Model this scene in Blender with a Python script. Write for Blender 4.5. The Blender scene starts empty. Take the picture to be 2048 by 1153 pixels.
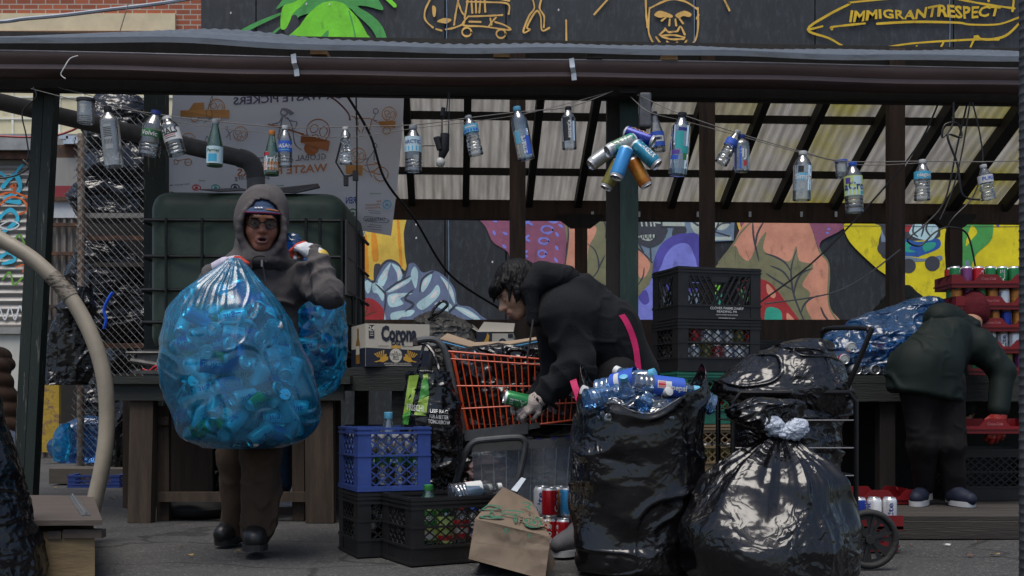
import bpy, math, random
import numpy as np
from mathutils import Vector, Matrix, Euler
random.seed(7)
SC = bpy.context.scene
COL = SC.collection
R = math.radians
# ------------------------------------------------------------ camera, light
F, CH, HY = 2276.0, 0.68, 805.0          # focal length in photo pixels, eye height, horizon row
cd = bpy.data.cameras.new("Camera"); cam = bpy.data.objects.new("Camera", cd); COL.objects.link(cam)
cam.location = (0, 0, CH); cam.rotation_euler = (R(90), 0, 0)
cd.sensor_width = 36.0; cd.lens = 36.0 * F / 2048.0; cd.shift_y = (HY - 576.5) / 2048.0
cd.clip_end = 500; cd.clip_start = .05
SC.camera = cam
cd.dof.use_dof = True; cd.dof.focus_distance = 5.0; cd.dof.aperture_fstop = 18.0
wd = bpy.data.worlds.new("World"); SC.world = wd; wd.use_nodes = True
nt = wd.node_tree; bg = nt.nodes["Background"]
sky = nt.nodes.new("ShaderNodeTexSky"); sky.sky_type = 'NISHITA'; sky.sun_disc = False
SUN_EL, SUN_AZ = R(70), R(203)           # azimuth: direction the light comes from, clockwise from +Y
sky.sun_elevation = SUN_EL; sky.sun_rotation = SUN_AZ; sky.dust_density = 3.0; sky.air_density = 1.0
nt.links.new(sky.outputs[0], bg.inputs[0]); bg.inputs[1].default_value = 0.062
sl = bpy.data.lights.new("sun", 'SUN'); so = bpy.data.objects.new("sun", sl); COL.objects.link(so)
sl.energy = 1.15; sl.angle = R(38); sl.color = (1.0, .96, .9)
sd = Vector((math.sin(SUN_AZ) * math.cos(SUN_EL), math.cos(SUN_AZ) * math.cos(SUN_EL), math.sin(SUN_EL)))
so.rotation_euler = sd.to_track_quat('Z', 'Y').to_euler()
SC.view_settings.view_transform = 'Standard'; SC.view_settings.look = 'None'
SC.view_settings.exposure = 1.08; SC.view_settings.gamma = 1.0
cy = SC.cycles
cy.use_denoising = True; cy.max_bounces = 7; cy.diffuse_bounces = 3; cy.glossy_bounces = 3
cy.transmission_bounces = 4; cy.transparent_max_bounces = 24; cy.caustics_reflective = False; cy.caustics_refractive = False
cy.sample_clamp_indirect = 4.0

# ------------------------------------------------------------ helpers
def W(px, py, D):
    """photo pixel + distance -> world point"""
    return Vector(((px - 1024.0) * D / F, D, CH + (HY - py) * D / F))
def Dg(py, z=0.0):
    return (CH - z) * F / (py - HY)
def h3(ix, iy, iz, seed):
    h = (ix.astype(np.int64) * 374761393 + iy.astype(np.int64) * 668265263 + iz.astype(np.int64) * 2147483647 + seed * 974634541) & 0xffffffff
    h = ((h ^ (h >> 13)) * 1274126177) & 0xffffffff
    h = ((h ^ (h >> 15)) * 2246822519) & 0xffffffff
    return ((h ^ (h >> 16)) & 0xffffff) / float(0xffffff)
def vn(p, seed=0):
    p = np.asarray(p, float); i = np.floor(p).astype(np.int64); f = p - i; u = f * f * f * (f * (f * 6 - 15) + 10)
    r = 0
    for dx in (0, 1):
        for dy in (0, 1):
            for dz in (0, 1):
                w = (u[..., 0] if dx else 1 - u[..., 0]) * (u[..., 1] if dy else 1 - u[..., 1]) * (u[..., 2] if dz else 1 - u[..., 2])
                r = r + w * h3(i[..., 0] + dx, i[..., 1] + dy, i[..., 2] + dz, seed)
    return r * 2 - 1
def fbm(p, o=3, seed=0):
    r = 0; a = 1.0
    for k in range(o):
        r = r + a * vn(np.asarray(p) * 2 ** k + 17.3 * k, seed + k); a *= .5
    return r
def ridge(p, o=3, seed=0):
    r = 0; a = 1.0
    for k in range(o):
        r = r + a * (1 - 2 * np.abs(vn(np.asarray(p) * 2 ** k + 9.1 * k, seed + k))); a *= .55
    return r
def worley(p, seed=0):
    p = np.asarray(p, float); i = np.floor(p).astype(np.int64)
    f1 = np.full(p.shape[:-1], 9.0); f2 = f1.copy()
    for dx in (-1, 0, 1):
        for dy in (-1, 0, 1):
            for dz in (-1, 0, 1):
                c = i + np.array([dx, dy, dz])
                q = np.stack([c[..., k] + h3(c[..., 0], c[..., 1], c[..., 2], seed + 31 * k) for k in range(3)], -1)
                d = np.linalg.norm(p - q, axis=-1)
                n2 = np.where(d < f1, f1, np.minimum(f2, d)); f1 = np.minimum(f1, d); f2 = n2
    return f1, f2

WM = {}
def tag(o, label=None, cat=None, group=None, kind=None):
    if label: o['label'] = label
    if cat: o['category'] = cat
    if group: o['group'] = group
    if kind: o['kind'] = kind
    return o
def thing(name, label, cat, loc=(0, 0, 0), rz=0.0, group=None, rot=None):
    o = bpy.data.objects.new(name, None); COL.objects.link(o); o.empty_display_size = .1
    o.location = loc; o.rotation_euler = rot if rot else (0, 0, rz)
    WM[o.name] = Matrix.Translation(Vector(loc)) @ Euler(rot if rot else (0, 0, rz)).to_matrix().to_4x4()
    return tag(o, label, cat, group)
def place(o, loc, rot=(0, 0, 0), scale=None):
    o.location = loc; o.rotation_euler = rot
    if scale: o.scale = scale if not isinstance(scale, (int, float)) else (scale,) * 3
    return o
def dup(o, parent=None):
    c = o.copy(); COL.objects.link(c)
    if parent is not None: c.parent = parent
    for ch in list(KIDS.get(o.name, [])):
        k = dup(ch, c); KIDS.setdefault(c.name, []).append(k)
    return c
KIDS = {}

class MB:
    def __init__(s): s.v = []; s.f = []; s.mi = []; s.n = 0
    def add(s, v, f, mat=0, mtx=None):
        v = np.asarray([tuple(x) for x in v] if not isinstance(v, np.ndarray) else v, float).reshape(-1, 3)
        if mtx is not None:
            m = np.array(mtx); v = v @ m[:3, :3].T + m[:3, 3]
        s.v.append(v); n = s.n
        s.f += [tuple(int(i) + n for i in q) for q in f]
        s.mi += ([mat] * len(f)) if isinstance(mat, int) else [int(x) for x in mat]
        s.n += len(v); return s
    def box(s, c, size, rot=None, mat=0):
        x, y, z = [a / 2 for a in size]
        v = np.array([(-x, -y, -z), (x, -y, -z), (x, y, -z), (-x, y, -z), (-x, -y, z), (x, -y, z), (x, y, z), (-x, y, z)])
        if rot is not None: v = v @ np.array(rot).T
        return s.add(v + np.array(c), [(0, 3, 2, 1), (4, 5, 6, 7), (0, 1, 5, 4), (1, 2, 6, 5), (2, 3, 7, 6), (3, 0, 4, 7)], mat)
    def hexa(s, v8, mat=0):
        return s.add(v8, [(0, 3, 2, 1), (4, 5, 6, 7), (0, 1, 5, 4), (1, 2, 6, 5), (2, 3, 7, 6), (3, 0, 4, 7)], mat)
    def beam(s, p0, p1, w, h, mat=0, up=(0, 0, 1)):
        p0 = Vector(p0); p1 = Vector(p1); d = (p1 - p0); L = d.length; d.normalize()
        up = Vector(up); sd_ = d.cross(up)
        if sd_.length < 1e-4: sd_ = d.cross(Vector((0, 1, 0)))
        sd_.normalize(); u = sd_.cross(d)
        rot = np.array([sd_, d, u]).T
        return s.box((p0 + p1) / 2, (w, L, h), rot, mat)
    def tube(s, pts, r, n=8, mat=0, caps=True, closed=False):
        P = np.array([tuple(p) for p in pts], float); m = len(P)
        rr = np.full(m, r) if np.isscalar(r) else np.asarray(r, float)
        T = np.gradient(P, axis=0) if not closed else (np.roll(P, -1, 0) - np.roll(P, 1, 0))
        T /= np.maximum(np.linalg.norm(T, axis=1, keepdims=True), 1e-9)
        a = np.array([0, 0, 1.]) if abs(T[0][2]) < .9 else np.array([1., 0, 0])
        N = np.cross(T[0], a); N /= np.linalg.norm(N); V = []
        for k in range(m):
            N = N - T[k] * np.dot(N, T[k]); N /= max(np.linalg.norm(N), 1e-9); B = np.cross(T[k], N)
            for j in range(n):
                t = 2 * math.pi * j / n
                V.append(P[k] + rr[k] * (math.cos(t) * N + math.sin(t) * B))
        f = []
        for k in range(m if closed else m - 1):
            k2 = (k + 1) % m
            for j in range(n):
                j2 = (j + 1) % n; f.append((k * n + j, k * n + j2, k2 * n + j2, k2 * n + j))
        if caps and not closed:
            f.append(tuple(range(n - 1, -1, -1))); f.append(tuple((m - 1) * n + j for j in range(n)))
        return s.add(np.array(V), f, mat)
    def lathe(s, prof, n=20, mtx=None, mat=0, capb=True, capt=True, mats=None):
        V = []; f = []; m = len(prof); mm = []
        for (r, z) in prof:
            for j in range(n):
                t = 2 * math.pi * j / n; V.append((r * math.cos(t), r * math.sin(t), z))
        for k in range(m - 1):
            for j in range(n):
                j2 = (j + 1) % n; f.append((k * n + j, k * n + j2, (k + 1) * n + j2, (k + 1) * n + j))
                mm.append(mats[k] if mats else mat)
        if capb: f.append(tuple(range(n - 1, -1, -1))); mm.append(mats[0] if mats else mat)
        if capt: f.append(tuple((m - 1) * n + j for j in range(n))); mm.append(mats[-1] if mats else mat)
        return s.add(np.array(V), f, mm, mtx)
    def grid(s, P, mat=0, cu=False, cv=False):
        P = np.asarray(P, float); a, b = P.shape[:2]; f = []
        for i in range(a if cu else a - 1):
            i2 = (i + 1) % a
            for j in range(b if cv else b - 1):
                j2 = (j + 1) % b; f.append((i * b + j, i * b + j2, i2 * b + j2, i2 * b + j))
        return s.add(P.reshape(-1, 3), f, mat)
    def poly(s, pts, mat=0, off=None):
        """flat polygon of 3-D points, optionally extruded by off"""
        P = [np.array(tuple(p), float) for p in pts]; n = len(P)
        if off is None: return s.add(np.array(P), [tuple(range(n))], mat)
        o = np.array(tuple(off), float)
        f = [tuple(range(n)), tuple(range(2 * n - 1, n - 1, -1))] + [(i, i + n, (i + 1) % n + n, (i + 1) % n) for i in range(n)]
        return s.add(np.array(P + [p + o for p in P]), f, mat)
    def ell(s, c, r, rot=None, n=16, m=10, mat=0):
        V = []
        for i in range(m + 1):
            ph = math.pi * i / m
            for j in range(n):
                t = 2 * math.pi * j / n
                V.append((r[0] * math.sin(ph) * math.cos(t), r[1] * math.sin(ph) * math.sin(t), -r[2] * math.cos(ph)))
        V = np.array(V)
        if rot is not None: V = V @ np.array(rot).T
        f = []
        for i in range(m):
            for j in range(n):
                j2 = (j + 1) % n; f.append((i * n + j, i * n + j2, (i + 1) * n + j2, (i + 1) * n + j))
        return s.add(V + np.array(tuple(c)), f, mat)
    def build(s, name, mats, parent=None, smooth=False, local=False, angle=35):
        v = np.concatenate(s.v) if s.v else np.zeros((0, 3))
        if not isinstance(mats, (list, tuple)): mats = [mats]
        loc = Vector((0, 0, 0))
        if not local:
            if parent is not None:
                m = np.array(WM[parent.name].inverted()); v = v @ m[:3, :3].T + m[:3, 3]
            else:
                lo, hi = v.min(0), v.max(0); loc = Vector(((lo[0] + hi[0]) / 2, (lo[1] + hi[1]) / 2, lo[2])); v = v - np.array(loc)
        me = bpy.data.meshes.new(name); me.from_pydata(v.tolist(), [], s.f)
        for m in mats: me.materials.append(m)
        if len(mats) > 1: me.polygons.foreach_set('material_index', s.mi)
        if smooth:
            me.polygons.foreach_set('use_smooth', [True] * len(s.f))
            if angle: me.set_sharp_from_angle(angle=R(angle))
        me.validate(); me.update()
        o = bpy.data.objects.new(name, me); COL.objects.link(o); o.location = loc
        if parent is not None:
            o.parent = parent; KIDS.setdefault(parent.name, []).append(o); WM[o.name] = WM.get(parent.name, Matrix())
        else: WM[o.name] = Matrix.Translation(loc)
        return o

TXT = {}
def text_geo(t, bold=0.0, shear=0.0):
    k = (t, bold, shear)
    if k in TXT: return TXT[k]
    c = bpy.data.curves.new('t', 'FONT'); c.body = t; c.align_x = 'CENTER'; c.align_y = 'CENTER'; c.offset = bold; c.shear = shear
    c.resolution_u = 2
    o = bpy.data.objects.new('t', c)
    me = bpy.data.meshes.new_from_object(o)
    v = np.array([tuple(x.co) for x in me.vertices]).reshape(-1, 3); f = [tuple(p.vertices) for p in me.polygons]
    bpy.data.objects.remove(o); bpy.data.meshes.remove(me); bpy.data.curves.remove(c)
    TXT[k] = (v, f); return v, f
def add_text(mb, t, h, fn, mat=0, bold=0.012, width=None, shear=0.0):
    """text of cap height h, mapped by fn(x,y)->3-D"""
    v, f = text_geo(t, bold, shear)
    if len(v) == 0: return
    s_ = h / .72; x = v[:, 0] * s_; y = v[:, 1] * s_
    if width:
        w0 = x.max() - x.min(); x = (x - (x.max() + x.min()) / 2) * width / max(w0, 1e-6)
    mb.add(np.array([tuple(fn(a, b)) for a, b in zip(x, y)]), f, mat)

# ------------------------------------------------------------ materials
MATS = {}
def nn(nt, t, **kw):
    n = nt.nodes.new(t)
    for k, v in kw.items(): setattr(n, k, v)
    return n
def M(name, col, rough=.6, metal=0.0, var=.18, vs=6.0, bump=0.0, bs=40.0, stretch=(1, 1, 1), col2=None, thr=(.5, .6), s2=8.0, st2=None, coat=0.0, spec=.5, crink=0.0, cs=9.0, sheen=0.0, rvar=0.0):
    if name in MATS: return MATS[name]
    m = bpy.data.materials.new(name); m.use_nodes = True; t = m.node_tree; b = t.nodes["Principled BSDF"]
    L = t.links.new
    tc = nn(t, "ShaderNodeTexCoord"); mp = nn(t, "ShaderNodeMapping"); mp.inputs['Scale'].default_value = stretch
    L(tc.outputs['Object'], mp.inputs[0])
    nz = nn(t, "ShaderNodeTexNoise"); nz.inputs['Scale'].default_value = vs; nz.inputs['Detail'].default_value = 6; nz.inputs['Roughness'].default_value = .65
    L(mp.outputs[0], nz.inputs['Vector'])
    cr = nn(t, "ShaderNodeValToRGB")
    a = [max(0, c * (1 - var)) for c in col]; z = [min(1, c * (1 + var)) for c in col]
    cr.color_ramp.elements[0].position = .3; cr.color_ramp.elements[1].position = .7
    cr.color_ramp.elements[0].color = (*a, 1); cr.color_ramp.elements[1].color = (*z, 1)
    L(nz.outputs['Fac'], cr.inputs[0]); out = cr.outputs[0]
    if col2 is not None:
        mp2 = nn(t, "ShaderNodeMapping"); mp2.inputs['Scale'].default_value = st2 or stretch; L(tc.outputs['Object'], mp2.inputs[0])
        n2 = nn(t, "ShaderNodeTexNoise"); n2.inputs['Scale'].default_value = s2; n2.inputs['Detail'].default_value = 8; n2.inputs['Roughness'].default_value = .7
        L(mp2.outputs[0], n2.inputs['Vector'])
        c2 = nn(t, "ShaderNodeValToRGB"); c2.color_ramp.elements[0].position = thr[0]; c2.color_ramp.elements[1].position = thr[1]
        L(n2.outputs['Fac'], c2.inputs[0])
        mx = nn(t, "ShaderNodeMix", data_type='RGBA'); L(c2.outputs[0], mx.inputs[0]); L(out, mx.inputs[6]); mx.inputs[7].default_value = (*col2, 1)
        out = mx.outputs[2]
    L(out, b.inputs['Base Color'])
    b.inputs['Roughness'].default_value = rough; b.inputs['Metallic'].default_value = metal
    b.inputs['Coat Weight'].default_value = coat; b.inputs['Coat Roughness'].default_value = .15
    b.inputs['Specular IOR Level'].default_value = spec; b.inputs['Sheen Weight'].default_value = sheen
    if rvar:
        mr = nn(t, "ShaderNodeMapRange"); mr.inputs[3].default_value = max(.03, rough - rvar); mr.inputs[4].default_value = min(1, rough + rvar)
        L(nz.outputs['Fac'], mr.inputs[0]); L(mr.outputs[0], b.inputs['Roughness'])
    nrm = None
    if bump:
        nb = nn(t, "ShaderNodeTexNoise"); nb.inputs['Scale'].default_value = bs; nb.inputs['Detail'].default_value = 5
        L(mp.outputs[0], nb.inputs['Vector'])
        bp = nn(t, "ShaderNodeBump"); bp.inputs['Strength'].default_value = bump; bp.inputs['Distance'].default_value = .01
        L(nb.outputs['Fac'], bp.inputs['Height']); nrm = bp.outputs[0]
    if crink:
        nd = nn(t, "ShaderNodeTexNoise"); nd.inputs['Scale'].default_value = cs * .6; nd.inputs['Detail'].default_value = 3
        L(mp.outputs[0], nd.inputs['Vector'])
        ad = nn(t, "ShaderNodeMix", data_type='RGBA', blend_type='LINEAR_LIGHT'); ad.inputs[0].default_value = .25
        L(mp.outputs[0], ad.inputs[6]); L(nd.outputs['Color'], ad.inputs[7])
        vo = nn(t, "ShaderNodeTexVoronoi", feature='DISTANCE_TO_EDGE'); vo.inputs['Scale'].default_value = cs; L(ad.outputs[2], vo.inputs['Vector'])
        v2 = nn(t, "ShaderNodeTexVoronoi", feature='F1'); v2.inputs['Scale'].default_value = cs * 2.7; L(ad.outputs[2], v2.inputs['Vector'])
        ma = nn(t, "ShaderNodeMath", operation='MULTIPLY_ADD'); L(v2.outputs['Distance'], ma.inputs[0]); ma.inputs[1].default_value = .35; L(vo.outputs['Distance'], ma.inputs[2])
        nk = nn(t, "ShaderNodeTexNoise"); nk.inputs['Scale'].default_value = 4.0; nk.inputs['Detail'].default_value = 2; L(mp.outputs[0], nk.inputs['Vector'])
        mk = nn(t, "ShaderNodeMapRange"); mk.inputs[1].default_value = .42; mk.inputs[2].default_value = .62; mk.inputs[3].default_value = .15; L(nk.outputs['Fac'], mk.inputs[0])
        mm = nn(t, "ShaderNodeMath", operation='MULTIPLY'); L(ma.outputs[0], mm.inputs[0]); L(mk.outputs[0], mm.inputs[1])
        bp = nn(t, "ShaderNodeBump"); bp.inputs['Strength'].default_value = crink; bp.inputs['Distance'].default_value = .03
        L(mm.outputs[0], bp.inputs['Height'])
        if nrm: L(nrm, bp.inputs['Normal'])
        nrm = bp.outputs[0]
    if nrm: L(nrm, b.inputs['Normal'])
    MATS[name] = m; return m
def MFILM(name, tint, diff, fac=.5, rough=.15, gl=.12, transl=.5, crink=.0, cs=8.0):
    """thin plastic film: see-through tint + diffuse/translucent body + gloss"""
    if name in MATS: return MATS[name]
    m = bpy.data.materials.new(name); m.use_nodes = True; t = m.node_tree; L = t.links.new
    for n in list(t.nodes): t.nodes.remove(n)
    o = nn(t, "ShaderNodeOutputMaterial"); tr = nn(t, "ShaderNodeBsdfTransparent"); tr.inputs[0].default_value = (*tint, 1)
    df = nn(t, "ShaderNodeBsdfDiffuse"); df.inputs[0].default_value = (*diff, 1); tl = nn(t, "ShaderNodeBsdfTranslucent"); tl.inputs[0].default_value = (*diff, 1)
    g = nn(t, "ShaderNodeBsdfGlossy"); g.inputs[0].default_value = (1, 1, 1, 1); g.inputs['Roughness'].default_value = rough
    m1 = nn(t, "ShaderNodeMixShader"); m1.inputs[0].default_value = transl; L(df.outputs[0], m1.inputs[1]); L(tl.outputs[0], m1.inputs[2])
    m2 = nn(t, "ShaderNodeMixShader"); L(tr.outputs[0], m2.inputs[1]); L(m1.outputs[0], m2.inputs[2])
    tc = nn(t, "ShaderNodeTexCoord"); nz = nn(t, "ShaderNodeTexNoise"); nz.inputs['Scale'].default_value = 5; nz.inputs['Detail'].default_value = 4
    L(tc.outputs['Object'], nz.inputs['Vector'])
    mr = nn(t, "ShaderNodeMapRange"); mr.inputs[1].default_value = .3; mr.inputs[2].default_value = .7; mr.inputs[3].default_value = fac * .8; mr.inputs[4].default_value = min(1, fac * 1.2)
    L(nz.outputs['Fac'], mr.inputs[0]); L(mr.outputs[0], m2.inputs[0])
    lw = nn(t, "ShaderNodeLayerWeight"); lw.inputs[0].default_value = .35
    ma = nn(t, "ShaderNodeMath", operation='MULTIPLY_ADD'); L(lw.outputs['Fresnel'], ma.inputs[0]); ma.inputs[1].default_value = .9; ma.inputs[2].default_value = gl
    ma.use_clamp = True
    m3 = nn(t, "ShaderNodeMixShader"); L(ma.outputs[0], m3.inputs[0]); L(m2.outputs[0], m3.inputs[1]); L(g.outputs[0], m3.inputs[2])
    if crink:
        vo = nn(t, "ShaderNodeTexVoronoi", feature='DISTANCE_TO_EDGE'); vo.inputs['Scale'].default_value = cs
        nd = nn(t, "ShaderNodeTexNoise"); nd.inputs['Scale'].default_value = cs * .5
        ad = nn(t, "ShaderNodeMix", data_type='RGBA', blend_type='LINEAR_LIGHT'); ad.inputs[0].default_value = .25
        L(tc.outputs['Object'], nd.inputs['Vector']); L(tc.outputs['Object'], ad.inputs[6]); L(nd.outputs['Color'], ad.inputs[7]); L(ad.outputs[2], vo.inputs['Vector'])
        bp = nn(t, "ShaderNodeBump"); bp.inputs['Strength'].default_value = crink; bp.inputs['Distance'].default_value = .03; L(vo.outputs['Distance'], bp.inputs['Height'])
        L(bp.outputs[0], g.inputs['Normal']); L(bp.outputs[0], df.inputs['Normal'])
    L(m3.outputs[0], o.inputs[0]); MATS[name] = m; return m

# ------------------------------------------------------------ signed-distance bodies
def rotm(x=0, y=0, z=0): return np.array(Euler((R(x), R(y), R(z))).to_matrix())
def cap(a, b, ra, rb=None, k=.02, flat=None): return ('c', np.array(tuple(a)), np.array(tuple(b)), ra, rb if rb is not None else ra, k, flat)
def elp(c, r, rot=None, k=.02): return ('e', np.array(tuple(c)), np.array(r, float), rot, k)
def sub(p): return ('s', p)
def sdf_mesh(prims, h=.006, pad=.03):
    lo = np.full(3, 1e9); hi = -lo
    def bb(p):
        if p[0] == 'c': r = max(p[3], p[4]); r *= (max(1, p[6][1]) if p[6] else 1); return np.minimum(p[1], p[2]) - r, np.maximum(p[1], p[2]) + r
        r = max(p[2]); return p[1] - r, p[1] + r
    for p in prims:
        if p[0] == 's': continue
        a, b = bb(p); lo = np.minimum(lo, a); hi = np.maximum(hi, b)
    lo -= pad; hi += pad; n = np.ceil((hi - lo) / h).astype(int) + 1
    Fd = np.full(n, 1.0, np.float32)
    for p in prims:
        s_ = p[0] == 's'; q = p[1] if s_ else p
        k = q[5] if q[0] == 'c' else q[4]
        a, b = bb(q); i0 = np.maximum(np.floor((a - k * 1.5 - .02 - lo) / h).astype(int), 0); i1 = np.minimum(np.ceil((b + k * 1.5 + .02 - lo) / h).astype(int) + 1, n)
        if (i1 <= i0).any(): continue
        ax = [lo[c] + h * np.arange(i0[c], i1[c]) for c in range(3)]
        P = np.stack(np.meshgrid(*ax, indexing='ij'), -1)
        if q[0] == 'c':
            A, B = q[1], q[2]
            if q[6]:
                nv = np.array(q[6][0], float); nv /= np.linalg.norm(nv); g = 1 - 1 / q[6][1]
                sq = lambda X: X - np.multiply.outer(X @ nv, nv) * g
                P = sq(P); A = sq(A); B = sq(B)
            ab = B - A; t = np.clip(((P - A) @ ab) / max(ab @ ab, 1e-9), 0, 1)
            d = np.linalg.norm(P - A - t[..., None] * ab, axis=-1) - (q[3] + (q[4] - q[3]) * t)
        else:
            X = P - q[1]
            if q[3] is not None: X = X @ q[3]
            k0 = np.linalg.norm(X / q[2], axis=-1); k1 = np.maximum(np.linalg.norm(X / q[2] ** 2, axis=-1), 1e-6); d = k0 * (k0 - 1) / k1
        sl_ = tuple(slice(i0[c], i1[c]) for c in range(3)); cur = Fd[sl_]; k = max(k, 1e-4)
        if s_:
            d = -d; hh = np.clip(.5 - .5 * (cur - d) / k, 0, 1) ; Fd[sl_] = cur * (1 - hh) + d * hh + k * hh * (1 - hh)
        else:
            hh = np.clip(.5 + .5 * (cur - d) / k, 0, 1); Fd[sl_] = cur * (1 - hh) + d * hh - k * hh * (1 - hh)
    return surfnet(Fd, lo, h)
def surfnet(Fd, lo, h):
    S = Fd < 0; nx, ny, nz = [s - 1 for s in Fd.shape]
    c = np.zeros((nx, ny, nz), np.int8)
    offs = [(i, j, k) for i in (0, 1) for j in (0, 1) for k in (0, 1)]
    for (i, j, k) in offs: c += S[i:i + nx, j:j + ny, k:k + nz]
    act = (c > 0) & (c < 8); idx = np.argwhere(act); ids = np.full(act.shape, -1, np.int64); ids[act] = np.arange(len(idx))
    val = {o: Fd[idx[:, 0] + o[0], idx[:, 1] + o[1], idx[:, 2] + o[2]] for o in offs}
    sm = np.zeros((len(idx), 3)); cnt = np.zeros(len(idx))
    for a in offs:
        for d in range(3):
            if a[d]: continue
            b = list(a); b[d] = 1; b = tuple(b); va, vb = val[a], val[b]; cr = (va < 0) != (vb < 0)
            t = np.where(cr, va / np.where(cr, va - vb, 1), 0); p = np.tile(np.array(a, float), (len(idx), 1)); p[:, d] = t
            sm += p * cr[:, None]; cnt += cr
    V = lo + h * (idx + sm / cnt[:, None]); Fc = []
    for d in range(3):
        u, w = (d + 1) % 3, (d + 2) % 3
        s0 = [slice(None)] * 3; s1 = [slice(None)] * 3; s0[d] = slice(0, -1); s1[d] = slice(1, None)
        A, B = S[tuple(s0)], S[tuple(s1)]; e = np.argwhere(A != B)
        ok = (e[:, u] > 0) & (e[:, w] > 0) & (e[:, u] < Fd.shape[u] - 1) & (e[:, w] < Fd.shape[w] - 1); e = e[ok]
        ins = A[e[:, 0], e[:, 1], e[:, 2]]
        def g(du, dw):
            q = e.copy(); q[:, u] += du; q[:, w] += dw; return ids[q[:, 0], q[:, 1], q[:, 2]]
        q = np.stack([g(-1, -1), g(0, -1), g(0, 0), g(-1, 0)], 1); q[~ins] = q[~ins][:, ::-1]; Fc.append(q)
    return V, np.concatenate(Fc)
def normals(V, Fc):
    a, b, c, d = [V[Fc[:, i]] for i in range(4)]; n = np.cross(c - a, d - b); N = np.zeros_like(V)
    for i in range(4): np.add.at(N, Fc[:, i], n)
    return N / np.maximum(np.linalg.norm(N, axis=1, keepdims=True), 1e-12)
def laplace(V, Fc, it=2, lam=.5):
    for _ in range(it):
        sm = np.zeros_like(V); ct = np.zeros(len(V))
        for i in range(4):
            j = (i + 1) % 4; np.add.at(sm, Fc[:, i], V[Fc[:, j]]); np.add.at(ct, Fc[:, i], 1)
            np.add.at(sm, Fc[:, j], V[Fc[:, i]]); np.add.at(ct, Fc[:, j], 1)
        V = V + lam * (sm / np.maximum(ct, 1)[:, None] - V)
    return V
def blob(name, prims, mats, parent=None, h=.006, folds=0.0, ff=9.0, dirn=(1, 1, 1), seed=0, it=2, matfn=None, extra=None, crease=0.0, cf=9.0):
    V, Fc = sdf_mesh(prims, h); V = laplace(V, Fc, it)
    if folds:
        N = normals(V, Fc); q = V * np.array(dirn)
        V = V + N * (folds * (ridge(q * ff, 2, seed) * .6 + fbm(q * ff * .45, 2, seed + 5) * .6))[:, None]
    if crease:
        N = normals(V, Fc); q = V * np.array(dirn) * cf + .3 * np.stack([vn(V * 6 + 9 * k, seed + k) for k in range(3)], -1)
        wv = np.clip(.35 + vn(V * 4.5, seed + 40), 0, 1)
        V = V + N * (crease * wv * (np.exp(-(vn(q, seed + 11) / .16) ** 2) + .6 * np.exp(-(vn(q[:, [1, 2, 0]] * 1.7, seed + 12) / .18) ** 2) - .35))[:, None]
    if extra: V = extra(V, normals(V, Fc))
    mi = matfn(V[Fc].mean(1)) if matfn else 0
    b = MB(); b.add(V, Fc.tolist(), mi if matfn else 0)
    return b.build(name, mats, parent, smooth=True, angle=None)

def rbox(c, size, r, n=6, rot=None):
    """rounded box -> verts, faces"""
    V = []; Fc = []; hs = np.array(size) / 2; t = np.linspace(-1, 1, 2 * n + 1)
    for ax in range(3):
        for sg in (-1, 1):
            b0 = len(V); u, w = (ax + 1) % 3, (ax + 2) % 3
            for a in t:
                for b_ in t:
                    p = np.zeros(3); p[ax] = sg; p[u] = a; p[w] = b_; q = np.sign(p) * np.abs(p) ** .6 * hs; inn = hs - r
                    k = np.clip(q, -inn, inn); d = q - k; L_ = np.linalg.norm(d); V.append(k + (d / L_ * r if L_ > 1e-9 else 0))
            m = 2 * n + 1
            for i in range(2 * n):
                for j in range(2 * n):
                    f = (b0 + i * m + j, b0 + (i + 1) * m + j, b0 + (i + 1) * m + j + 1, b0 + i * m + j + 1); Fc.append(f if sg > 0 else f[::-1])
    V = np.array(V)
    if rot is not None: V = V @ np.array(rot).T
    return V + np.array(tuple(c)), Fc
def plane_D(p0, p1, p2):
    """distance at which the ray through a photo pixel meets the plane of three points"""
    n = (Vector(p1) - Vector(p0)).cross(Vector(p2) - Vector(p0)); c = n.dot(Vector(p0) - Vector((0, 0, CH)))
    return lambda x, y: c / n.dot(Vector(((x - 1024) / F, 1, (HY - y) / F)))
# ------------------------------------------------------------ setting
asphalt = bpy.data.materials.new('asphalt'); asphalt.use_nodes = True; t = asphalt.node_tree; L = t.links.new; gb = t.nodes['Principled BSDF']; gb.inputs['Roughness'].default_value = .82
tc = nn(t, 'ShaderNodeTexCoord'); prev = None
for (sc_, lo_, hi_, ca, cb_) in ((.55, .35, .65, (.032, .031, .031), (.064, .063, .062)), (3.2, .56, .7, None, (.024, .023, .023)), (9.0, .6, .68, None, (.1, .097, .092)), (75.0, .56, .66, None, (.15, .148, .143)), (160.0, .6, .68, None, (.012, .012, .012))):
    n_ = nn(t, 'ShaderNodeTexNoise'); n_.inputs['Scale'].default_value = sc_; n_.inputs['Detail'].default_value = 5; n_.inputs['Roughness'].default_value = .65; L(tc.outputs['Object'], n_.inputs['Vector'])
    r_ = nn(t, 'ShaderNodeMapRange'); r_.inputs[1].default_value = lo_; r_.inputs[2].default_value = hi_; r_.inputs[4].default_value = 1 if ca or sc_ > 50 else .6; L(n_.outputs['Fac'], r_.inputs[0])
    m_ = nn(t, 'ShaderNodeMix', data_type='RGBA'); L(r_.outputs[0], m_.inputs[0]); m_.inputs[7].default_value = (*cb_, 1)
    if ca: m_.inputs[6].default_value = (*ca, 1)
    else: L(prev, m_.inputs[6])
    prev = m_.outputs[2]
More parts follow.
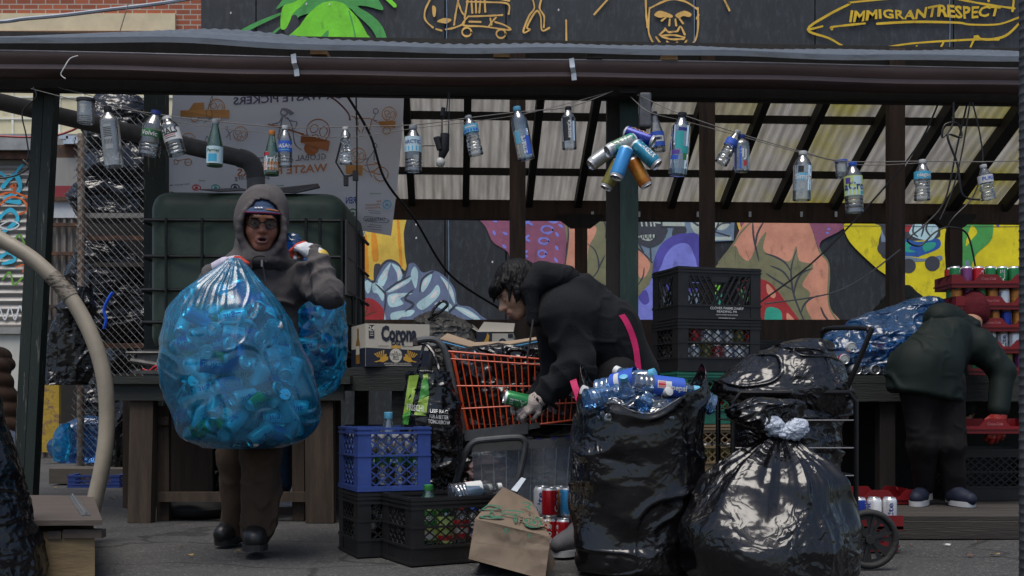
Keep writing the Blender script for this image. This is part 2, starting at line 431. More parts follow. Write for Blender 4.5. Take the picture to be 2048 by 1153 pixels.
vd = nn(t, 'ShaderNodeTexNoise'); vd.inputs['Scale'].default_value = 1.5; vd.inputs['Detail'].default_value = 6; L(tc.outputs['Object'], vd.inputs['Vector']); va = nn(t, 'ShaderNodeMix', data_type='RGBA', blend_type='LINEAR_LIGHT'); va.inputs[0].default_value = .3; L(tc.outputs['Object'], va.inputs[6]); L(vd.outputs['Color'], va.inputs[7])
vc = nn(t, 'ShaderNodeTexVoronoi', feature='DISTANCE_TO_EDGE'); vc.inputs['Scale'].default_value = .8; L(va.outputs[2], vc.inputs['Vector']); rc_ = nn(t, 'ShaderNodeMapRange'); rc_.inputs[1].default_value = .004; rc_.inputs[2].default_value = .014; rc_.inputs[3].default_value = .75; rc_.inputs[4].default_value = 0; L(vc.outputs['Distance'], rc_.inputs[0])
m_ = nn(t, 'ShaderNodeMix', data_type='RGBA'); L(rc_.outputs[0], m_.inputs[0]); L(prev, m_.inputs[6]); m_.inputs[7].default_value = (.01, .01, .01, 1); L(m_.outputs[2], gb.inputs['Base Color'])
nb_ = nn(t, 'ShaderNodeTexNoise'); nb_.inputs['Scale'].default_value = 85; nb_.inputs['Detail'].default_value = 4; L(tc.outputs['Object'], nb_.inputs['Vector']); bp_ = nn(t, 'ShaderNodeBump'); bp_.inputs['Strength'].default_value = .8; bp_.inputs['Distance'].default_value = .012; L(nb_.outputs['Fac'], bp_.inputs['Height']); L(bp_.outputs[0], gb.inputs['Normal'])
b = MB(); xs = np.concatenate([np.linspace(-60, -6, 8), np.linspace(-5.5, 6, 60), np.linspace(7, 60, 8)]); ys = np.concatenate([np.linspace(-25, 3, 8), np.linspace(3.3, 12, 50), np.linspace(13, 60, 8)])
X, Y = np.meshgrid(xs, ys, indexing='ij'); P = np.stack([X, Y, np.zeros_like(X)], -1); P[..., 2] = .006 * fbm(P * .9, 3, 3) - .004
b.grid(P); ground = tag(b.build('ground', asphalt, smooth=True), kind='structure')

def Zc(pts, ox, oy, sc): return [(ox + x / sc, oy + y / sc) for x, y in pts]
def crv(pts, n=5, closed=True):
    P = [np.array(p, float) for p in pts]; m = len(P); out = []
    for i in range(m if closed else m - 1):
        if closed: p0, p1, p2, p3 = P[i - 1], P[i], P[(i + 1) % m], P[(i + 2) % m]
        else: p0, p1, p2, p3 = P[max(i - 1, 0)], P[i], P[i + 1], P[min(i + 2, m - 1)]
        for k in range(n):
            t = k / n
            out.append(.5 * (2 * p1 + (p2 - p0) * t + (2 * p0 - 5 * p1 + 4 * p2 - p3) * t * t + (3 * p1 - p0 - 3 * p2 + p3) * t ** 3))
    if not closed: out.append(P[-1])
    return out
class Paint:
    """flat paint on the plane that faces the yard at distance D"""
    def __init__(s, D, gap=.0004): s.b = MB(); s.D = D; s.l = 1; s.ms = []; s.g = gap
    def pt(s, x, y, lay):
        d = s.D(x, y) if callable(s.D) else s.D
        return W(x, y, d) + Vector((0, -.002 - s.g * lay, 0))
    def mi(s, m):
        if m not in s.ms: s.ms.append(m)
        return s.ms.index(m)
    def fill(s, pts, m, smooth=True, lay=None):
        lay = lay or s.l; s.l += .25
        q = crv(pts, 4) if smooth else pts
        s.b.poly([s.pt(x, y, lay) for x, y in q][::-1], s.mi(m)); return s
    def stroke(s, pts, w, m, smooth=True, taper=False):
        s.l += .25; q = np.array(crv(pts, 5, False) if smooth and len(pts) > 2 else pts, float)
        T = np.gradient(q, axis=0); T /= np.maximum(np.linalg.norm(T, axis=1, keepdims=True), 1e-9); N = np.stack([-T[:, 1], T[:, 0]], 1)
        k = np.linspace(0, 1, len(q)); ww = w / 2 * (np.sin(k * math.pi) ** .5 * .9 + .1 if taper else 1 + .18 * np.sin(k * 17 + w)); ww = np.broadcast_to(ww, len(q))[:, None]
        a = q + N * ww; c = q - N * ww; e0 = q[0] - T[0] * w * .4; e1 = q[-1] + T[-1] * w * .4
        ring = [e0] + list(a) + [e1] + list(c[::-1])
        v = [s.pt(x, y, s.l) for x, y in ring]; n = len(q)
        f = [(0, 1, 2 * n + 1)] + [(1 + i, 2 + i, 2 * n - i, 2 * n + 1 - i) for i in range(n - 1)] + [(n, n + 1, n + 2)]
        s.b.add(v, f, s.mi(m)); return s
    def ringm(s, x, y, rx, ry, w, m): return s.stroke([(x + rx * math.cos(t), y + ry * math.sin(t)) for t in np.linspace(0, 6.5, 14)], w, m)
DW = 11.5
def PM(n, c):
    c = tuple(min(.85, x * 1.25) for x in c); return M('paint_' + n, c, .7, var=.22, vs=4, col2=tuple(x * .5 + .01 for x in c), thr=(.56, .72), s2=7, st2=(1.4, 1, .6), bump=.15, bs=45)
yel, ora, yl2 = PM('yellow', (.72, .46, .07)), PM('orange', (.66, .26, .02)), PM('lemon', (.66, .56, .012))
blk, gry, lbl, wht = PM('black', (.012, .013, .016)), PM('slate', (.13, .17, .28)), PM('ice', (.42, .62, .8)), PM('white', (.7, .74, .78))
mau, vio, pur, skn, olv = PM('mauve', (.26, .085, .15)), PM('violet', (.2, .22, .75)), PM('purple', (.08, .07, .36)), PM('skin', (.6, .27, .18)), PM('olive', (.19, .19, .105))
grn, lim, grb, red, brn, dgy = PM('green', (.06, .3, .07)), PM('lime', (.17, .6, .03)), PM('greyblue', (.16, .23, .32)), PM('red', (.34, .025, .03)), PM('brown', (.11, .035, .018)), PM('darkgrey', (.045, .05, .065))
och, gld, bone, blu, tea = PM('ochre', (.6, .36, .1)), PM('gold', (.55, .36, .02)), PM('bone', (.42, .48, .43)), PM('blue', (.02, .1, .36)), PM('teal', (.03, .35, .25))
wallm = M('black_board', (.02, .025, .031), .6, var=.5, vs=2.2, stretch=(1, 1, .35), col2=(.075, .085, .1), thr=(.5, .82), s2=9, st2=(2.2, 1, .8), bump=.1, bs=30)
mw = thing('mural_wall', 'tall black painted board wall with a colourful mural behind the shelter', 'wall', W(1300, 805 + CH * F / DW, DW))
x0, x1 = W(401, 0, DW).x, W(2500, 0, DW).x
b = MB(); seams = [401, 512, 617, 890, 1012, 1390, 1630, 1907, 2200, 2500]
for i in range(len(seams) - 1):
    xa, xb = W(seams[i], 0, DW).x, W(seams[i + 1], 0, DW).x
    b.box(((xa + xb) / 2, DW + .1, 2.8), (xb - xa - .012, .2, 5.6))
b.box(((x0 + x1) / 2, DW + .15, 2.8), (x1 - x0, .12, 5.58))
b.build('board', wallm, mw)
p = Paint(DW)
A = lambda l: Zc(l, 680, 420, 3.392)
p.fill(A([(60, 0), (425, 0), (432, 160), (440, 300), (452, 385), (440, 415), (390, 362), (340, 340), (290, 365), (245, 440), (220, 480), (130, 415), (60, 430)]), yel)
p.fill(A([(128, 420), (140, 300), (175, 160), (192, 300), (190, 450)]), ora).fill(A([(212, 170), (245, 170), (262, 330), (222, 340)]), ora).fill(A([(385, 60), (400, 60), (425, 370), (405, 360)]), ora)
p.fill(A([(60, 100), (165, 140), (140, 260), (130, 405), (60, 360)]), lbl).stroke(A([(165, 150), (140, 260), (128, 400)]), 3, gry)
p.fill(A([(230, 480), (232, 380), (260, 365), (275, 380), (255, 450)]), dgy)
p.fill(A([(60, 400), (130, 412), (220, 490), (250, 440), (290, 368), (340, 340), (400, 372), (428, 440), (462, 375), (505, 362), (560, 425), (640, 412), (720, 460), (780, 540), (800, 640), (880, 658), (950, 715), (985, 790), (260, 800), (290, 690), (160, 590), (60, 580)]), gry)
for q in ([(100, 420), (160, 450), (150, 480), (100, 470)], [(165, 490), (215, 480), (200, 560), (180, 560)], [(220, 500), (270, 505), (300, 560), (290, 620), (255, 570), (225, 560)],
          [(255, 490), (300, 410), (345, 360), (325, 430), (318, 470), (290, 520)], [(350, 365), (410, 395), (422, 450), (395, 500), (385, 430)], [(315, 545), (400, 490), (480, 455), (470, 490), (390, 540), (330, 560)],
          [(480, 440), (505, 385), (530, 430), (520, 520), (505, 525)], [(550, 520), (575, 450), (625, 440), (600, 510), (560, 560)], [(520, 640), (610, 570), (660, 510), (680, 560), (640, 620), (560, 680)],
          [(330, 580), (440, 565), (490, 570), (410, 600), (430, 640), (340, 660)], [(680, 450), (740, 500), (770, 560), (780, 640), (755, 600), (720, 520)], [(350, 700), (500, 680), (480, 720), (420, 730), (360, 760)],
          [(275, 760), (300, 700), (310, 740), (300, 770)], [(775, 660), (850, 670), (930, 720), (960, 765), (900, 740), (860, 720)], [(640, 640), (700, 620), (760, 650), (740, 690), (680, 670)]):
    p.fill(A(q), lbl)
for q in ([(280, 480), (320, 400), (315, 440)], [(395, 400), (415, 430), (395, 470)], [(560, 520), (590, 460), (585, 505)], [(610, 600), (655, 545), (650, 590)], [(345, 590), (430, 575), (380, 600), (360, 640)], [(700, 480), (750, 540), (765, 600)], [(340, 545), (440, 490), (400, 530)], [(370, 740), (470, 700), (420, 725)], [(800, 670), (880, 700), (930, 740)]):
    p.fill(A(q), wht)
for q in ([(130, 415), (220, 490), (250, 440), (290, 368), (340, 342), (400, 372), (428, 440)], [(300, 560), (380, 500), (480, 450)], [(300, 690), (310, 600), (300, 560), (240, 500)], [(462, 375), (440, 440), (430, 470)], [(640, 412), (560, 470), (540, 560)], [(800, 640), (750, 680), (700, 740)], [(500, 540), (440, 600), (500, 640), (440, 690)]):
    p.stroke(A(q), 4, dgy, taper=True)
p.fill(A([(60, 700), (190, 598), (298, 680), (262, 790), (60, 800)]), red).fill(A([(60, 470), (130, 480), (172, 570), (150, 650), (60, 690)]), brn)
for q in ([(190, 610), (180, 690), (120, 740)], [(250, 690), (170, 720), (130, 760)]): p.stroke(A(q), 3, brn, taper=True)
p.fill(A([(890, 0), (1560, 0), (1545, 150), (1530, 300), (1535, 420), (1200, 420), (1140, 290), (1040, 222), (990, 120), (950, 75)]), mau)
for (x, y, rx, ry) in ((1448, 68, 34, 17), (1405, 135, 38, 24), (1382, 212, 32, 20), (1370, 298, 26, 22)): p.ringm(680 + x / 3.392, 420 + y / 3.392, rx / 3.392, ry / 3.392, 4.2, vio)
for (x, y, a) in ((1472, 168, 1), (1470, 260, 1), (1465, 342, 1), (1497, 110, .6), (1365, 376, .2), (1050, 75, .4), (1046, 158, 1.2), (1120, 162, .5), (1115, 250, .8)):
    dx, dy = 20 * math.cos(a), 20 * math.sin(a); p.fill(A([(x - dx, y - dy), (x + dy * .5, y - dx * .5), (x + dx, y + dy), (x - dy * .5, y + dx * .5)]), vio)
for (x, y) in ((1275, 85), (1255, 195), (1242, 302)): p.stroke(A([(x - 32, y - 16), (x + 30, y + 18)]), 5, vio).stroke(A([(x - 26, y + 18), (x + 26, y - 20)]), 5, vio)
B = lambda l: Zc(l, 1120, 400, 4.434)
p.fill(B([(62, 120), (420, 120), (420, 1000), (0, 1000), (0, 620), (40, 600), (62, 400)]), olv)
p.fill(B([(70, 260), (110, 200), (300, 230), (315, 300), (255, 420), (240, 560), (200, 720), (60, 720), (50, 600), (75, 420)]), skn)
for q in ([(60, 170), (75, 300), (60, 450), (40, 600)], [(240, 390), (310, 450), (342, 560), (330, 640), (240, 740)], [(400, 490), (360, 570), (330, 640)], [(360, 600), (400, 600)], [(300, 700), (400, 745)], [(380, 170), (408, 250), (400, 350)], [(230, 610), (250, 690), (330, 790), (400, 850)]): p.stroke(B(q), 3.2, dgy, taper=True)
p.fill(B([(660, 120), (1260, 120), (1260, 1100), (660, 1100)]), grb, False)
p.fill(B([(690, 170), (960, 160), (940, 280), (880, 380), (780, 420), (690, 370)]), dgy)
p.fill(B([(900, 185), (1105, 180), (1105, 240), (900, 235)]), bone, False).fill(B([(770, 180), (860, 178), (890, 215), (800, 195)]), bone).fill(B([(700, 320), (845, 310), (800, 365), (720, 350)]), bone)
p.fill(B([(1160, 180), (1225, 178), (1225, 310), (1170, 260)]), bone).stroke(B([(1165, 190), (1225, 230)]), 4, dgy).fill(B([(1010, 250), (1110, 245), (1110, 300), (1000, 330)]), dgy)
for x in (720, 760, 800, 830): p.ringm(1120 + x / 4.434, 400 + 322 / 4.434, 3, 6, 2, dgy); p.stroke(B([(x, 190), (x + 8, 235)]), 3, bone)
for q in ([(690, 380), (800, 420), (900, 370), (950, 270)], [(800, 420), (805, 540)], [(700, 390), (740, 470)], [(900, 240), (1110, 245)], [(900, 180), (900, 240)]): p.stroke(B(q), 3.2, dgy)
p.fill(B([(790, 760), (822, 590), (850, 480), (905, 390), (1000, 322), (1110, 300), (1240, 345), (1240, 800)]), pur)
p.fill(B([(880, 700), (905, 570), (935, 490), (1000, 415), (1085, 385), (1145, 405), (1182, 480), (1210, 570), (1210, 760)]), vio)
p.fill(B([(660, 830), (790, 720), (860, 700), (860, 1100), (660, 1060)]), vio).fill(B([(690, 850), (760, 800), (790, 900), (740, 930)]), pur)
p.fill(B([(660, 410), (740, 480), (820, 562), (800, 730), (740, 800), (660, 850)]), olv).fill(B([(690, 450), (795, 560), (770, 660), (720, 700), (690, 640)]), skn)
p.stroke(B([(660, 410), (740, 478), (818, 560)]), 3, dgy).stroke(B([(745, 600), (735, 680), (690, 760)]), 3, dgy, taper=True)
G = lambda l: Zc(l, 1400, 420, 4.1175)
p.fill(G([(60, 60), (285, 60), (275, 255), (60, 265)]), grb, False).fill(G([(100, 225), (258, 222), (258, 250), (100, 252)]), bone, False).fill(G([(110, 110), (210, 105), (240, 130), (180, 170), (120, 150)]), bone)
for q in ([(100, 190), (170, 120), (250, 110)], [(110, 180), (240, 220)], [(150, 110), (120, 190)]): p.stroke(G(q), 3, dgy)
p.fill(G([(290, 50), (330, 60), (352, 150), (325, 182)]), yel).fill(G([(330, 60), (460, 60), (400, 130), (345, 165)]), mau)
p.fill(G([(430, 60), (905, 60), (940, 200), (985, 340), (1042, 420), (1060, 510), (1050, 700), (1072, 820), (1150, 940), (840, 960), (700, 760), (550, 600), (350, 600), (100, 560), (150, 440), (260, 300)]), skn)
p.fill(G([(150, 440), (215, 350), (290, 300), (330, 380), (400, 420), (450, 330), (500, 230), (545, 190), (520, 330), (640, 400), (740, 420), (790, 300), (815, 420), (930, 455), (870, 560), (842, 625), (905, 690), (870, 800), (930, 940), (830, 950), (700, 750), (550, 600), (300, 620), (100, 560)]), olv)
for q in ([(795, 320), (752, 460), (750, 570), (770, 700), (830, 860), (870, 940)], [(530, 360), (620, 390), (700, 440), (752, 520)], [(575, 462), (680, 510), (752, 610)], [(540, 525), (640, 590), (765, 665)], [(930, 485), (840, 520), (790, 600), (770, 700)], [(975, 705), (900, 738), (850, 790), (830, 850)],
          [(432, 100), (440, 230), (485, 430)], [(525, 95), (470, 200), (450, 340)], [(292, 300), (290, 440)], [(375, 340), (425, 460)], [(340, 380), (360, 450)], [(990, 800), (1020, 870), (1070, 930)], [(200, 395), (205, 450)]): p.stroke(G(q), 4, dgy, taper=True)
p.stroke(G([(908, 70), (938, 200), (985, 345), (1050, 430), (1060, 550), (1052, 700), (1070, 820), (1145, 935)]), 3.5, olv).stroke(G([(430, 90), (340, 180), (260, 300), (150, 440)]), 3, olv)
p.fill(G([(545, 585), (700, 755), (830, 950), (700, 950), (540, 940), (300, 900), (330, 600)]), red).fill(G([(550, 610), (620, 690), (600, 730), (550, 680)]), skn).fill(G([(715, 850), (790, 930), (720, 935)]), skn)
p.fill(G([(300, 700), (420, 640), (470, 800), (440, 950), (280, 950)]), grn).fill(G([(100, 640), (185, 640), (180, 790), (80, 800)]), lim).fill(G([(120, 700), (185, 700), (175, 800), (100, 800)]), tea).fill(G([(545, 810), (660, 830), (660, 950), (540, 950)]), tea).fill(G([(360, 560), (450, 540), (465, 640), (400, 690), (350, 640)]), red)
p.fill(G([(912, 50), (1260, 50), (1165, 165), (1000, 255), (975, 325), (935, 200)]), mau)
for (x, y) in ((1050, 100), (1140, 97), (1055, 160), (1045, 192)): p.fill(G([(x - 14, y), (x, y - 9), (x + 16, y + 2), (x, y + 9)]), vio)
H = lambda l: Zc(l, 1700, 400, 3.842)
p.fill(H([(-60, 130), (40, 40), (1600, 40), (1600, 800), (760, 800), (570, 752), (420, 660), (275, 580), (175, 505), (-2, 330), (-55, 200)]), yl2)
p.stroke(H([(-55, 195), (-40, 150), (30, 110)]), 6, dgy, taper=True)
p.fill(H([(160, 160), (285, 200), (285, 430), (240, 440), (215, 330), (235, 230)]), dgy).fill(H([(240, 210), (285, 210), (285, 360), (240, 340)]), grb).fill(H([(185, 195), (235, 215), (190, 280)]), yl2)
p.fill(H([(270, 120), (700, 120), (690, 230), (660, 300), (390, 320), (270, 300)]), dgy).fill(H([(395, 140), (690, 140), (690, 175), (395, 178)]), red).fill(H([(410, 205), (470, 200), (470, 245), (410, 245)]), red)
p.fill(H([(330, 290), (520, 325), (670, 300), (682, 372), (540, 432), (500, 440), (330, 410)]), blu).fill(H([(400, 330), (470, 340), (450, 380), (500, 400), (420, 400)]), tea).fill(H([(560, 340), (650, 330), (640, 370), (570, 400)]), tea)
p.fill(H([(462, 225), (500, 170), (560, 150), (640, 165), (672, 240), (620, 312), (520, 300), (455, 265)]), lbl)
for q in ([(490, 180), (480, 250), (520, 290)], [(540, 170), (560, 220), (540, 290)], [(600, 170), (580, 230), (620, 290)], [(640, 190), (620, 250)]): p.stroke(H(q), 4, dgy, taper=True)
p.fill(H([(380, 432), (560, 455), (690, 430), (692, 470), (560, 475), (400, 480)]), grb).fill(H([(330, 400), (400, 420), (420, 500), (390, 480)]), grb)
for (x, y, r_) in ((445, 510, 56), (628, 492, 58), (255, 375, 50)): p.fill(H([(x + r_ * math.cos(t), y + r_ * math.sin(t)) for t in np.linspace(0, 5.7, 10)]), dgy)
p.fill(H([(855, 240), (930, 185), (985, 90), (1075, 60), (1088, 290), (965, 420), (920, 540), (900, 640), (850, 640)]), grn).fill(H([(932, 200), (972, 250), (935, 300), (885, 358), (900, 270)]), yl2)
p.fill(H([(1075, 60), (1170, 60), (1150, 150), (1135, 210), (1100, 165)]), pur).fill(H([(1120, 80), (1150, 90), (1135, 190)]), vio).fill(H([(1235, 90), (1400, 60), (1400, 110), (1275, 188)]), brn).stroke(H([(-60, 203), (300, 205), (900, 210), (1400, 207)]), 1.0, dgy).fill(H([(885, 470), (915, 480), (905, 540), (880, 540)]), grb)
Dz = lambda l: Zc(l, 400, 0, 4.655)
p.stroke(Dz([(780, 125), (560, 220), (420, 290), (260, 370)]), 9, grn, taper=True).stroke(Dz([(770, 250), (690, 315), (655, 390)]), 5, grn, taper=True)
p.fill(Dz([(712, 95), (765, 15), (850, -120), (1600, -120), (1660, 0), (1705, 75), (1690, 102), (1560, 68), (1470, 68), (1600, 150), (1705, 265), (1755, 440), (1690, 440), (1600, 280), (1460, 145), (1380, 80), (1200, 100), (930, 160), (910, 260), (840, 300), (830, 60)]), grn)
p.fill(Dz([(900, 150), (925, 250), (850, 390), (780, 270), (840, 170)]), wallm)
p.fill(Dz([(800, 450), (930, 250), (1020, 130), (1130, 42), (1220, 20), (1330, 35), (1400, 100), (1480, 190), (1560, 330), (1620, 460)]), lim).fill(Dz([(1040, -60), (880, 28), (785, 60), (757, 150), (755, 270), (800, 277), (842, 200), (872, 130), (970, 40)]), lim)
p.fill(Dz([(1200, 290), (1170, 420), (1050, 420), (1130, 350)]), grn).stroke(Dz([(1390, 110), (1430, 260), (1460, 420)]), 3, grn).stroke(Dz([(1690, -60), (1820, 65)]), 8, lim)
C = lambda l: Zc(l, 780, 0, 2.883)
for q in ([(250, -30), (205, 60), (205, 120), (250, 165)], [(265, 172), (300, 182)], [(320, 175), (370, 165), (425, 140), (432, 100)], [(400, -20), (380, 80), (370, 150)], [(395, 20), (412, 70), (435, 100)], [(452, -20), (440, 60), (430, 110)], [(470, 10), (475, 82)], [(495, -5), (497, 80)], [(522, 10), (515, 80)], [(545, -10), (550, 76)], [(440, 15), (570, 18), (680, 28), (684, 88)], [(450, 100), (560, 97), (650, 92)],
          [(450, 102), (422, 150), (540, 158), (690, 178), (660, 150), (605, 132)], [(612, 105), (590, 130), (568, 160)], [(560, -15), (690, 10)], [(815, -20), (832, 50), (800, 100), (768, 190), (808, 175), (790, 160), (842, 70), (868, 100), (876, 180), (920, 165)], [(880, -20), (862, 50), (888, 100), (886, 165)], [(1015, 120), (1017, 290)], [(1265, -10), (1175, 90)], [(455, 130), (525, 132)], [(578, 110), (586, 150)]): p.stroke(C(q), 3.4, och)
for (x, y) in ((443, 190), (640, 200)): p.ringm(780 + x / 2.883, y / 2.883, 9.2, 8.5, 3.4, och)
p.fill(C([(272, 128), (310, 110), (355, 118), (330, 140), (300, 138)]), och).fill(C([(245, 40), (265, 50), (262, 100), (248, 95)]), och)
E = lambda l: Zc(l, 1180, 0, 2.882)
for q in ([(320, -20), (322, 80), (330, 165)], [(345, 52), (450, 5), (540, 12), (620, 60)], [(342, 50), (335, 170), (350, 230), (385, 282)], [(620, 50), (620, 170), (602, 240), (560, 282)], [(458, 115), (455, 155)], [(490, 115), (495, 155)], [(508, 105), (535, 142)], [(437, 105), (410, 126)], [(430, 168), (450, 190), (480, 188), (502, 184), (520, 158), (545, 207)], [(398, 207), (430, 178)], [(405, 212), (480, 208), (545, 222)], [(412, 218), (470, 232), (540, 230)], [(440, 243), (466, 262), (502, 250)], [(378, 218), (416, 272)], [(555, 238), (538, 266)], [(300, 282), (345, 255), (370, 290)], [(600, 262), (640, 275), (665, 290)], [(765, -10), (802, 68)], [(625, 90), (612, 115)]): p.stroke(E(q), 3.6, och)
p.fill(E([(368, 92), (402, 68), (470, 92), (468, 108), (430, 104), (400, 108)]), och).fill(E([(490, 92), (540, 68), (582, 86), (570, 104), (535, 98), (510, 112)]), och)
Y = lambda l: Zc(l, 1580, 0, 2.62)
for q in ([(560, -5), (320, 18), (305, 28), (200, 82), (90, 160), (200, 205), (350, 268), (640, 232), (960, 212), (1060, 210), (1140, 182), (1212, 95), (1090, 132), (940, 134), (870, 124), (640, 120), (450, 130)], [(390, 128), (222, 146), (218, 160)], [(168, 143), (90, 162)], [(850, -5), (1000, 25), (1172, 50)], [(1170, -20), (1160, 66)], [(1030, -10), (1036, 14)], [(660, 245), (635, 300)], [(800, 225), (762, 300)], [(985, 200), (965, 200), (925, 290)], [(960, 195), (1010, 212), (1090, 212)]): p.stroke(Y(q), 4.2, gld)
p.l += 1
add_text(p.b, "IMMIGRANTRESPECT", .106, lambda x, y: W(1580 + 702 / 2.62, 79 / 2.62, DW) + Vector((x + .05 * y + .008 * math.sin(y * 40 + x * 9), -.002 - .0004 * p.l, y * (1 + .18 * math.sin(x * 5)) + .02 * math.sin(x * 3.1 + .4) + .012 * math.sin(x * 11))), p.mi(gld), bold=.03, width=785 / 2.62 * DW / F)
for x, y0_, y1_ in ((897, 420, 640), (893, -5, 85), (1897, 0, 105), (1387, 0, 100)): p.stroke([(x, y0_), (x + 1, (y0_ + y1_) / 2), (x, y1_)], 1.3, grb)
for (x, y) in ((833, 450), (833, 477), (985, 525), (614, 10), (660, 11), (1117, 22), (463, 28)): p.ringm(x, y, 1, 1.3, 1.6, wht)
p.b.build('painting', p.ms, mw)

# --- brick storefront at the back left
DB = 16.5
bm_ = bpy.data.materials.new('brick'); bm_.use_nodes = True; t = bm_.node_tree; bs_ = t.nodes['Principled BSDF']
bt = nn(t, 'ShaderNodeTexBrick'); bt.inputs['Color1'].default_value = (.42, .12, .055, 1); bt.inputs['Color2'].default_value = (.28, .08, .042, 1); bt.inputs['Mortar'].default_value = (.42, .38, .33, 1)
bt.inputs['Scale'].default_value = 1.0; bt.inputs['Mortar Size'].default_value = .008; bt.inputs['Brick Width'].default_value = .21; bt.inputs['Row Height'].default_value = .075
tc = nn(t, 'ShaderNodeTexCoord'); mp = nn(t, 'ShaderNodeMapping'); mp.inputs['Rotation'].default_value = (R(90), 0, 0); t.links.new(tc.outputs['Object'], mp.inputs[0]); t.links.new(mp.outputs[0], bt.inputs['Vector']); t.links.new(bt.outputs[0], bs_.inputs['Base Color']); bs_.inputs['Roughness'].default_value = .85
sf = thing('brick_building', 'red brick building with beige band and graffitied roll shutter behind the yard', 'building', W(120, HY + CH * F / DB, DB))
def bxp(b, x0, y0, x1, y1, D, dep, mat=0):
    a = W(x0, y1, D); c = W(x1, y0, D); b.box(((a.x + c.x) / 2, D + dep / 2, (a.z + c.z) / 2), (c.x - a.x, dep, c.z - a.z), None, mat)
b = MB(); bxp(b, -420, -300, 620, 75, DB, .5); b.build('brick_wall', bm_, sf)
beige = M('beige_stone', (.7, .6, .4), .8, var=.12, vs=4); pale = M('pale_panel', (.75, .68, .45), .55, var=.12, vs=3, col2=(.4, .38, .33), thr=(.55, .7), s2=3)
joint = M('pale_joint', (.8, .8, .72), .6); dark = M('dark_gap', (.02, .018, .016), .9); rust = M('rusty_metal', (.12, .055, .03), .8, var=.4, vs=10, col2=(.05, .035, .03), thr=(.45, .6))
b = MB(); bxp(b, -420, 27, 350, 68, DB - .06, .06); b.build('stone_band', beige, sf)
b = MB(); bxp(b, -420, 62, 318, 70, DB - .12, .06); b.build('lintel', M('brown_lintel', (.16, .07, .03), .7), sf)
b = MB(); bxp(b, -420, 75.5, 620, 268, DB + .1, .3); b.build('wall_panel', pale, sf)
b = MB()
for x in range(-400, 600, 47): bxp(b, x, 75.5, x + 4, 268, DB + .085, .015)
for y in (103, 193, 236): bxp(b, -420, y, 620, y + 3, DB + .08, .012)
b.build('panel_joint', joint, sf)
b = MB(); bxp(b, -420, 268, 620, 300, DB - .1, .4); b.build('ledge', M('grey_ledge', (.3, .31, .31), .6, var=.2), sf)
b = MB(); bxp(b, -420, 300, 620, 318, DB - .02, .3); b.build('shutter_box', rust, sf)
zt, zb = W(0, 318, DB).z, W(0, 655, DB).z; xa, xb = W(-420, 0, DB).x, W(158, 0, DB).x
zz = np.linspace(zb, zt, 181); yy = DB + .1 + .018 * np.sin(zz * 2 * math.pi / .115)
b = MB(); b.grid(np.stack([np.stack([np.full_like(zz, x), yy, zz], -1) for x in (xa, xb)]))
b.build('roll_shutter', M('shutter_metal', (.34, .33, .31), .5, metal=.3, var=.2, vs=3, stretch=(1, 1, 5), col2=(.22, .12, .07), thr=(.58, .72), s2=2, st2=(.5, 1, 3)), sf, smooth=True)
gp = Paint(DB + .08); cyn, org, gr2, wh2 = PM('spray_cyan', (.04, .42, .6)), PM('spray_orange', (.6, .13, .03)), PM('spray_green', (.12, .3, .04)), PM('spray_white', (.6, .62, .64))
for q, w, m in (([(0, 345), (20, 355), (45, 330)], 5, cyn), ([(5, 375), (30, 350), (40, 380), (10, 400), (40, 405)], 9, cyn), ([(-5, 415), (20, 395), (45, 400), (55, 420), (35, 430)], 4, org), ([(-5, 440), (20, 420), (35, 440), (0, 470)], 8, cyn), ([(0, 390), (25, 385), (55, 395)], 4, org),
               ([(-5, 455), (20, 442), (38, 450), (20, 460), (-5, 452)], 3, wh2), ([(0, 470), (12, 475), (8, 462)], 4, cyn), ([(30, 480), (40, 470), (50, 490)], 4, gr2), ([(0, 515), (20, 505), (30, 520), (5, 528)], 7, cyn), ([(32, 535), (48, 530), (46, 545)], 3, org), ([(5, 560), (20, 545), (28, 570), (45, 555)], 4, gr2), ([(0, 615), (10, 640), (20, 615), (30, 640), (40, 612), (48, 640)], 3, wh2), ([(22, 375), (30, 370), (28, 388)], 6, org), ([(-10, 430), (10, 500), (30, 510)], 3, cyn)): gp.stroke(q, w, m)
gp.b.build('graffiti', gp.ms, sf)
b = MB(); bxp(b, -420, 655, 158, 668, DB - .06, .3); b.build('sill', M('grey_sill', (.28, .28, .27), .6), sf)
b = MB(); bxp(b, -420, 668, 158, 915, DB, .3); b.build('base_wall', M('cream_base', (.6, .6, .54), .7, var=.15, vs=2), sf)
# --- corrugated hoarding between shutter and cage
hd = thing('metal_hoarding', 'patched hoarding of rusty metal sheets between shutter and wire cage', 'fence', W(150, HY + CH * F / 14, 14))
DH = 14.0
for (n, x0_, y0_, x1_, y1_, m) in (('rust_strip', 100, 290, 160, 316, rust), ('grey_sheet', 100, 316, 170, 372, M('zinc_sheet', (.3, .29, .27), .6, var=.2, vs=3, stretch=(1, 1, .3))), ('red_strip', 100, 372, 170, 394, M('dull_red', (.26, .03, .04), .7)), ('rail', 100, 394, 170, 402, rust), ('white_sheet', 100, 404, 158, 436, M('white_sheet', (.6, .62, .64), .6, var=.15)), ('rail', 100, 446, 170, 453, rust), ('rail', 92, 504, 160, 511, rust), ('rail', 90, 610, 160, 617, rust)):
    b = MB(); bxp(b, x0_ - 20, y0_, x1_ + 130, y1_, DH - (.05 if n == 'rail' else 0), .04); b.build(n, m, hd)
xx = np.linspace(W(60, 0, DH).x, W(420, 0, DH).x, 160); zt, zb = W(0, 436, DH).z, 0
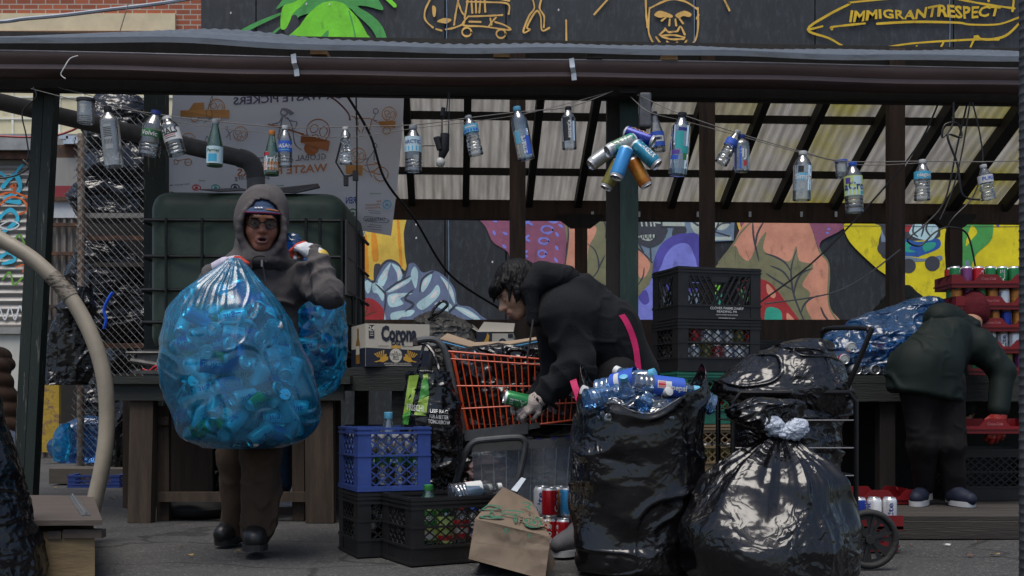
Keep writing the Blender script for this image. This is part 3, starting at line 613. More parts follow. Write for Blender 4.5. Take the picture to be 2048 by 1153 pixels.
b = MB(); b.grid(np.stack([np.stack([xx, DH + .03 + .02 * np.clip(np.sin(xx * 2 * math.pi / .09) * 2, -1, 1), np.full_like(xx, z)], -1) for z in (zb, zt)])); b.build('corrugated_sheet', M('old_zinc', (.2, .18, .16), .6, var=.35, vs=5, stretch=(1, 1, .25), col2=(.1, .05, .03), thr=(.55, .7)), hd, smooth=True)
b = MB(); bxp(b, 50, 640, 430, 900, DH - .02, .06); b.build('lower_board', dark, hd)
b = MB(); bxp(b, 84, 770, 118, 905, 12.6, .06); tag(b.build('yellow_board', M('peeling_yellow', (.42, .28, .03), .7, var=.2, col2=(.22, .13, .07), thr=(.52, .58), s2=7, bump=.3)), 'peeling yellow board standing upright behind the dark post', 'board')
b = MB()
for (x, y, w_, h_) in ((118, 268, 18, 10), (132, 272, 20, 9), (126, 281, 22, 7), (150, 275, 12, 12)): bxp(b, x, y, x + w_, y + h_, 13.9, .1)
tag(b.build('metal_scrap', M('bright_metal', (.55, .57, .6), .25, metal=.8, bump=.4, bs=20)), 'bits of shiny crumpled metal lying on top of the hoarding', 'scrap')

# --- wire cage
DF = 10.3
cg = thing('wire_cage', 'storage cage of galvanised chain link on rusty posts at back left', 'cage', W(230, HY + CH * F / DF, DF))
wire = M('galvanised_wire', (.17, .18, .195), .55, metal=.2, var=.15)
rp = M('rusty_post', (.2, .14, .1), .8, var=.35, vs=14, col2=(.36, .33, .29), thr=(.5, .6), s2=10)
for (xp, yt) in ((163, 268), (430, 268)):
    b = MB(); b.tube([W(xp, yt, DF + .03), W(xp - 2, 938, DF + .03)], .032, 10); b.build('post', rp, cg, smooth=True)
pit = 7.0; b = MB()
for i in range(41):
    xc = 150 + i * pit; pts = []
    yy0 = 182 if i > 5 else (225 if i > 3 else 268)
    yy0 = 268 + (i % 3) * 7 if i < 5 else (200 + (i * 37) % 40)
    n0 = int((935 - yy0) / 7.6)
    for k in range(n0 + 1):
        y = 935 - k * 7.6 ; x = xc + (pit / 2 if (k + i) % 2 else -pit / 2) + 1.2 * math.sin(k * .21 + i * .4)
        if i == 0: x += 4 * math.sin(k * .33)
        pts.append(W(x, y, DF - (.006 if (k + i) % 2 else -.006)))
    b.tube(pts, .0028, 4)
b.build('chain_link', wire, cg)
for (ya, m) in ((432, M('grey_timber', (.28, .27, .24), .8, var=.2, stretch=(.3, 1, 3))), (477, rust), (692, rust), (938, rust)):
    b = MB(); b.beam(W(165, ya, DF + .1), W(430, ya, DF + .1), .04, .045); b.build('rail', m, cg)
b = MB(); bxp(b, 176, 250, 500, 945, DF + 1.25, .05); b.build('dark_backing', dark, cg)  # dark panel added as backing behind the bags
b = MB(); b.box((W(300, 0, DF).x, DF + .7, .06), (1.35, 1.1, .1)); b.build('floor_board', M('old_plank', (.09, .075, .06), .85, var=.3, stretch=(.3, 2, 2)), cg)
for z in (.92, 1.95):
    b = MB(); b.box((W(310, 0, DF).x, DF + .68, z), (1.25, .98, .04)); b.build('shelf', M('old_plank', (.09, .075, .06)), cg)
b = MB(); bxp(b, 98, 938, 260, 968, 9.3, .35); tag(b.build('timber_sill', M('old_plank', (.09, .075, .06))), 'thick weathered timber lying on the asphalt before the wire cage', 'timber')

# --- platform on the right
wood = M('weathered_plank', (.038, .032, .027), .8, var=.35, vs=5, stretch=(.25, 3, 3), bump=.35, bs=60, col2=(.07, .06, .052), thr=(.52, .68), s2=7)
pf = thing('wooden_platform', 'low weathered plank platform on the ground under the right counter', 'platform', W(1850, 1080, 5.63))
b = MB(); zt = .112
xs_, xe_ = W(1560, 0, 5.63).x, W(2420, 0, 5.63).x
for k in range(11): b.box(((xs_ + xe_) / 2, 5.66 + .145 * k + .07, zt - .018), (xe_ - xs_, .138, .036))
b.build('deck', wood, pf)
b = MB(); b.box(((xs_ + xe_) / 2, 5.66, .046), (xe_ - xs_ - .02, .04, .085)); b.box(((xs_ + xe_) / 2, 6.6, .04), (xe_ - xs_ - .02, .1, .07)); b.build('joist', wood, pf)

# ------------------------------------------------------------ the shelter
YAW = .052
def S(x, d, z): return Vector((x - YAW * d, 6.4 + YAW * x + d, z))
def sx(px, d):
    k = (px - 1024) / F                   # solve world.x = k*world.y
    return (k * (6.4 + d) + YAW * d) / (1 - k * YAW)
def sz(py, px, d): return CH + (HY - py) * S(sx(px, d), d, 0).y / F
sh = thing('market_shelter', 'open timber shelter with corrugated gable roof and brown gutter across the yard', 'shelter', S(0, .2, 0))
tim = M('dark_timber', (.02, .016, .013), .75, var=.4, vs=6, stretch=(3, 3, .3), bump=.3, bs=50)
tim2 = M('brown_timber', (.07, .04, .026), .75, var=.35, vs=6, stretch=(3, 3, .3), bump=.3, bs=50, col2=(.03, .02, .015), thr=(.5, .65), s2=5)
grp = M('green_painted_timber', (.018, .045, .038), .55, var=.3, vs=9, stretch=(3, 3, .4), bump=.25, bs=40, col2=(.1, .075, .05), thr=(.62, .65), s2=18, st2=(3, 3, .4))
gdk = M('dark_green_timber', (.008, .016, .013), .6, var=.3, vs=9, stretch=(3, 3, .4), bump=.25, bs=40, col2=(.13, .12, .1), thr=(.6, .625), s2=16, st2=(4, 4, .3))
xl, xr = -4.2, 3.6
prof = [(.16, 2.50), (.03, 2.50), (.012, 2.515), (.015, 2.54), (-.005, 2.56), (-.012, 2.585), (-.012, 2.602), (.004, 2.602), (.004, 2.592)]
b = MB(); n_ = 60; P = []
for i in range(n_ + 1):
    x = xl + (xr - xl) * i / n_; sag = .006 * math.sin(x * 1.7) + .003 * math.sin(x * 5)
    P.append([tuple(S(x, d - .0, z + sag)) for d, z in prof])
b.grid(P); gut = b.build('gutter', M('brown_gutter', (.12, .076, .068), .42, var=.25, vs=5, stretch=(.4, 1, 2), col2=(.09, .065, .06), thr=(.6, .75), s2=12, rvar=.12), sh, smooth=True, angle=50)
b = MB(); b.tube([tuple(S(xl + (xr - xl) * i / n_, -.012, 2.604 + .006 * math.sin((xl + (xr - xl) * i / n_) * 1.7))) for i in range(n_ + 1)], .004, 6); b.build('gutter_lip', M('worn_lip', (.38, .36, .38), .35, metal=.3, var=.4, vs=14, stretch=(.3, 1, 1)), gut, smooth=True)
for px_ in (591, 1147):
    b = MB(); x = sx(px_, -.02)
    pts = [S(x - .02, .08, 2.625), S(x - .012, -.02, 2.612), S(x - .006, -.026, 2.56), S(x + .002, -.006, 2.535), S(x + .006, -.004, 2.495)]
    for a_, c_ in zip(pts[:-1], pts[1:]): b.beam(a_, c_, .028, .004, 0, up=(0, -1, .3))
    b.build('gutter_strap', M('galvanised_strap', (.6, .63, .65), .4, metal=.5), gut)
b = MB(); b.beam(S(xl, .2, 2.535), S(xr, .2, 2.535), .05, .15); b.build('front_beam', tim, sh)
b = MB(); b.beam(S(xl, .31, 2.50), S(xr, .31, 2.50), .05, .06); b.build('beam', tim, sh)
roofm = M('weathered_sheet', (.17, .2, .235), .5, metal=.2, var=.2, vs=4, stretch=(1, 1, 1), col2=(.09, .1, .11), thr=(.5, .62), s2=5, st2=(1, 6, 6))
def corr(name, x0, x1, d0, z0, d1, z1, per, amp, mat, parent, lift=None, nd=14, thick=0.012):
    n = int((x1 - x0) / per * 8); P = []
    for i in range(n + 1):
        x = x0 + (x1 - x0) * i / n; row = []
        for k in range(nd + 1):
            t_ = k / nd; zz_ = z0 + (z1 - z0) * t_ + amp * math.sin(x * 2 * math.pi / per)
            if lift: zz_ += lift(x, t_)
            row.append(tuple(S(x, d0 + (d1 - d0) * t_, zz_)))
        P.append(row)
    bb_ = MB(); bb_.grid(P); return bb_.build(name, mat, parent, smooth=True, angle=60)
lf = lambda x, t_: .006 * math.sin(x * 2.3) + .004 * math.sin(x * 6.1) + (.06 * math.exp(-((x + 2.0) / .75) ** 2) * (.35 + .65 * t_))
rt_ = roofm.node_tree; rb_ = rt_.nodes['Principled BSDF']; rl_ = nn(rt_, 'ShaderNodeBsdfTranslucent'); rl_.inputs[0].default_value = (.75, .78, .8, 1); rx_ = nn(rt_, 'ShaderNodeMixShader'); rx_.inputs[0].default_value = .3  # translucency added so daylight brightens the banner below the roof
rt_.links.new(rb_.outputs[0], rx_.inputs[1]); rt_.links.new(rl_.outputs[0], rx_.inputs[2]); rt_.links.new(rx_.outputs[0], rt_.nodes['Material Output'].inputs[0])
corr('front_roof_sheet', xl - .2, xr + .1, -.05, 2.655, 1.5, 3.17, .076, .004, roofm, sh, lf)
b = MB(); q = []
for i in range(81):
    x = xl - .2 + (xr - xl + .3) * i / 80; z = 2.648 + lf(x, 0); q.append([tuple(S(x, -.055, z - .022)), tuple(S(x, -.06, z + .008))])
b.grid(q); b.build('roof_edge', roofm, sh)
for px_, c_ in ((640, 0), (1190, 1), (1340, 2), (1005, 0)):
    b = MB(); x = sx(px_, .0); b.box(S(x, .1, 2.628), (.09, .25, .028)); b.build('packing_block', (M('pine_offcut', (.3, .18, .08), .8), tim, M('pine_offcut', (.3, .18, .08)))[c_], sh)
# translucent rear slope
rm = bpy.data.materials.new('fibreglass_sheet'); rm.use_nodes = True; t = rm.node_tree; L = t.links.new
bsd = t.nodes['Principled BSDF']; bsd.inputs['Roughness'].default_value = .6
tc = nn(t, 'ShaderNodeTexCoord'); mp = nn(t, 'ShaderNodeMapping'); mp.inputs['Scale'].default_value = (6, .7, .7); L(tc.outputs['Object'], mp.inputs[0])
nz = nn(t, 'ShaderNodeTexNoise'); nz.inputs['Scale'].default_value = 3; nz.inputs['Detail'].default_value = 7; L(mp.outputs[0], nz.inputs['Vector'])
cr_ = nn(t, 'ShaderNodeValToRGB'); cr_.color_ramp.elements[0].color = (.33, .31, .28, 1); cr_.color_ramp.elements[1].color = (.58, .56, .52, 1); cr_.color_ramp.elements[0].position = .3; cr_.color_ramp.elements[1].position = .7; L(nz.outputs['Fac'], cr_.inputs[0])
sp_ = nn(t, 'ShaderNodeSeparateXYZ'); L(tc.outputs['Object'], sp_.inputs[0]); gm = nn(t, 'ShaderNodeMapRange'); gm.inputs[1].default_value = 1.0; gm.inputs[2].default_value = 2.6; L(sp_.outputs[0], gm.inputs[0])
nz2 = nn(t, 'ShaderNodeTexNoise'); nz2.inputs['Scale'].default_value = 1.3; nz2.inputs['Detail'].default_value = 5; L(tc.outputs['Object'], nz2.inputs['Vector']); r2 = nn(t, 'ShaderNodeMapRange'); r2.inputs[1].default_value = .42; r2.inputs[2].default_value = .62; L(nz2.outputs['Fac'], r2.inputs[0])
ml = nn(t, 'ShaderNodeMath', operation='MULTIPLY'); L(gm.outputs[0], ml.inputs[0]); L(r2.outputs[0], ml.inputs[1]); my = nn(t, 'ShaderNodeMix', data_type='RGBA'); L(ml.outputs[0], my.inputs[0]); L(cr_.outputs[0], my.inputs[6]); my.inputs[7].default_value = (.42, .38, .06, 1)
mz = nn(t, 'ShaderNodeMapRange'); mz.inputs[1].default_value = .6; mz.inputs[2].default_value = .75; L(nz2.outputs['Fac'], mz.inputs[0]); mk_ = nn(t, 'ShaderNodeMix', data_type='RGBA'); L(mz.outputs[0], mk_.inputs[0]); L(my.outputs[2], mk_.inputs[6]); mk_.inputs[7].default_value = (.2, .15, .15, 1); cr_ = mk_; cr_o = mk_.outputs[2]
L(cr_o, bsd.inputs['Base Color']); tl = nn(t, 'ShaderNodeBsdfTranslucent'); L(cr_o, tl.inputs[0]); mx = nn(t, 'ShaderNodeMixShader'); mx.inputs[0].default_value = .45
L(bsd.outputs[0], mx.inputs[1]); L(tl.outputs[0], mx.inputs[2]); L(mx.outputs[0], t.nodes['Material Output'].inputs[0])
RD, RZ, ED, EZ = 1.5, 3.16, 3.35, 2.36     # ridge and rear eave
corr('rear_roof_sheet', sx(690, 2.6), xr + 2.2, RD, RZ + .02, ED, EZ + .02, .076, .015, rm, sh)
for px_ in (700, 813, 935, 1078, 1189, 1290, 1399, 1520, 1637, 1767, 1889, 2030, 2150):
    x = sx(px_, 2.05); b = MB(); w_ = .1 if px_ == 2030 else .055
    b.beam(S(x, RD, RZ - .075), S(x, ED, EZ - .075), w_, .1); b.build('rafter', tim, sh)
for d_ in (2.2, 2.86):
    z = RZ + (EZ - RZ) * (d_ - RD) / (ED - RD) - .015; b = MB(); b.beam(S(sx(690, d_), d_, z), S(xr + 2.2, d_, z), .04, .055); b.build('purlin', tim, sh)
b = MB(); b.beam(S(sx(640, 3.2), 3.2, 2.3), S(xr + 2.2, 3.2, 2.3), .1, .16); b.build('rear_beam', tim2, sh)
b = MB(); b.beam(S(xl, RD, RZ - .05), S(xr + 2.2, RD, RZ - .05), .05, .16); b.build('ridge_beam', tim, sh)
# posts
def post(px0, px1, pyt, pyb, d, mat, name='post', shift=0, w=None, dep=.09, zb=None):
    cx = (px0 + px1) / 2; D = S(sx(cx, d), d, 0).y; ww = (px1 - px0) * D / F
    b = MB(); top = W(cx, pyt, D); z0 = 0 if zb is None else zb
    bot = Vector((W(cx + shift, 0, D).x, D, z0)); b.beam(bot, top, ww, dep, 0, up=(0, 1, 0)); return b.build(name, mat, sh)
post(74, 95, 166, 0, .36, gdk, shift=-46); post(96, 115, 166, 0, .34, gdk, shift=-46)
post(292, 334, 150, 0, 1.2, gdk); post(1213, 1238, 184, 0, .42, tim); post(1239, 1275, 184, 0, .36, grp)
post(1019, 1051, 100, 0, 1.5, tim2); post(1400, 1428, 100, 0, 1.5, tim2); post(1775, 1806, 100, 0, 1.5, tim2)
post(1150, 1174, 436, 0, 3.1, tim2); post(1896, 1921, 436, 0, 3.1, tim2)
for cx in (1162, 1908):
    D = S(sx(cx, 3.05), 3.05, 0).y; b = MB()
    b.poly([W(cx + a_, y_, D) for a_, y_ in ((-45, 429), (45, 429), (45, 436), (20, 455), (-20, 455), (-45, 436))], 0, (0, .08, 0)); b.build('bracket', tim, sh)
b = MB(); b.beam(W(700, 672, 9.3), W(1720, 672, 9.3), .05, .26); b.build('back_rail', tim2, sh)
for px_ in (1185, 1278, 1396, 1500, 1603, 1672):
    b = MB(); D = S(sx(px_, 3.14), 3.14, 0).y; b.box(W(px_, 429, D - .012), (.022, .006, .045)); b.build('hanger_clip', M('galvanised_strap', (.6, .63, .65)), sh)
b = MB(); D = 6.6; a_ = W(1257, 178, D - .03); b.box(a_, (.1, .006, .05)); b.build('bolt_plate', M('dark_steel', (.03, .03, .032), .5, metal=.6), sh)
# ------------------------------------------------------------ bottles on strings
clear = MFILM('clear_plastic', (.86, .88, .88), (.5, .53, .55), .12, .06, .10, .3)
clearb = MFILM('bluish_plastic', (.6, .75, .9), (.4, .55, .7), .15, .06, .10, .3)
frost = MFILM('cloudy_plastic', (.75, .76, .74), (.5, .5, .48), .3, .2, .12, .3)
greenp = MFILM('green_plastic', (.06, .35, .12), (.02, .18, .06), .3, .06, .10, .3)
dimp = MFILM('dim_plastic', (.5, .52, .52), (.25, .27, .28), .3, .1, .12, .3)
def flat(n, c, r=.45): return M('lab_' + n, c, r, var=.06)
LB = {'white': flat('white', (.62, .63, .62)), 'green': flat('green', (.03, .2, .04)), 'dgreen': flat('dgreen', (.02, .1, .03)), 'blue': flat('blue', (.03, .1, .5)), 'lblue': flat('lblue', (.12, .42, .62)), 'pale': flat('pale', (.5, .66, .72)),
      'black': flat('black', (.012, .012, .014)), 'orange': flat('orange', (.62, .2, .03)), 'red': flat('red', (.5, .02, .03)), 'teal': flat('teal', (.03, .36, .36)), 'purple': flat('purple', (.1, .05, .3)), 'lime': flat('lime', (.5, .62, .2)), 'navy': flat('navy', (.012, .02, .07)), 'cyan': flat('cyan', (.05, .38, .6)), 'gold': flat('gold', (.6, .36, .04)), 'grey': flat('grey', (.33, .35, .36)), 'beige': flat('beige', (.52, .46, .36)), 'dblue': flat('dblue', (.015, .03, .2))}
PRO = {'water': [(0, .03), (.55, .015), (.85, .0), (1, .03), (1, .62), (.97, .68), (.8, .76), (.5, .86), (.4, .9), (.4, .96)],
       'slim': [(0, .02), (.8, .0), (1, .02), (1, .70), (.95, .75), (.75, .82), (.45, .89), (.4, .92), (.4, .97)],
       'pear': [(0, .03), (.6, .0), (.95, .02), (1, .08), (1, .40), (.95, .48), (.7, .66), (.45, .82), (.36, .9), (.36, .95)],
       'square': [(0, .02), (.8, .0), (1, .02), (1, .74), (.9, .79), (.5, .86), (.38, .89), (.38, .95)],
       'jar': [(0, .0), (.85, .0), (1, .05), (1, .8), (.92, .86), (.92, .92)]}
def bottle_geo(style, h, r, crush=0.0, ribs=True, seed=0, n=20):
    P = PRO[style]; zs = []; rs = []
    pz = [q[1] for q in P]; pr = [q[0] for q in P]
    zz = np.unique(np.concatenate([np.array(pz), np.linspace(.03, .74, 40)]))
    rr = np.interp(zz, pz, pr)
    if ribs: rr = rr * (1 - .05 * (np.sin(zz * 2 * math.pi * 13) > .3) * ((zz > .08) & (zz < (.28 if ribs == 1 else .62))))
    V = []; 
    if pr[0] == 0: pass
    for r_, z_ in zip(rr, zz):
        for j in range(n):
            t = 2 * math.pi * j / n; q = 1.0
            if style == 'square' and z_ < .8: q = 1 / max(abs(math.cos(t)), abs(math.sin(t))) ** .55 * .97
            V.append((r * r_ * q * math.cos(t), r * r_ * q * math.sin(t), h * z_))
    V = np.array(V)
    if crush:
        w = np.clip((V[:, 2] / h) * 3, 0, 1) * np.clip((.85 - V[:, 2] / h) * 5, 0, 1); d = ridge(V * 28 + seed * 7, 2, seed); V[:, :2] *= (1 - crush * w * np.clip(.5 + d, -.3, 1.3))[:, None]
    m = len(zz); f = [(k * n + j, k * n + (j + 1) % n, (k + 1) * n + (j + 1) % n, (k + 1) * n + j) for k in range(m - 1) for j in range(n)]
    return V, f
def bottle(label, style, h, r, mat, cap=None, lab=None, group=None, crush=0.0, ribs=True, seed=0, loc=(0, 0, 0), rot=None, n=20, name='plastic_bottle', cat='bottle'):
    t = thing(name, label, cat, loc, rot=rot, group=group)
    t0 = Matrix(); save = WM[t.name]; WM[t.name] = t0
    V, f = bottle_geo(style, h, r, crush, ribs, seed, n); b = MB(); b.add(V, f); b.build('bottle_body', mat, t, smooth=True, local=True)
    zc = PRO[style][-1][1]; rc = PRO[style][-1][0] * r
    if cap:
        b = MB(); b.lathe([(rc * 1.12, h * (zc - .05)), (rc * 1.16, h * (zc - .045)), (rc * 1.16, h * .995), (rc * 1.0, h)], 16); b.build('cap', cap, t, smooth=True, local=True)
    if lab:
        z0, z1, m, parts = lab; b = MB(); ms = [m]; n2 = 32; a0, a1 = -math.pi, math.pi
        if len(lab) > 4: pass
        P = [[(r * 1.015 * math.sin(a), -r * 1.015 * math.cos(a), h * z) for z in np.linspace(z0, z1, 6)] for a in np.linspace(a0, a1, n2)]
        b.grid(P)
        for (kind, *q) in parts:
            if kind == 'txt':
                tx, y, hh, mm, rotd = q
                if mm not in ms: ms.append(mm)
                def fn(x, yy):
                    if rotd: x, yy = -yy, x
                    a = x / r; return (r * 1.04 * math.sin(a), -r * 1.04 * math.cos(a), h * (z0 + (z1 - z0) * y) + yy)
                add_text(b, tx, hh, fn, ms.index(mm), bold=.02)
            else:
                ya, yb, xa, xb, mm = q
                if mm not in ms: ms.append(mm)
                P = [[(r * 1.03 * math.sin(a), -r * 1.03 * math.cos(a), h * (z0 + (z1 - z0) * z)) for z in (ya, (ya + yb) / 2, yb)] for a in np.linspace(xa, xb, 7)]
                b.grid(P, ms.index(mm))
        b.build('label', ms, t, smooth=True, local=True)
    WM[t.name] = save
    return t
DS = 6.2
def hang(top, bot, rpx, label, style, mat, cap=None, lab=None, D=DS, **kw):
    a, c = W(*top, D), W(*bot, D); v = a - c; h = v.length
    return bottle(label, style, h, rpx * D / F, mat, cap, lab, 'bottles hanging from the strings', loc=c, rot=(0, math.atan2(v.x, v.z), kw.pop('spin', 0)), **kw)
wt, bk = LB['white'], LB['black']
hang((172, 198), (172, 248), 17, 'clear plastic cup with dark rim dangling beside the left post', 'jar', frost, bk, None, name='plastic_jar', cat='jar')
hang((215, 213), (229, 336), 18, 'tall cloudy square bottle with barcode label hanging beside the wire cage', 'square', frost, bk, (.28, .68, LB['grey'], [('bar', .2, .4, -.5 + .16 * k, -.44 + .16 * k, bk) for k in range(7)] + [('bar', .1 + .7 * 0, .9, .55, 1.5, clear)] + [('bar', .5 + .07 * k, .53 + .07 * k, -.6, .4, bk) for k in range(6)]), ribs=False)
hang((313, 222), (297, 314), 21, 'clear ribbed water bottle with green oval label tilted by the banner edge', 'water', clear, LB['dblue'], (.40, .56, LB['dgreen'], [('txt', 'Volvic', .45, .026, wt, 0), ('bar', .72, 1.0, -.35, .3, LB['green'])]), ribs=1)
hang((332, 234), (356, 311), 18, 'clear bottle with white square label leaning against its neighbour near the banner', 'slim', clear, wt, (.35, .66, wt, [('txt', 'HALS', .75, .03, bk, 0), ('bar', .5, .58, -.7, .7, bk), ('bar', .36, .42, -.6, .6, LB['red']), ('bar', .2, .26, -.6, .6, bk)]))
hang((431, 239), (429, 336), 16, 'green glass-like bottle with pale blue label hanging before the banner', 'pear', greenp, LB['grey'], (.07, .42, LB['pale'], [('bar', .1, .55, -.6, .5, LB['cyan']), ('txt', 'Perrier', .75, .018, LB['dgreen'], 0), ('bar', .62, .66, -.7, .7, wt)]), ribs=False)
hang((544, 262), (543, 354), 15, 'green bottle with orange cap and orange label before the banner', 'pear', greenp, LB['orange'], (.12, .52, greenp, [('bar', .0, .5, -1.2, 1.2, LB['orange']), ('txt', 'Perrier', .6, .034, wt, 0), ('bar', .78, .98, -.9, -.2, LB['red']), ('txt', 'ORANGE', .2, .014, wt, 0)]), ribs=False)
hang((570, 252), (571, 336), 13.5, 'clear bottle with royal blue label next to orange-capped green bottle', 'water', clear, wt, (.36, .62, LB['blue'], [('txt', 'DASANI', .5, .022, wt, 0), ('bar', .12, .2, -.8, .8, LB['lblue'])]), ribs=1)
hang((691, 255), (692, 330), 13, 'crumpled clear bottle without any label hanging before the banner', 'slim', clear, wt, None, crush=.35, ribs=2, seed=3)
hang((826, 251), (827, 346), 17, 'clear bottle with pale icy label hanging left of the light bulb', 'water', clear, LB['grey'], (.42, .74, LB['pale'], [('txt', 'ARCTIC', .62, .02, LB['dblue'], 0), ('bar', .05, .35, -1.4, 1.4, LB['lblue'])]), ribs=1)
hang((936, 232), (953, 312), 15, 'crinkled clear bottle with blue band label just right of the light bulb', 'slim', clear, LB['grey'], (.56, .76, LB['lblue'], [('bar', .1, .4, -1.2, 1.2, LB['blue']), ('bar', .6, .75, -.8, .8, wt)]), crush=.14, ribs=2, seed=5)
hang((1033, 214), (1053, 321), 16.5, 'smooth tall bottle with upright blue label in front of a brown post', 'slim', clearb, LB['lblue'], (.05, .55, clear, [('bar', .05, .75, .1, .9, LB['blue']), ('txt', 'smart', .42, .03, wt, 1), ('bar', .5, .95, -1.0, -.3, LB['lblue'])]), ribs=False)
hang((1136, 214), (1139, 300), 14.5, 'clear bottle with black upright label hanging between two rafters', 'slim', clear, bk, (.18, .72, clear, [('bar', .0, 1, -.9, .1, bk), ('txt', 'essentia', .5, .022, wt, 1), ('bar', .85, 1, .4, .8, bk)]), ribs=False)
hang((1308, 224), (1318, 307), 14, 'clear long-necked bottle with blue and white label behind the can cluster', 'pear', clear, bk, (.15, .5, LB['blue'], [('bar', .3, .7, -.9, .9, wt), ('bar', .4, .6, -.5, .5, LB['navy'])]), D=6.3)
hang((1365, 226), (1355, 353), 19, 'large bottle printed with green and purple waves beside the can cluster', 'slim', clearb, bk, (.1, .78, clear, [('bar', .45, .85, -.6, .2, LB['teal']), ('bar', .32, .42, -1.0, -.1, LB['purple']), ('bar', .2, .3, -1.1, -.2, LB['blue']), ('bar', .35, .52, .1, .9, LB['teal']), ('bar', .86, .94, -.4, .5, LB['dblue']), ('bar', .2, .35, .3, .7, LB['green'])]), ribs=False)
hang((1477, 262), (1441, 329), 13.5, 'tilted crinkled bottle with blue band touching the square-shouldered bottle', 'water', clear, LB['grey'], (.52, .72, LB['blue'], [('bar', .1, .25, -1, 1, LB['dblue'])]), crush=.12, ribs=2, seed=8)
hang((1484, 270), (1483, 345), 15, 'square-shouldered bottle with blue label and red flower', 'square', clear, LB['dblue'], (.06, .66, clear, [('bar', 0, 1, -1.3, -.2, LB['blue']), ('txt', 'FIJI', .68, .045, wt, 0), ('bar', .12, .36, .1, .55, LB['red'])]), ribs=False)
hang((1606, 303), (1603, 403), 18, 'wide clear jug-like bottle with small blue print below the rafters', 'slim', clear, wt, (.2, .7, clear, [('bar', .7, .95, -.7, -.1, bk), ('bar', .4, .66, -.8, .4, LB['lblue']), ('txt', 'Simply', .53, .028, wt, 0), ('bar', .05, .3, -.4, .1, LB['grey'])]), ribs=False)
hang((1682, 321), (1684, 356), 12, 'small short bottle with blue cap behind the yellow-labelled bottle', 'jar', clear, LB['blue'], None, D=6.4)
hang((1705, 325), (1709, 428), 18, 'clear bottle with yellow-green watercolour label and blue cap', 'slim', clear, LB['blue'], (.34, .72, LB['lime'], [('bar', .0, .45, -1.3, 1.3, LB['pale']), ('bar', .55, .95, -.3, .7, LB['pale']), ('bar', .6, .9, -1.2, -.6, LB['purple']), ('txt', 'LaCroix', .45, .042, LB['dblue'], 0), ('bar', .05, .2, .5, 1.2, LB['teal'])]), ribs=1)
hang((1845, 320), (1844, 403), 16, 'crinkled clear bottle with turquoise band label right of the rear post', 'water', clear, wt, (.52, .70, LB['cyan'], [('txt', 'niagara', .5, .022, wt, 0)]), crush=.12, ribs=2, seed=11)
hang((1966, 330), (1978, 403), 14.5, 'crinkled clear bottle with white label hanging farthest to the right', 'water', clear, wt, (.5, .7, wt, [('txt', 'PURE', .5, .02, LB['blue'], 0)]), crush=.2, ribs=2, seed=13)
# strings
lin = M('string', (.16, .15, .14), .8); blkc = M('black_cable', (.008, .008, .009), .45)
def wirepx(name, label, pts, r, mat=None, D=DS, sag=0, cat='cable', n=6):
    P = [W(q[0], q[1], q[2] if len(q) > 2 else D) for q in pts]
    if len(P) > 2:
        P = [Vector(v) for v in crv(P, 6, False)]
    o_ = MB(); o_.tube(P, r, n); o = o_.build(name, mat or blkc, None, smooth=True); return tag(o, label, cat)
wirepx('string', 'thin string holding the bottles between left post and centre post', [(62, 178, 6.3), (180, 207), (330, 231), (430, 243), (570, 255), (700, 254), (830, 250), (940, 236), (1040, 224), (1140, 214), (1225, 183, 6.5)], .0028, lin, cat='string')
wirepx('string', 'thin string holding the bottles between centre post and right edge', [(1275, 190, 6.5), (1360, 228), (1480, 268), (1605, 304), (1690, 323), (1845, 323), (1970, 324), (2090, 320)], .0028, lin, cat='string')
wirepx('string', 'slack second string drooping from the centre post past the brown posts', [(1262, 195, 6.5), (1300, 225), (1370, 243), (1470, 270), (1610, 308), (1720, 330), (1850, 326)], .0022, lin, D=6.24, cat='string')
wirepx('string', 'slack second string running from the left post behind the hanging jar', [(118, 176, 6.4), (230, 205), (330, 240), (520, 265), (690, 275), (830, 257), (1040, 230), (1215, 186, 6.5)], .002, lin, D=6.28, cat='string')
wirepx('cable', 'black cable sagging diagonally across the mural to the table', [(690, 185, 6.6), (740, 270, 6.8), (770, 360, 7), (830, 440, 7.4), (900, 550, 7.8), (1000, 618, 8.2)], .008)
wirepx('cable', 'black cable hanging straight down in front of the banner', [(712, 185, 6.7), (714, 300, 6.7), (713, 420, 6.7), (714, 520, 6.7), (712, 700, 6.7)], .005)
wirepx('cable', 'black cable dropping diagonally past the right rafters to the crate stack', [(1880, 200, 6.8), (1830, 300, 6.9), (1720, 430, 7), (1620, 530, 7), (1520, 605, 7)], .0055)
wirepx('cable', 'grey cable drooping from right posts to the top black crate', [(1800, 500, 7.4), (1720, 560, 7.3), (1650, 590, 7.2), (1530, 608, 7)], .005, lin)
wirepx('cable', 'long black cable with a loop hanging down in front of the yellow mural', [(1935, 205, 6.8), (1915, 290, 6.8), (1890, 400, 6.8), (1850, 450, 6.8), (1815, 480, 6.8), (1840, 492, 6.8), (1870, 465, 6.8), (1900, 455, 6.8), (1935, 470, 6.8), (1952, 540, 6.8)], .0055)
wirepx('cable', 'black cable coil knotted under the right end of the front beam', [(1907, 205, 6.6), (1905, 250, 6.6), (1885, 275, 6.6), (1890, 250, 6.6), (1915, 248, 6.6), (1922, 275, 6.6), (1895, 272, 6.6), (1915, 330, 6.6), (1925, 390, 6.6), (1960, 400, 6.6)], .0065)
wirepx('cable', 'thin black lead hanging from the coil beside the last bottle', [(1945, 205, 6.6), (1960, 270, 6.6), (1965, 330, 6.6), (1945, 205 + 190, 6.6), (1895, 455, 6.6), (1893, 540, 6.7)], .0045)
wirepx('cable', 'bunch lead hanging beside the coil down to the bracket post', [(1940, 205, 6.65), (1925, 300, 6.65), (1905, 380, 6.65), (1880, 440, 6.65)], .0045)
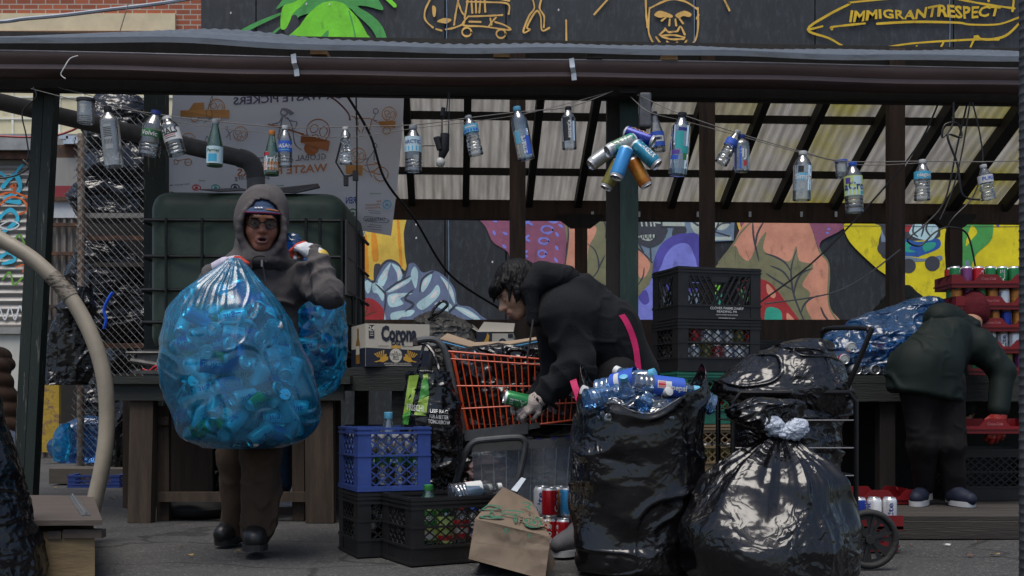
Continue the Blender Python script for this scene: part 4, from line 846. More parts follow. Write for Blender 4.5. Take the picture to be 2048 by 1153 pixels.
wirepx('cable', 'thin black lead curling out from the left post toward the shutter', [(66, 175, 6.2), (72, 195, 6.2), (45, 225, 6.2), (52, 270, 6.2), (57, 310, 6.2), (50, 330, 6.2)], .004)
wirepx('cable', 'black lead reaching from the left frame edge to the left post', [(-10, 358, 6.2), (30, 352, 6.2), (58, 335, 6.2), (45, 320, 6.2), (60, 340, 6.2), (52, 372, 6.2)], .0045)
wirepx('overhead_cable', 'grey overhead service cable crossing the brick building top left', [(-700, 40, 14), (-120, 46, 10), (60, 37, 9.6), (200, 22, 9.6), (400, -6, 10), (620, -60, 11.5)], .016, M('grey_cable', (.34, .37, .42), .5))
wirepx('stay_wire', 'brown stay wire rising from the roof sheet at upper left', [(239, 66, 7.6), (250, 30, 8.4), (257, 6, 9.5)], .004, rust)
wirepx('string', 'loose white string lying over the brown gutter at left', [(156, 112, 6.2), (140, 118, 6.19), (127, 138, 6.17), (122, 150, 6.17), (131, 158, 6.17)], .003, M('white_string', (.6, .6, .58), .7), cat='string')
wirepx('cable', 'red cable looping below the front beam over the banner', [(640, 185, 7.2), (670, 200, 7.2), (695, 225, 7.2), (700, 240, 7.1)], .006, M('maroon_cable', (.1, .01, .015), .5))
wirepx('cable', 'red cable strung across the back in front of the beige panels', [(-20, 272, 12), (110, 272, 12), (200, 232, 12), (250, 210, 12)], .012, M('red_cable', (.35, .06, .06), .6))
for k, pts in enumerate(([(418, 176), (425, 200), (412, 225), (420, 240)], [(432, 176), (420, 205), (424, 232), (408, 246)])):
    wirepx('string', ('thin dark twine dangling over the truck picture on the banner', 'second strand of dark twine over the truck picture on the banner')[k], pts, .0016, blkc, D=6.9, cat='string')
# bulb
bl = thing('light_bulb', 'unlit white light bulb in a black socket hanging from its lead', 'lamp', W(884, 330, 6.5))
b = MB(); b.tube([W(897, 184, 6.5), W(893, 225, 6.5), W(884, 240, 6.5), W(884, 275, 6.5)], .004, 6); b.tube([W(899, 186, 6.5), W(897, 270, 6.5)], .0035, 6); b.tube([W(887, 216, 6.5), W(885, 232, 6.5)], .013, 8); b.tube([W(870, 292, 6.5), W(850, 292, 6.5), W(845, 293, 6.5)], .003, 5); b.build('lead', blkc, bl, smooth=True)
b = MB(); b.tube([W(890, 268, 6.5), W(888, 300, 6.5), W(883, 316, 6.5)], [.026, .03, .018], 12); b.tube([W(873, 275, 6.48), W(880, 300, 6.48)], [.02, .018], 10); b.build('socket', M('black_plastic', (.012, .012, .013), .4), bl, smooth=True)
b = MB(); b.ell(W(881, 325, 6.5), (.027, .027, .03), n=14); b.build('glass', M('bulb_white', (.6, .6, .56), .25), bl, smooth=True)
b = MB(); b.tube([W(688, 262, 6.6), W(672, 325, 6.6), W(690, 355, 6.6), W(706, 350, 6.6)], .006, 6); b.box(W(692, 362, 6.6), (.025, .03, .06)); b.box(W(711, 352, 6.6), (.03, .03, .055)); tag(b.build('plug', M('black_plastic', (.012, .012, .013))), 'black plug and adaptor hanging on a cable in front of banner', 'plug')
b = MB(); b.add(*rbox(W(1290, 222, 6.5), (.07, .06, .2), .012)); jb = b.build('conduit_box', M('grey_box', (.12, .12, .13), .5, metal=.4, var=.3, vs=20), None, smooth=True); tag(jb, 'grey weathered electrical box fixed beside the centre post top', 'box')
# ------------------------------------------------------------ cans
def can_mat(n, c, c2=None, thr=(.55, .58), s2=22, st2=(1, 1, 1), metal=.3): return M('can_' + n, c, .28, metal=metal, var=.1, col2=c2, thr=thr, s2=s2, st2=st2)
alu = M('aluminium', (.8, .81, .82),   .35, metal=.5, var=.08)
CK = {}
def can_proto(kind, mat, txt=None, tcol=None, tall=1.0, label=None):
    H = .122 * tall
    b = MB(); b.lathe([(.0, .008), (.018, .006), (.0235, .0), (.027, .003), (.0325, .012), (.033, .018), (.033, H - .02), (.031, H - .011), (.0262, H - .003), (.0268, H)], 20, mats=[1, 1, 1, 1, 0, 0, 0, 1, 1], capb=False, capt=False)
    ms = [mat, alu]
    if txt:
        ms.append(tcol)
        for off in (0, math.pi): add_text(b, txt, .026, lambda x, y: (.0337 * math.sin(-y / .033 + off), -.0337 * math.cos(-y / .033 + off), H / 2 + x), 2, bold=.02, width=H * .62)
    o = b.build('drink_can', ms, None, smooth=True, local=True)
    b = MB(); b.lathe([(.0262, H - .001), (.0235, H - .006), (.0, H - .006)], 18, capb=False, capt=False); b.ell((0, -.008, H - .004), (.007, .011, .0018), n=10, m=5); b.build('lid', M('lid_metal', (.6, .62, .64), .2, metal=.9), o, smooth=True, local=True)
    CK[kind] = (o, H, [0]); return o
can_proto('navy', can_mat('navy', (.01, .04, .34), (.1, .25, .6), (.6, .64), 14), 'pepsi', LB['white'])
can_proto('sky', can_mat('sky', (.06, .38, .75), (.5, .6, .68), (.58, .62), 18), 'Arizona', LB['white'])
can_proto('silver', can_mat('silver', (.9, .92, .95), (.12, .3, .6), (.6, .63), 16), 'Light', LB['blue'])
can_proto('red', can_mat('red', (.5, .012, .02), (.6, .6, .6), (.66, .69), 14), 'Cola', LB['white'])
can_proto('lime', can_mat('lime', (.22, .5, .04), (.6, .55, .03), (.52, .58), 15), 'Dew', LB['red'])
can_proto('white', can_mat('white', (.6, .62, .64), (.05, .2, .5), (.6, .63), 20), 'Lite', LB['dblue'])
can_proto('green', can_mat('green', (.02, .2, .06), (.4, .42, .4), (.62, .66), 16), 'ALE', LB['white'])
can_proto('orange', can_mat('orange', (.55, .18, .02), (.75, .45, .1), (.5, .7), 16), None)
can_proto('purple', can_mat('purple', (.2, .05, .18), (.45, .4, .46), (.6, .65), 16), None)
can_proto('teal', can_mat('teal', (.02, .2, .32), (.05, .3, .42), (.5, .6), 10), 'LAGER', LB['white'], 1.25)
can_proto('gold', can_mat('gold', (.22, .2, .05), (.1, .12, .03), (.5, .6), 12), None, None, 1.25)
can_proto('amber', can_mat('amber', (.5, .16, .02), (.75, .38, .06), (.45, .65), 10), 'MANGO', LB['beige'], 1.25)
can_proto('azure', can_mat('azure', (.05, .28, .62), None), None, None, 1.25)
can_proto('mint', can_mat('mint', (.35, .38, .38), (.02, .25, .2), (.48, .52), 9), 'HARD', LB['green'], 1.25)
can_proto('royal', can_mat('royal', (.01, .02, .22), (.03, .06, .3), (.5, .6), 9), 'HARD', LB['gold'], 1.25)
can_proto('steel', can_mat('steel', (.4, .42, .44), (.3, .32, .34), (.5, .6), 9), None, None, 1.25)
def can(kind, label, group=None, loc=(0, 0, 0), rot=(0, 0, 0), sc=1.0):
    o, H, used = CK[kind]
    c = o if used[0] == 0 else dup(o)
    used[0] += 1; c.location = loc; c.rotation_euler = rot; c.scale = (sc,) * 3
    tag(c, label, 'can')
    if group: c['group'] = group
    elif 'group' in c: del c['group']
    return c
def can_px(kind, base, top, D, label, group=None, sc=1.0, tilt=0.0, spin=0.0):
    a, c = W(*base, D), W(*top, D); v = (c - a); v.y = -tilt * v.length; v.normalize()
    q = v.to_track_quat('Z', 'Y') @ Euler((0, 0, spin)).to_quaternion()
    return can(kind, label, group, a, q.to_euler(), sc)
g_ = 'cans tied in a cluster on the centre post'
can_px('steel', (1228, 296), (1195, 322), 6.28, 'plain silver can mostly hidden at the left of the can cluster', g_, 1.15, .25)
can_px('gold', (1240, 322), (1214, 372), 6.24, 'dark gold can hanging lowest on the left of the cluster', g_, 1.15, .1)
can_px('royal', (1250, 264), (1314, 294), 6.2, 'dark blue can lying across the top of the cluster', g_, 1.15, .35, .4)
can_px('mint', (1270, 278), (1204, 313), 6.14, 'silver and green can pointing left in the cluster', g_, 1.2, .3, 2.5)
can_px('teal', (1268, 288), (1312, 335), 6.12, 'teal blue can pointing to lower right in the cluster', g_, 1.2, .3, .8)
can_px('amber', (1263, 318), (1293, 374), 6.14, 'orange amber can hanging at the lower right of the cluster', g_, 1.15, .1, .3)
az = can_px('azure', (1254, 296), (1231, 358), 6.05, 'light blue can with yellow figure at the front of the cluster', g_, 1.2, .2)
b = MB(); ms_ = [LB['beige'], LB['navy']]
for (q, m) in (([(0, .085), (.012, .105), (.026, .1), (.024, .082), (.012, .07), (.02, .05), (.004, .04), (-.008, .06), (-.016, .075)], 0), ([(-.02, .125), (.024, .125), (.024, .118), (-.02, .118)], 1)):
    b.poly([(.0338 * math.sin(x / .033), -.0338 * math.cos(x / .033) - .0006, z) for x, z in q], m)
b.build('label', ms_, az, local=True)
# ------------------------------------------------------------ banner (seen from the back, print showing through)
def bd(x, y):
    u = (x - 325) / 480; v = (y - 178) / 290
    return 7.55 + .025 * math.sin(u * 9 + v * 2.2) * (.3 + v) + .02 * math.sin(u * 17 - v * 5 + 1) * v + .02 * math.sin((u + v) * 8) + .012 * math.sin(v * 14 + u * 3)
ban = thing('banner', 'white fabric banner with mirrored waste picker print hanging behind the green tank', 'banner', W(565, 470, 7.55))
b = MB(); P = []
for i in range(49):
    row = []
    for j in range(37):
        u, v = i / 48, j / 36
        xl_ = 345 + (318 - 345) * v + 6 * math.sin(v * 5); xr_ = 808 + (782 - 808) * v ** 1.5
        yt_ = 172 + 12 * u; yb_ = 372 + 100 * u ** .8
        x, y = xl_ + (xr_ - xl_) * u, yt_ + (yb_ - yt_) * v; row.append(tuple(W(x, y, bd(x, y))))
    P.append(row)
cl = bpy.data.materials.new('banner_cloth'); cl.use_nodes = True; t = cl.node_tree; bb = t.nodes['Principled BSDF']; bb.inputs['Base Color'].default_value = (.92, .92, .98, 1); bb.inputs['Roughness'].default_value = .7
tl = nn(t, 'ShaderNodeBsdfTranslucent'); tl.inputs[0].default_value = (.95, .95, 1, 1); mx = nn(t, 'ShaderNodeMixShader'); mx.inputs[0].default_value = .6
t.links.new(bb.outputs[0], mx.inputs[1]); t.links.new(tl.outputs[0], mx.inputs[2]); t.links.new(mx.outputs[0], t.nodes['Material Output'].inputs[0])
b.grid(P); b.build('fabric', cl, ban, smooth=True, angle=None)
p = Paint(bd, .0008); p.l = 4
bo, bp_, bg_, bn = flat('print_orange', (.42, .14, .04)), flat('print_amber', (.46, .2, .04)), flat('print_grey', (.2, .19, .24)), flat('print_navy', (.03, .03, .09))
N = lambda l: Zc(l, 300, 150, 3.117)
def btxt(tx, cx, cy_, hpx, wpx, m, slope=0.0):
    D_ = 7.55; p.l += .3
    def fn(x, y):
        px = cx - x * F / D_; py = cy_ - y * F / D_ - slope * (x * F / D_); return p.pt(px, py, p.l)
    add_text(p.b, tx, hpx * D_ / F, fn, p.mi(m), bold=.018, width=wpx * D_ / F)
btxt('FOR WASTE PICKERS', 583, 197, 15, 232, bn, -.06); btxt('INTERNATIONAL RECOGNITION', 715, 183, 9, 180, bn, -.03)
btxt('GLOBAL ALLIANCE OF', 570, 319, 12, 165, bg_, -.06); btxt('WASTE PICKERS', 565, 342, 16, 180, bo, -.06); btxt('globalrec.org', 505, 355, 9, 70, bg_, -.06)
btxt('CARTONEROS', 751, 440, 6, 40, bn, -.05); btxt('REN', 702, 402, 13, 20, LB['blue'], -.05); btxt('Red', 758, 403, 4, 8, bo); btxt('Latinoamericana', 746, 410, 4, 30, bo, -.05); btxt('de Recicladores', 746, 416, 4, 30, bo, -.05)
btxt('Local', 405, 362, 3, 12, LB['green']); btxt('National', 560, 372, 3, 16, LB['green']); btxt('Continental', 752, 388, 3, 22, LB['green']); btxt('con apoyo de', 360, 370, 3.5, 40, bg_, -.08)
for y in (424, 428, 452, 456, 461): p.stroke([(735 + (y % 3) * 2, y - 2), (765 - (y % 5), y)], 1, bg_)
p.stroke([(730, 434), (772, 438), (773, 446), (731, 442), (730, 434)], 1, bn)
def globe(x, y, r_, m, w=2):
    p.ringm(x, y, r_, r_, w, m)
    for q in ([(-.7, -.3), (-.3, -.55), (0, -.3), (-.2, .1), (-.6, .1)], [(.1, .0), (.5, -.4), (.8, 0), (.5, .5), (.2, .4)], [(-.5, .4), (-.1, .35), (.1, .7), (-.3, .75)]): p.stroke([(x + r_ * a, y + r_ * c) for a, c in q + q[:1]], w * .8, m)
# truck
p.fill(N([(192, 225), (245, 222), (275, 178), (338, 175), (340, 220), (497, 222), (495, 272), (192, 262)]), bp_, False).fill(N([(265, 222), (290, 190), (318, 190), (318, 222)]), cl, False)
p.ringm(300 + 298 / 3.117, 150 + 210 / 3.117, 4, 4, 1.5, bg_)
for x, m in ((281, bp_), (427, bp_)): p.fill(N([(x + 25 * math.cos(t), 270 + 23 * math.sin(t)) for t in np.linspace(0, 5.6, 9)]), cl); p.ringm(300 + x / 3.117, 150 + 270 / 3.117, 7.5, 7, 2, m)
globe(434, 216, 16, bp_)
# woman with cart
p.fill(N([(945, 370), (1125, 415), (1112, 480), (940, 425)]), bo, False).stroke(N([(740, 312), (850, 340), (960, 375)]), 3.5, bo)
globe(637, 263, 23, bo, 2.2); p.fill(N([(1008 + 46 * math.cos(t), 460 + 44 * math.sin(t)) for t in np.linspace(0, 5.7, 10)]), bo); p.ringm(300 + 1008 / 3.117, 150 + 460 / 3.117, 9, 9, 2.5, cl); p.stroke(N([(985, 465), (1030, 450)]), 3, cl)
p.ringm(300 + 838 / 3.117, 150 + 238 / 3.117, 6.5, 6.5, 3, bg_).fill(N([(820, 215), (855, 212), (900, 240), (880, 255), (860, 240)]), bg_)
for q in ([(825, 265), (808, 300), (765, 310)], [(840, 265), (880, 290), (918, 300), (905, 340)], [(830, 265), (815, 330), (800, 400)], [(860, 270), (890, 330), (905, 430), (945, 470)], [(830, 330), (870, 350)]): p.stroke(N(q), 2.2, bg_)
# small figures
globe(482, 269, 14, bp_, 1.6); p.ringm(300 + 480 / 3.117, 150 + 335 / 3.117, 2.5, 2.5, 1.4, bg_)
for q in ([(480, 342), (500, 365), (520, 350)], [(500, 365), (480, 395)], [(500, 365), (505, 410)]): p.stroke(N(q), 1.5, bg_)
globe(378, 282, 14, bp_, 1.6); p.stroke(N([(160, 555), (155, 535), (180, 540), (175, 560), (155, 560)]), 1.6, bp_).stroke(N([(175, 540), (230, 530)]), 1.6, bp_); p.ringm(378, 326, 7, 6.5, 1.8, bp_).stroke(N([(225, 550), (260, 548)]), 1.2, bp_)
p.stroke(N([(345, 430), (360, 385), (375, 430)]), 1.5, bg_)
globe(779, 230, 14, bp_, 1.8); p.fill(N([(1420, 295), (1533, 292), (1530, 335), (1440, 330)]), bp_, False); p.ringm(774, 263, 7.5, 7, 2, bp_).stroke(N([(1260, 262), (1300, 275), (1380, 280), (1420, 305)]), 2, bp_)
for q in ([(1300, 275), (1290, 320), (1310, 360)], [(1330, 280), (1335, 330), (1325, 365)], [(1385, 285), (1375, 330), (1365, 368)], [(1275, 265), (1300, 310), (1290, 350)]): p.stroke(N(q), 2, bp_)
p.ringm(300 + 1410 / 3.117, 150 + 232 / 3.117, 5, 5, 1.8, bg_).stroke(N([(1410, 250), (1395, 285), (1420, 290)]), 1.6, bg_)
p.fill(N([(1225, 560), (1330, 570), (1325, 632), (1222, 620)]), bp_, False); globe(717, 313, 15, bp_, 1.8); p.ringm(763, 350, 14, 14, 2, bp_)
for q in ([(1330, 590), (1380, 610), (1440, 570), (1400, 550)], [(1380, 610), (1445, 625), (1440, 570)], [(1340, 570), (1420, 560)]): p.stroke(N(q), 2, bp_)
p.ringm(300 + 1405 / 3.117, 150 + 448 / 3.117, 4, 4.5, 1.8, bg_)
for q in ([(1405, 465), (1370, 520), (1330, 535)], [(1400, 480), (1400, 540)], [(1370, 520), (1355, 560), (1385, 640)]): p.stroke(N(q), 2, bg_)
for x, y, m in ((395, 377, LB['red']), (433, 377, LB['teal']), (472, 376, bn), (775, 411, LB['lblue']), (707, 428, LB['green'])):
    p.ringm(x, y, 8, 5 if x < 500 else 8, 2.4, m).fill([(x - 4, y + 1), (x, y - 3), (x + 4, y + 1), (x, y + 3)], m)
p.b.build('print', p.ms, ban)
# ------------------------------------------------------------ drain pipe, hose
pm = M('grey_pipe', (.055, .05, .05), .6, var=.3, vs=8, col2=(.09, .08, .075), thr=(.5, .7), s2=10)
dp = thing('drain_pipe', 'dark grey drain pipe sloping from left edge down to the tank', 'pipe', W(505, 385, 6.9))
b = MB(); b.tube([W(-60, 190, 6.95), W(485, 318, 6.9)], .052, 16); b.build('pipe', pm, dp, smooth=True)
b = MB(); b.tube([Vector(v) for v in crv([W(478, 316, 6.9), W(497, 323, 6.9), W(509, 340, 6.9), W(512, 358, 6.9)], 5, False)], .057, 16); b.build('elbow', pm, dp, smooth=True)
b = MB(); b.tube([W(512, 356, 6.9), W(512, 400, 6.9)], .055, 16); b.build('downpipe', M('lighter_pipe', (.12, .115, .11), .6), dp, smooth=True)
hs = thing('bent_conduit', 'beige plastic conduit bending down out of the ground at left', 'pipe', W(190, 1010, 5.55))
hm = M('beige_conduit', (.27, .235, .18), .5, var=.15, vs=9, bump=.05)
pts = [Vector(v) for v in crv([W(-60, 440, 5.6), W(0, 478, 5.6), (W(70, 522, 5.6)), W(135, 588, 5.6), W(180, 665, 5.58), W(207, 750, 5.56), W(214, 840, 5.55), W(205, 930, 5.52), W(180, 1040, 5.5)], 8, False)]
b = MB(); b.tube(pts, .038, 16); b.build('conduit', hm, hs, smooth=True)
b = MB(); b.tube([pts[20], pts[21], pts[22], pts[23], pts[24], pts[25]], .041, 16); b.build('tape', M('worn_tape', (.2, .17, .13), .6, col2=(.05, .04, .03), thr=(.5, .56), s2=30, st2=(1, 1, 3)), hs, smooth=True)
# ------------------------------------------------------------ tables
leg_m = M('leg_timber', (.052, .035, .023), .8, var=.4, vs=6, stretch=(4, 4, .35), bump=.4, bs=50, col2=(.07, .052, .036), thr=(.55, .7), s2=6)
top_g = M('green_grey_board', (.017, .021, .018), .7, var=.35, vs=7, stretch=(.3, 3, 3), bump=.3, bs=50, col2=(.075, .06, .045), thr=(.6, .68), s2=10, st2=(.4, 3, 3))
tb = thing('work_table', 'heavy timber table with grey green top boards carrying the green tank', 'table', W(440, 1042, 6.5))
b = MB(); x0_, x1_ = W(205, 0, 6.35).x, W(700, 0, 6.35).x
for k in range(8): b.box(((x0_ + x1_) / 2, 6.42 + .15 * k, .805), (x1_ - x0_ + .01 * (k % 3), .143, .045))
b.build('tabletop', top_g, tb)
b = MB(); b.box(((x0_ + x1_) / 2 - .01, 6.4, .745), (x1_ - x0_ - .06, .04, .11)); b.build('apron', top_g, tb)
for (xa, xb, y_, dx) in ((266, 312, 6.45, -6), (612, 668, 6.45, 2), (250, 300, 7.4, 0), (640, 680, 7.4, 0)):
    b = MB(); D = y_; b.beam((W((xa + xb) / 2 + dx, 0, D).x, D, 0), (W((xa + xb) / 2, 0, D).x, D, .78), (xb - xa) * D / F, .09, up=(0, 1, 0)); b.build('leg', leg_m, tb)
for (xa, xb) in ((316, 340), (586, 610)):
    b = MB(); D = 6.55; b.beam((W((xa + xb) / 2, 0, D).x, D, 0), (W((xa + xb) / 2, 0, D).x, D, .66), (xb - xa) * D / F, .05, up=(0, 1, 0)); b.build('leg', leg_m, tb)
b = MB(); b.beam(W(318, 994, 6.5), W(612, 994, 6.5), .05, .055); b.beam(W(300, 842, 6.52), W(340, 842, 6.52), .05, .05); b.build('stretcher', leg_m, tb)
b = MB(); bxp(b, 335, 800, 425, 985, 7.45, .04); b.build('dark_backing', leg_m, tb)  # plank panel added so the space under this table stays dark
tb2 = thing('work_table', 'dark green board table carrying the beer boxes behind the shopping cart', 'table', W(900, 1040, 6.6))
b = MB(); x0_, x1_ = W(703, 0, 6.45).x, W(1330, 0, 6.45).x
for k in range(7): b.box(((x0_ + x1_) / 2, 6.52 + .15 * k, .858), (x1_ - x0_, .143, .045))
b.build('tabletop', top_g, tb2)
b = MB(); b.box(((x0_ + 0) / 2, 6.47, .81), (-x0_ + .7, .04, .13)); b.build('apron', top_g, tb2)
for (xa, ya) in ((796, 6.55), (1260, 6.55), (720, 7.4), (1290, 7.4)):
    b = MB(); b.beam((W(xa, 0, ya).x, ya, 0), (W(xa + 4, 0, ya).x, ya, .83), .085, .07, up=(0, 1, 0)); b.build('leg', top_g, tb2)
b = MB(); bxp(b, 690, 850, 1330, 1010, 7.5, .04); b.build('dark_backing', dark, tb2)  # dark sheet added to stand for the shade under the table
tb3 = thing('work_table', 'long dark counter table on the platform holding red trays', 'table', W(1800, 985, 6.7))
b = MB(); x0_, x1_ = W(1480, 0, 6.6).x, W(2300, 0, 6.6).x
for k in range(7): b.box(((x0_ + x1_) / 2, 6.62 + .15 * k, .812), (x1_ - x0_, .143, .045))
b.build('tabletop', top_g, tb3)
b = MB(); b.box(((x0_ + x1_) / 2, 6.57, .745), (x1_ - x0_ - .05, .04, .12)); b.build('apron', top_g, tb3)
for xa in (1500, 1770, 2120):
    b = MB(); b.beam((W(xa, 0, 6.65).x, 6.65, .1), (W(xa, 0, 6.65).x, 6.65, .79), .09, .09, up=(0, 1, 0)); b.build('leg', tim, tb3)
b = MB(); bxp(b, 1420, 770, 2200, 1010, 7.6, .04); b.build('dark_backing', dark, tb3)  # dark sheet added to deepen the shade below the counter
# tyre
ty = thing('tyre', 'old car tyre lying flat under the timber table', 'tyre', (W(392, 0, 6.75).x, 6.75, 0))
rub = M('rubber', (.018, .018, .018), .75, var=.3, bump=.3, bs=60)
b = MB(); R0, R1 = .14, .165; P = []
for i in range(40):
    a = 2 * math.pi * i / 40; P.append([((R0 + .07 * math.cos(q) * (1 if abs(math.cos(q)) < .8 else .9)) * math.cos(a), (R0 + .07 * math.cos(q)) * math.sin(a), .055 + .052 * math.sin(q)) for q in np.linspace(0, 2 * math.pi, 12, endpoint=False)])
b.grid(P, cu=True, cv=True); b.build('rubber_body', rub, ty, smooth=True, local=True)
b = MB(); b.tube([(.125 * math.cos(a), .125 * math.sin(a), .09) for a in np.linspace(0, 6.283, 30, endpoint=False)], .012, 6, closed=True); b.build('bead', rub, ty, smooth=True, local=True)
b = MB(); b.add(*rbox(W(575, 1009, 7.0), (.13, .09, .035), .012, rot=rotm(0, 0, 8))); tag(b.build('paper_roll', M('dull_white', (.4, .4, .4), .7, bump=.3), None, smooth=True), 'grubby white folded paper on the sill under the table', 'paper')
b = MB(); b.beam(W(480, 1035, 7.05), W(640, 1035, 7.05), .25, .14); tag(b.build('timber_beam', leg_m), 'short worn timber beam on the ground under the table', 'timber')
# ------------------------------------------------------------ green tank in its cage
tk = thing('liquid_tank', 'dark green plastic tank in a steel bar cage standing on the timber table', 'tank', W(490, 720, 6.65))
tgm = M('tank_green', (.034, .06, .04), .5, var=.3, vs=2.5, bump=.05, bs=12, col2=(.018, .024, .018), thr=(.5, .7), s2=6, rvar=.1)
b = MB(); D = 6.72; cx = W(490, 0, D).x; wdt = 394 * D / F; z0, z1 = .975, W(0, 380, D).z
V, fc = rbox((cx, D + .5, (z0 + z1) / 2), (wdt, .98, z1 - z0), .11, 10)
front = V[:, 1] < D + .05
V[:, 1] += .012 * np.sin((V[:, 0] - cx) * 16) * front; V[:, 2] -= .012 * np.clip((V[:, 0] - cx), -1, 1) * (V[:, 2] > z1 - .05)
b.add(V, fc); b.build('tank_body', tgm, tk, smooth=True, angle=None)
b = MB(); b.lathe([(.09, 0), (.095, .01), (.095, .035), (.0, .04)], 20, Matrix.Translation((cx + .1, D + .5, z1 - .003))); b.build('lid', M('black_plastic', (.012, .012, .013)), tk, smooth=True)
b = MB(); b.poly([W(535, 384, D + .02), W(590, 388, D + .02), W(640, 377, D + .1), W(636, 370, D + .25), W(560, 378, D + .3)], 0, (0, 0, .008)); b.poly([W(400, 381, D + .02), W(440, 385, D + .02), W(500, 382, D + .1), W(480, 378, D + .2)], 0, (0, 0, .006)); b.build('torn_cover', M('black_film', (.01, .01, .012), .3), tk)
stl = M('cage_steel', (.022, .024, .024), .45, metal=.6, var=.3, vs=20)
for (y_, l_) in ((437, 283), (513, 283), (580, 279), (645, 279), (703, 284)):
    b = MB(); z = W(0, y_, D - .02).z - (.01 if y_ < 500 else 0); xa, xb = W(l_, 0, D).x, W(694, 0, D).x
    pts = [(xa + .02, D + .98, z), (xa, D + .03, z), (xa + .02, D - .015, z), (xb - .03, D - .02, z - .005), (xb, D + .02, z - .005), (xb, D + .98, z - .005)]; b.tube(pts, .0105, 8); b.build('cage_bar', stl, tk, smooth=True)
for x_ in (332, 404, 475, 548, 612, 640, 684):
    b = MB(); b.tube([W(x_, 437, D - .04), W(x_, 706, D - .04)], .009, 8); b.build('cage_bar', stl, tk, smooth=True)
for yy_ in (.25, .5, .75):
    b = MB(); b.tube([(W(694, 0, D).x, D + yy_, W(0, 437, D).z), (W(694, 0, D).x, D + yy_, .97)], .009, 8); b.build('cage_bar', stl, tk, smooth=True)
b = MB(); b.hexa([W(690, 590, D - .05), W(708, 594, D + .3), W(711, 594, D + .3), W(693, 590, D - .06), W(690, 440, D - .05), W(708, 452, D + .3), W(711, 452, D + .3), W(693, 440, D - .06)]); b.build('side_plate', M('grey_plate', (.085, .085, .085), .6, var=.3), tk)
b = MB(); b.box((cx, D + .5, .845), (wdt + .02, 1.0, .03))
for i in range(3):
    for j in range(3): b.box((cx + (i - 1) * wdt * .44, D + .06 + .44 * j, .9), (.14, .12, .09))
b.box((cx, D + .5, .958), (wdt + .02, 1.0, .025)); b.build('pallet', stl, tk)
b = MB(); b.box(W(300, 715, 6.5), (.12, .08, .05)); b.tube([W(262, 722, 6.42), W(330, 733, 6.42)], .018, 8); b.tube([W(252, 706, 6.45), W(330, 706, 6.45)], .008, 6); b.box(W(300, 745, 6.42), (.16, .1, .02)); mcl = tag(b.build('clamp', M('worn_steel', (.09, .088, .085), .5, metal=.6, var=.4, vs=25), None, smooth=True), 'worn steel clamp lying at the left end of the timber table', 'tool')
b = MB(); b.tube([Vector(v) for v in crv([W(285, 738, 6.38), W(298, 742, 6.38), W(308, 734, 6.38), W(318, 733, 6.38), W(310, 742, 6.38)], 4, False)], .005, 6); tag(b.build('ribbon', M('red_cord', (.5, .02, .04), .6), None, smooth=True), 'short red cord tied round the steel clamp', 'cord')
# ------------------------------------------------------------ beer boxes
cardm = M('printed_card', (.5, .46, .38), .65, var=.08); navy = M('print_navy_card', (.012, .016, .032), .5); gold_ = flat('print_gold', (.6, .33, .04)); crm = flat('cream', (.6, .56, .46)); tx_ = flat('ink', (.015, .017, .03))
def pbox(name, label, A_, B_, C_, H, mat, cat='box', top=True):
    """box from three bottom corners (front-left, front-right, back-left) and height"""
    A_, B_, C_ = Vector(A_), Vector(B_), Vector(C_); Dd = B_ + C_ - A_; u = Vector((0, 0, H)); t = thing(name, label, cat, (A_ + B_ + C_ + Dd) / 4)
    b = MB(); b.hexa([A_, B_, Dd, C_, A_ + u, B_ + u, Dd + u, C_ + u]); b.build('carton', mat, t); return t
zt_ = .882
def gnd(px, D, z): return Vector(((px - 1024) * D / F, D, z))
fA, fB, fC = gnd(731, 6.42, zt_), gnd(859, 6.5, zt_), gnd(703, 6.72, zt_); Hb = (732 - 646) * 6.42 / F
cb = pbox('beer_carton', 'beige and navy beer carton with gold griffins standing next to the tank', fA, fB, fC, Hb, cardm)
fu = (fB - fA); fn_ = Vector((fu.y, -fu.x, 0)).normalized()
def face(u, v, l=0): return fA + fu * u + Vector((0, 0, Hb * v)) + fn_ * (.0015 + .0006 * l)
def fsh(b, pts, m, l=1): b.poly([face(u, v, l) for u, v in pts], m)
b = MB(); cm_ = [navy, crm, gold_, tx_, cardm]
fsh(b, [(.002, .0), (.998, .0), (.998, .38), (.002, .44)], 0, 0); fsh(b, [(.05, .66), (.135, .66), (.135, .97), (.05, .97)], 0)
fL = fu.length
add_text(b, 'Corona', .082, lambda x, y: face(.52 + x / fL, .755 + y / Hb, 2), 3, bold=.05, width=.56 * fL); add_text(b, 'Extra', .038, lambda x, y: face(.5 + x / fL, .575 + y / Hb, 2), 3, bold=.03, width=.2 * fL)
add_text(b, '24', .026, lambda x, y: face(.092 + x / fL, .89 + y / Hb, 2), 1, bold=.03)
for k in range(3): fsh(b, [(.065, .72 + .05 * k), (.12, .72 + .05 * k), (.12, .735 + .05 * k), (.065, .735 + .05 * k)], 1, 2)
for k, s_ in enumerate(('LA', 'CERVEZA', 'MAS', 'FINA')): add_text(b, s_, .012, lambda x, y: face(.47 + x / fL, .335 - .055 * k + y / Hb, 4), 3, bold=.01)
fsh(b, [(.47 + .098 * math.cos(a), .26 + .165 * math.sin(a)) for a in np.linspace(0, 6.28, 22, endpoint=False)], 1, 3)
fsh(b, [(.4, .43), (.54, .43), (.555, .5), (.51, .47), (.47, .52), (.43, .47), (.385, .5)], 2, 4)
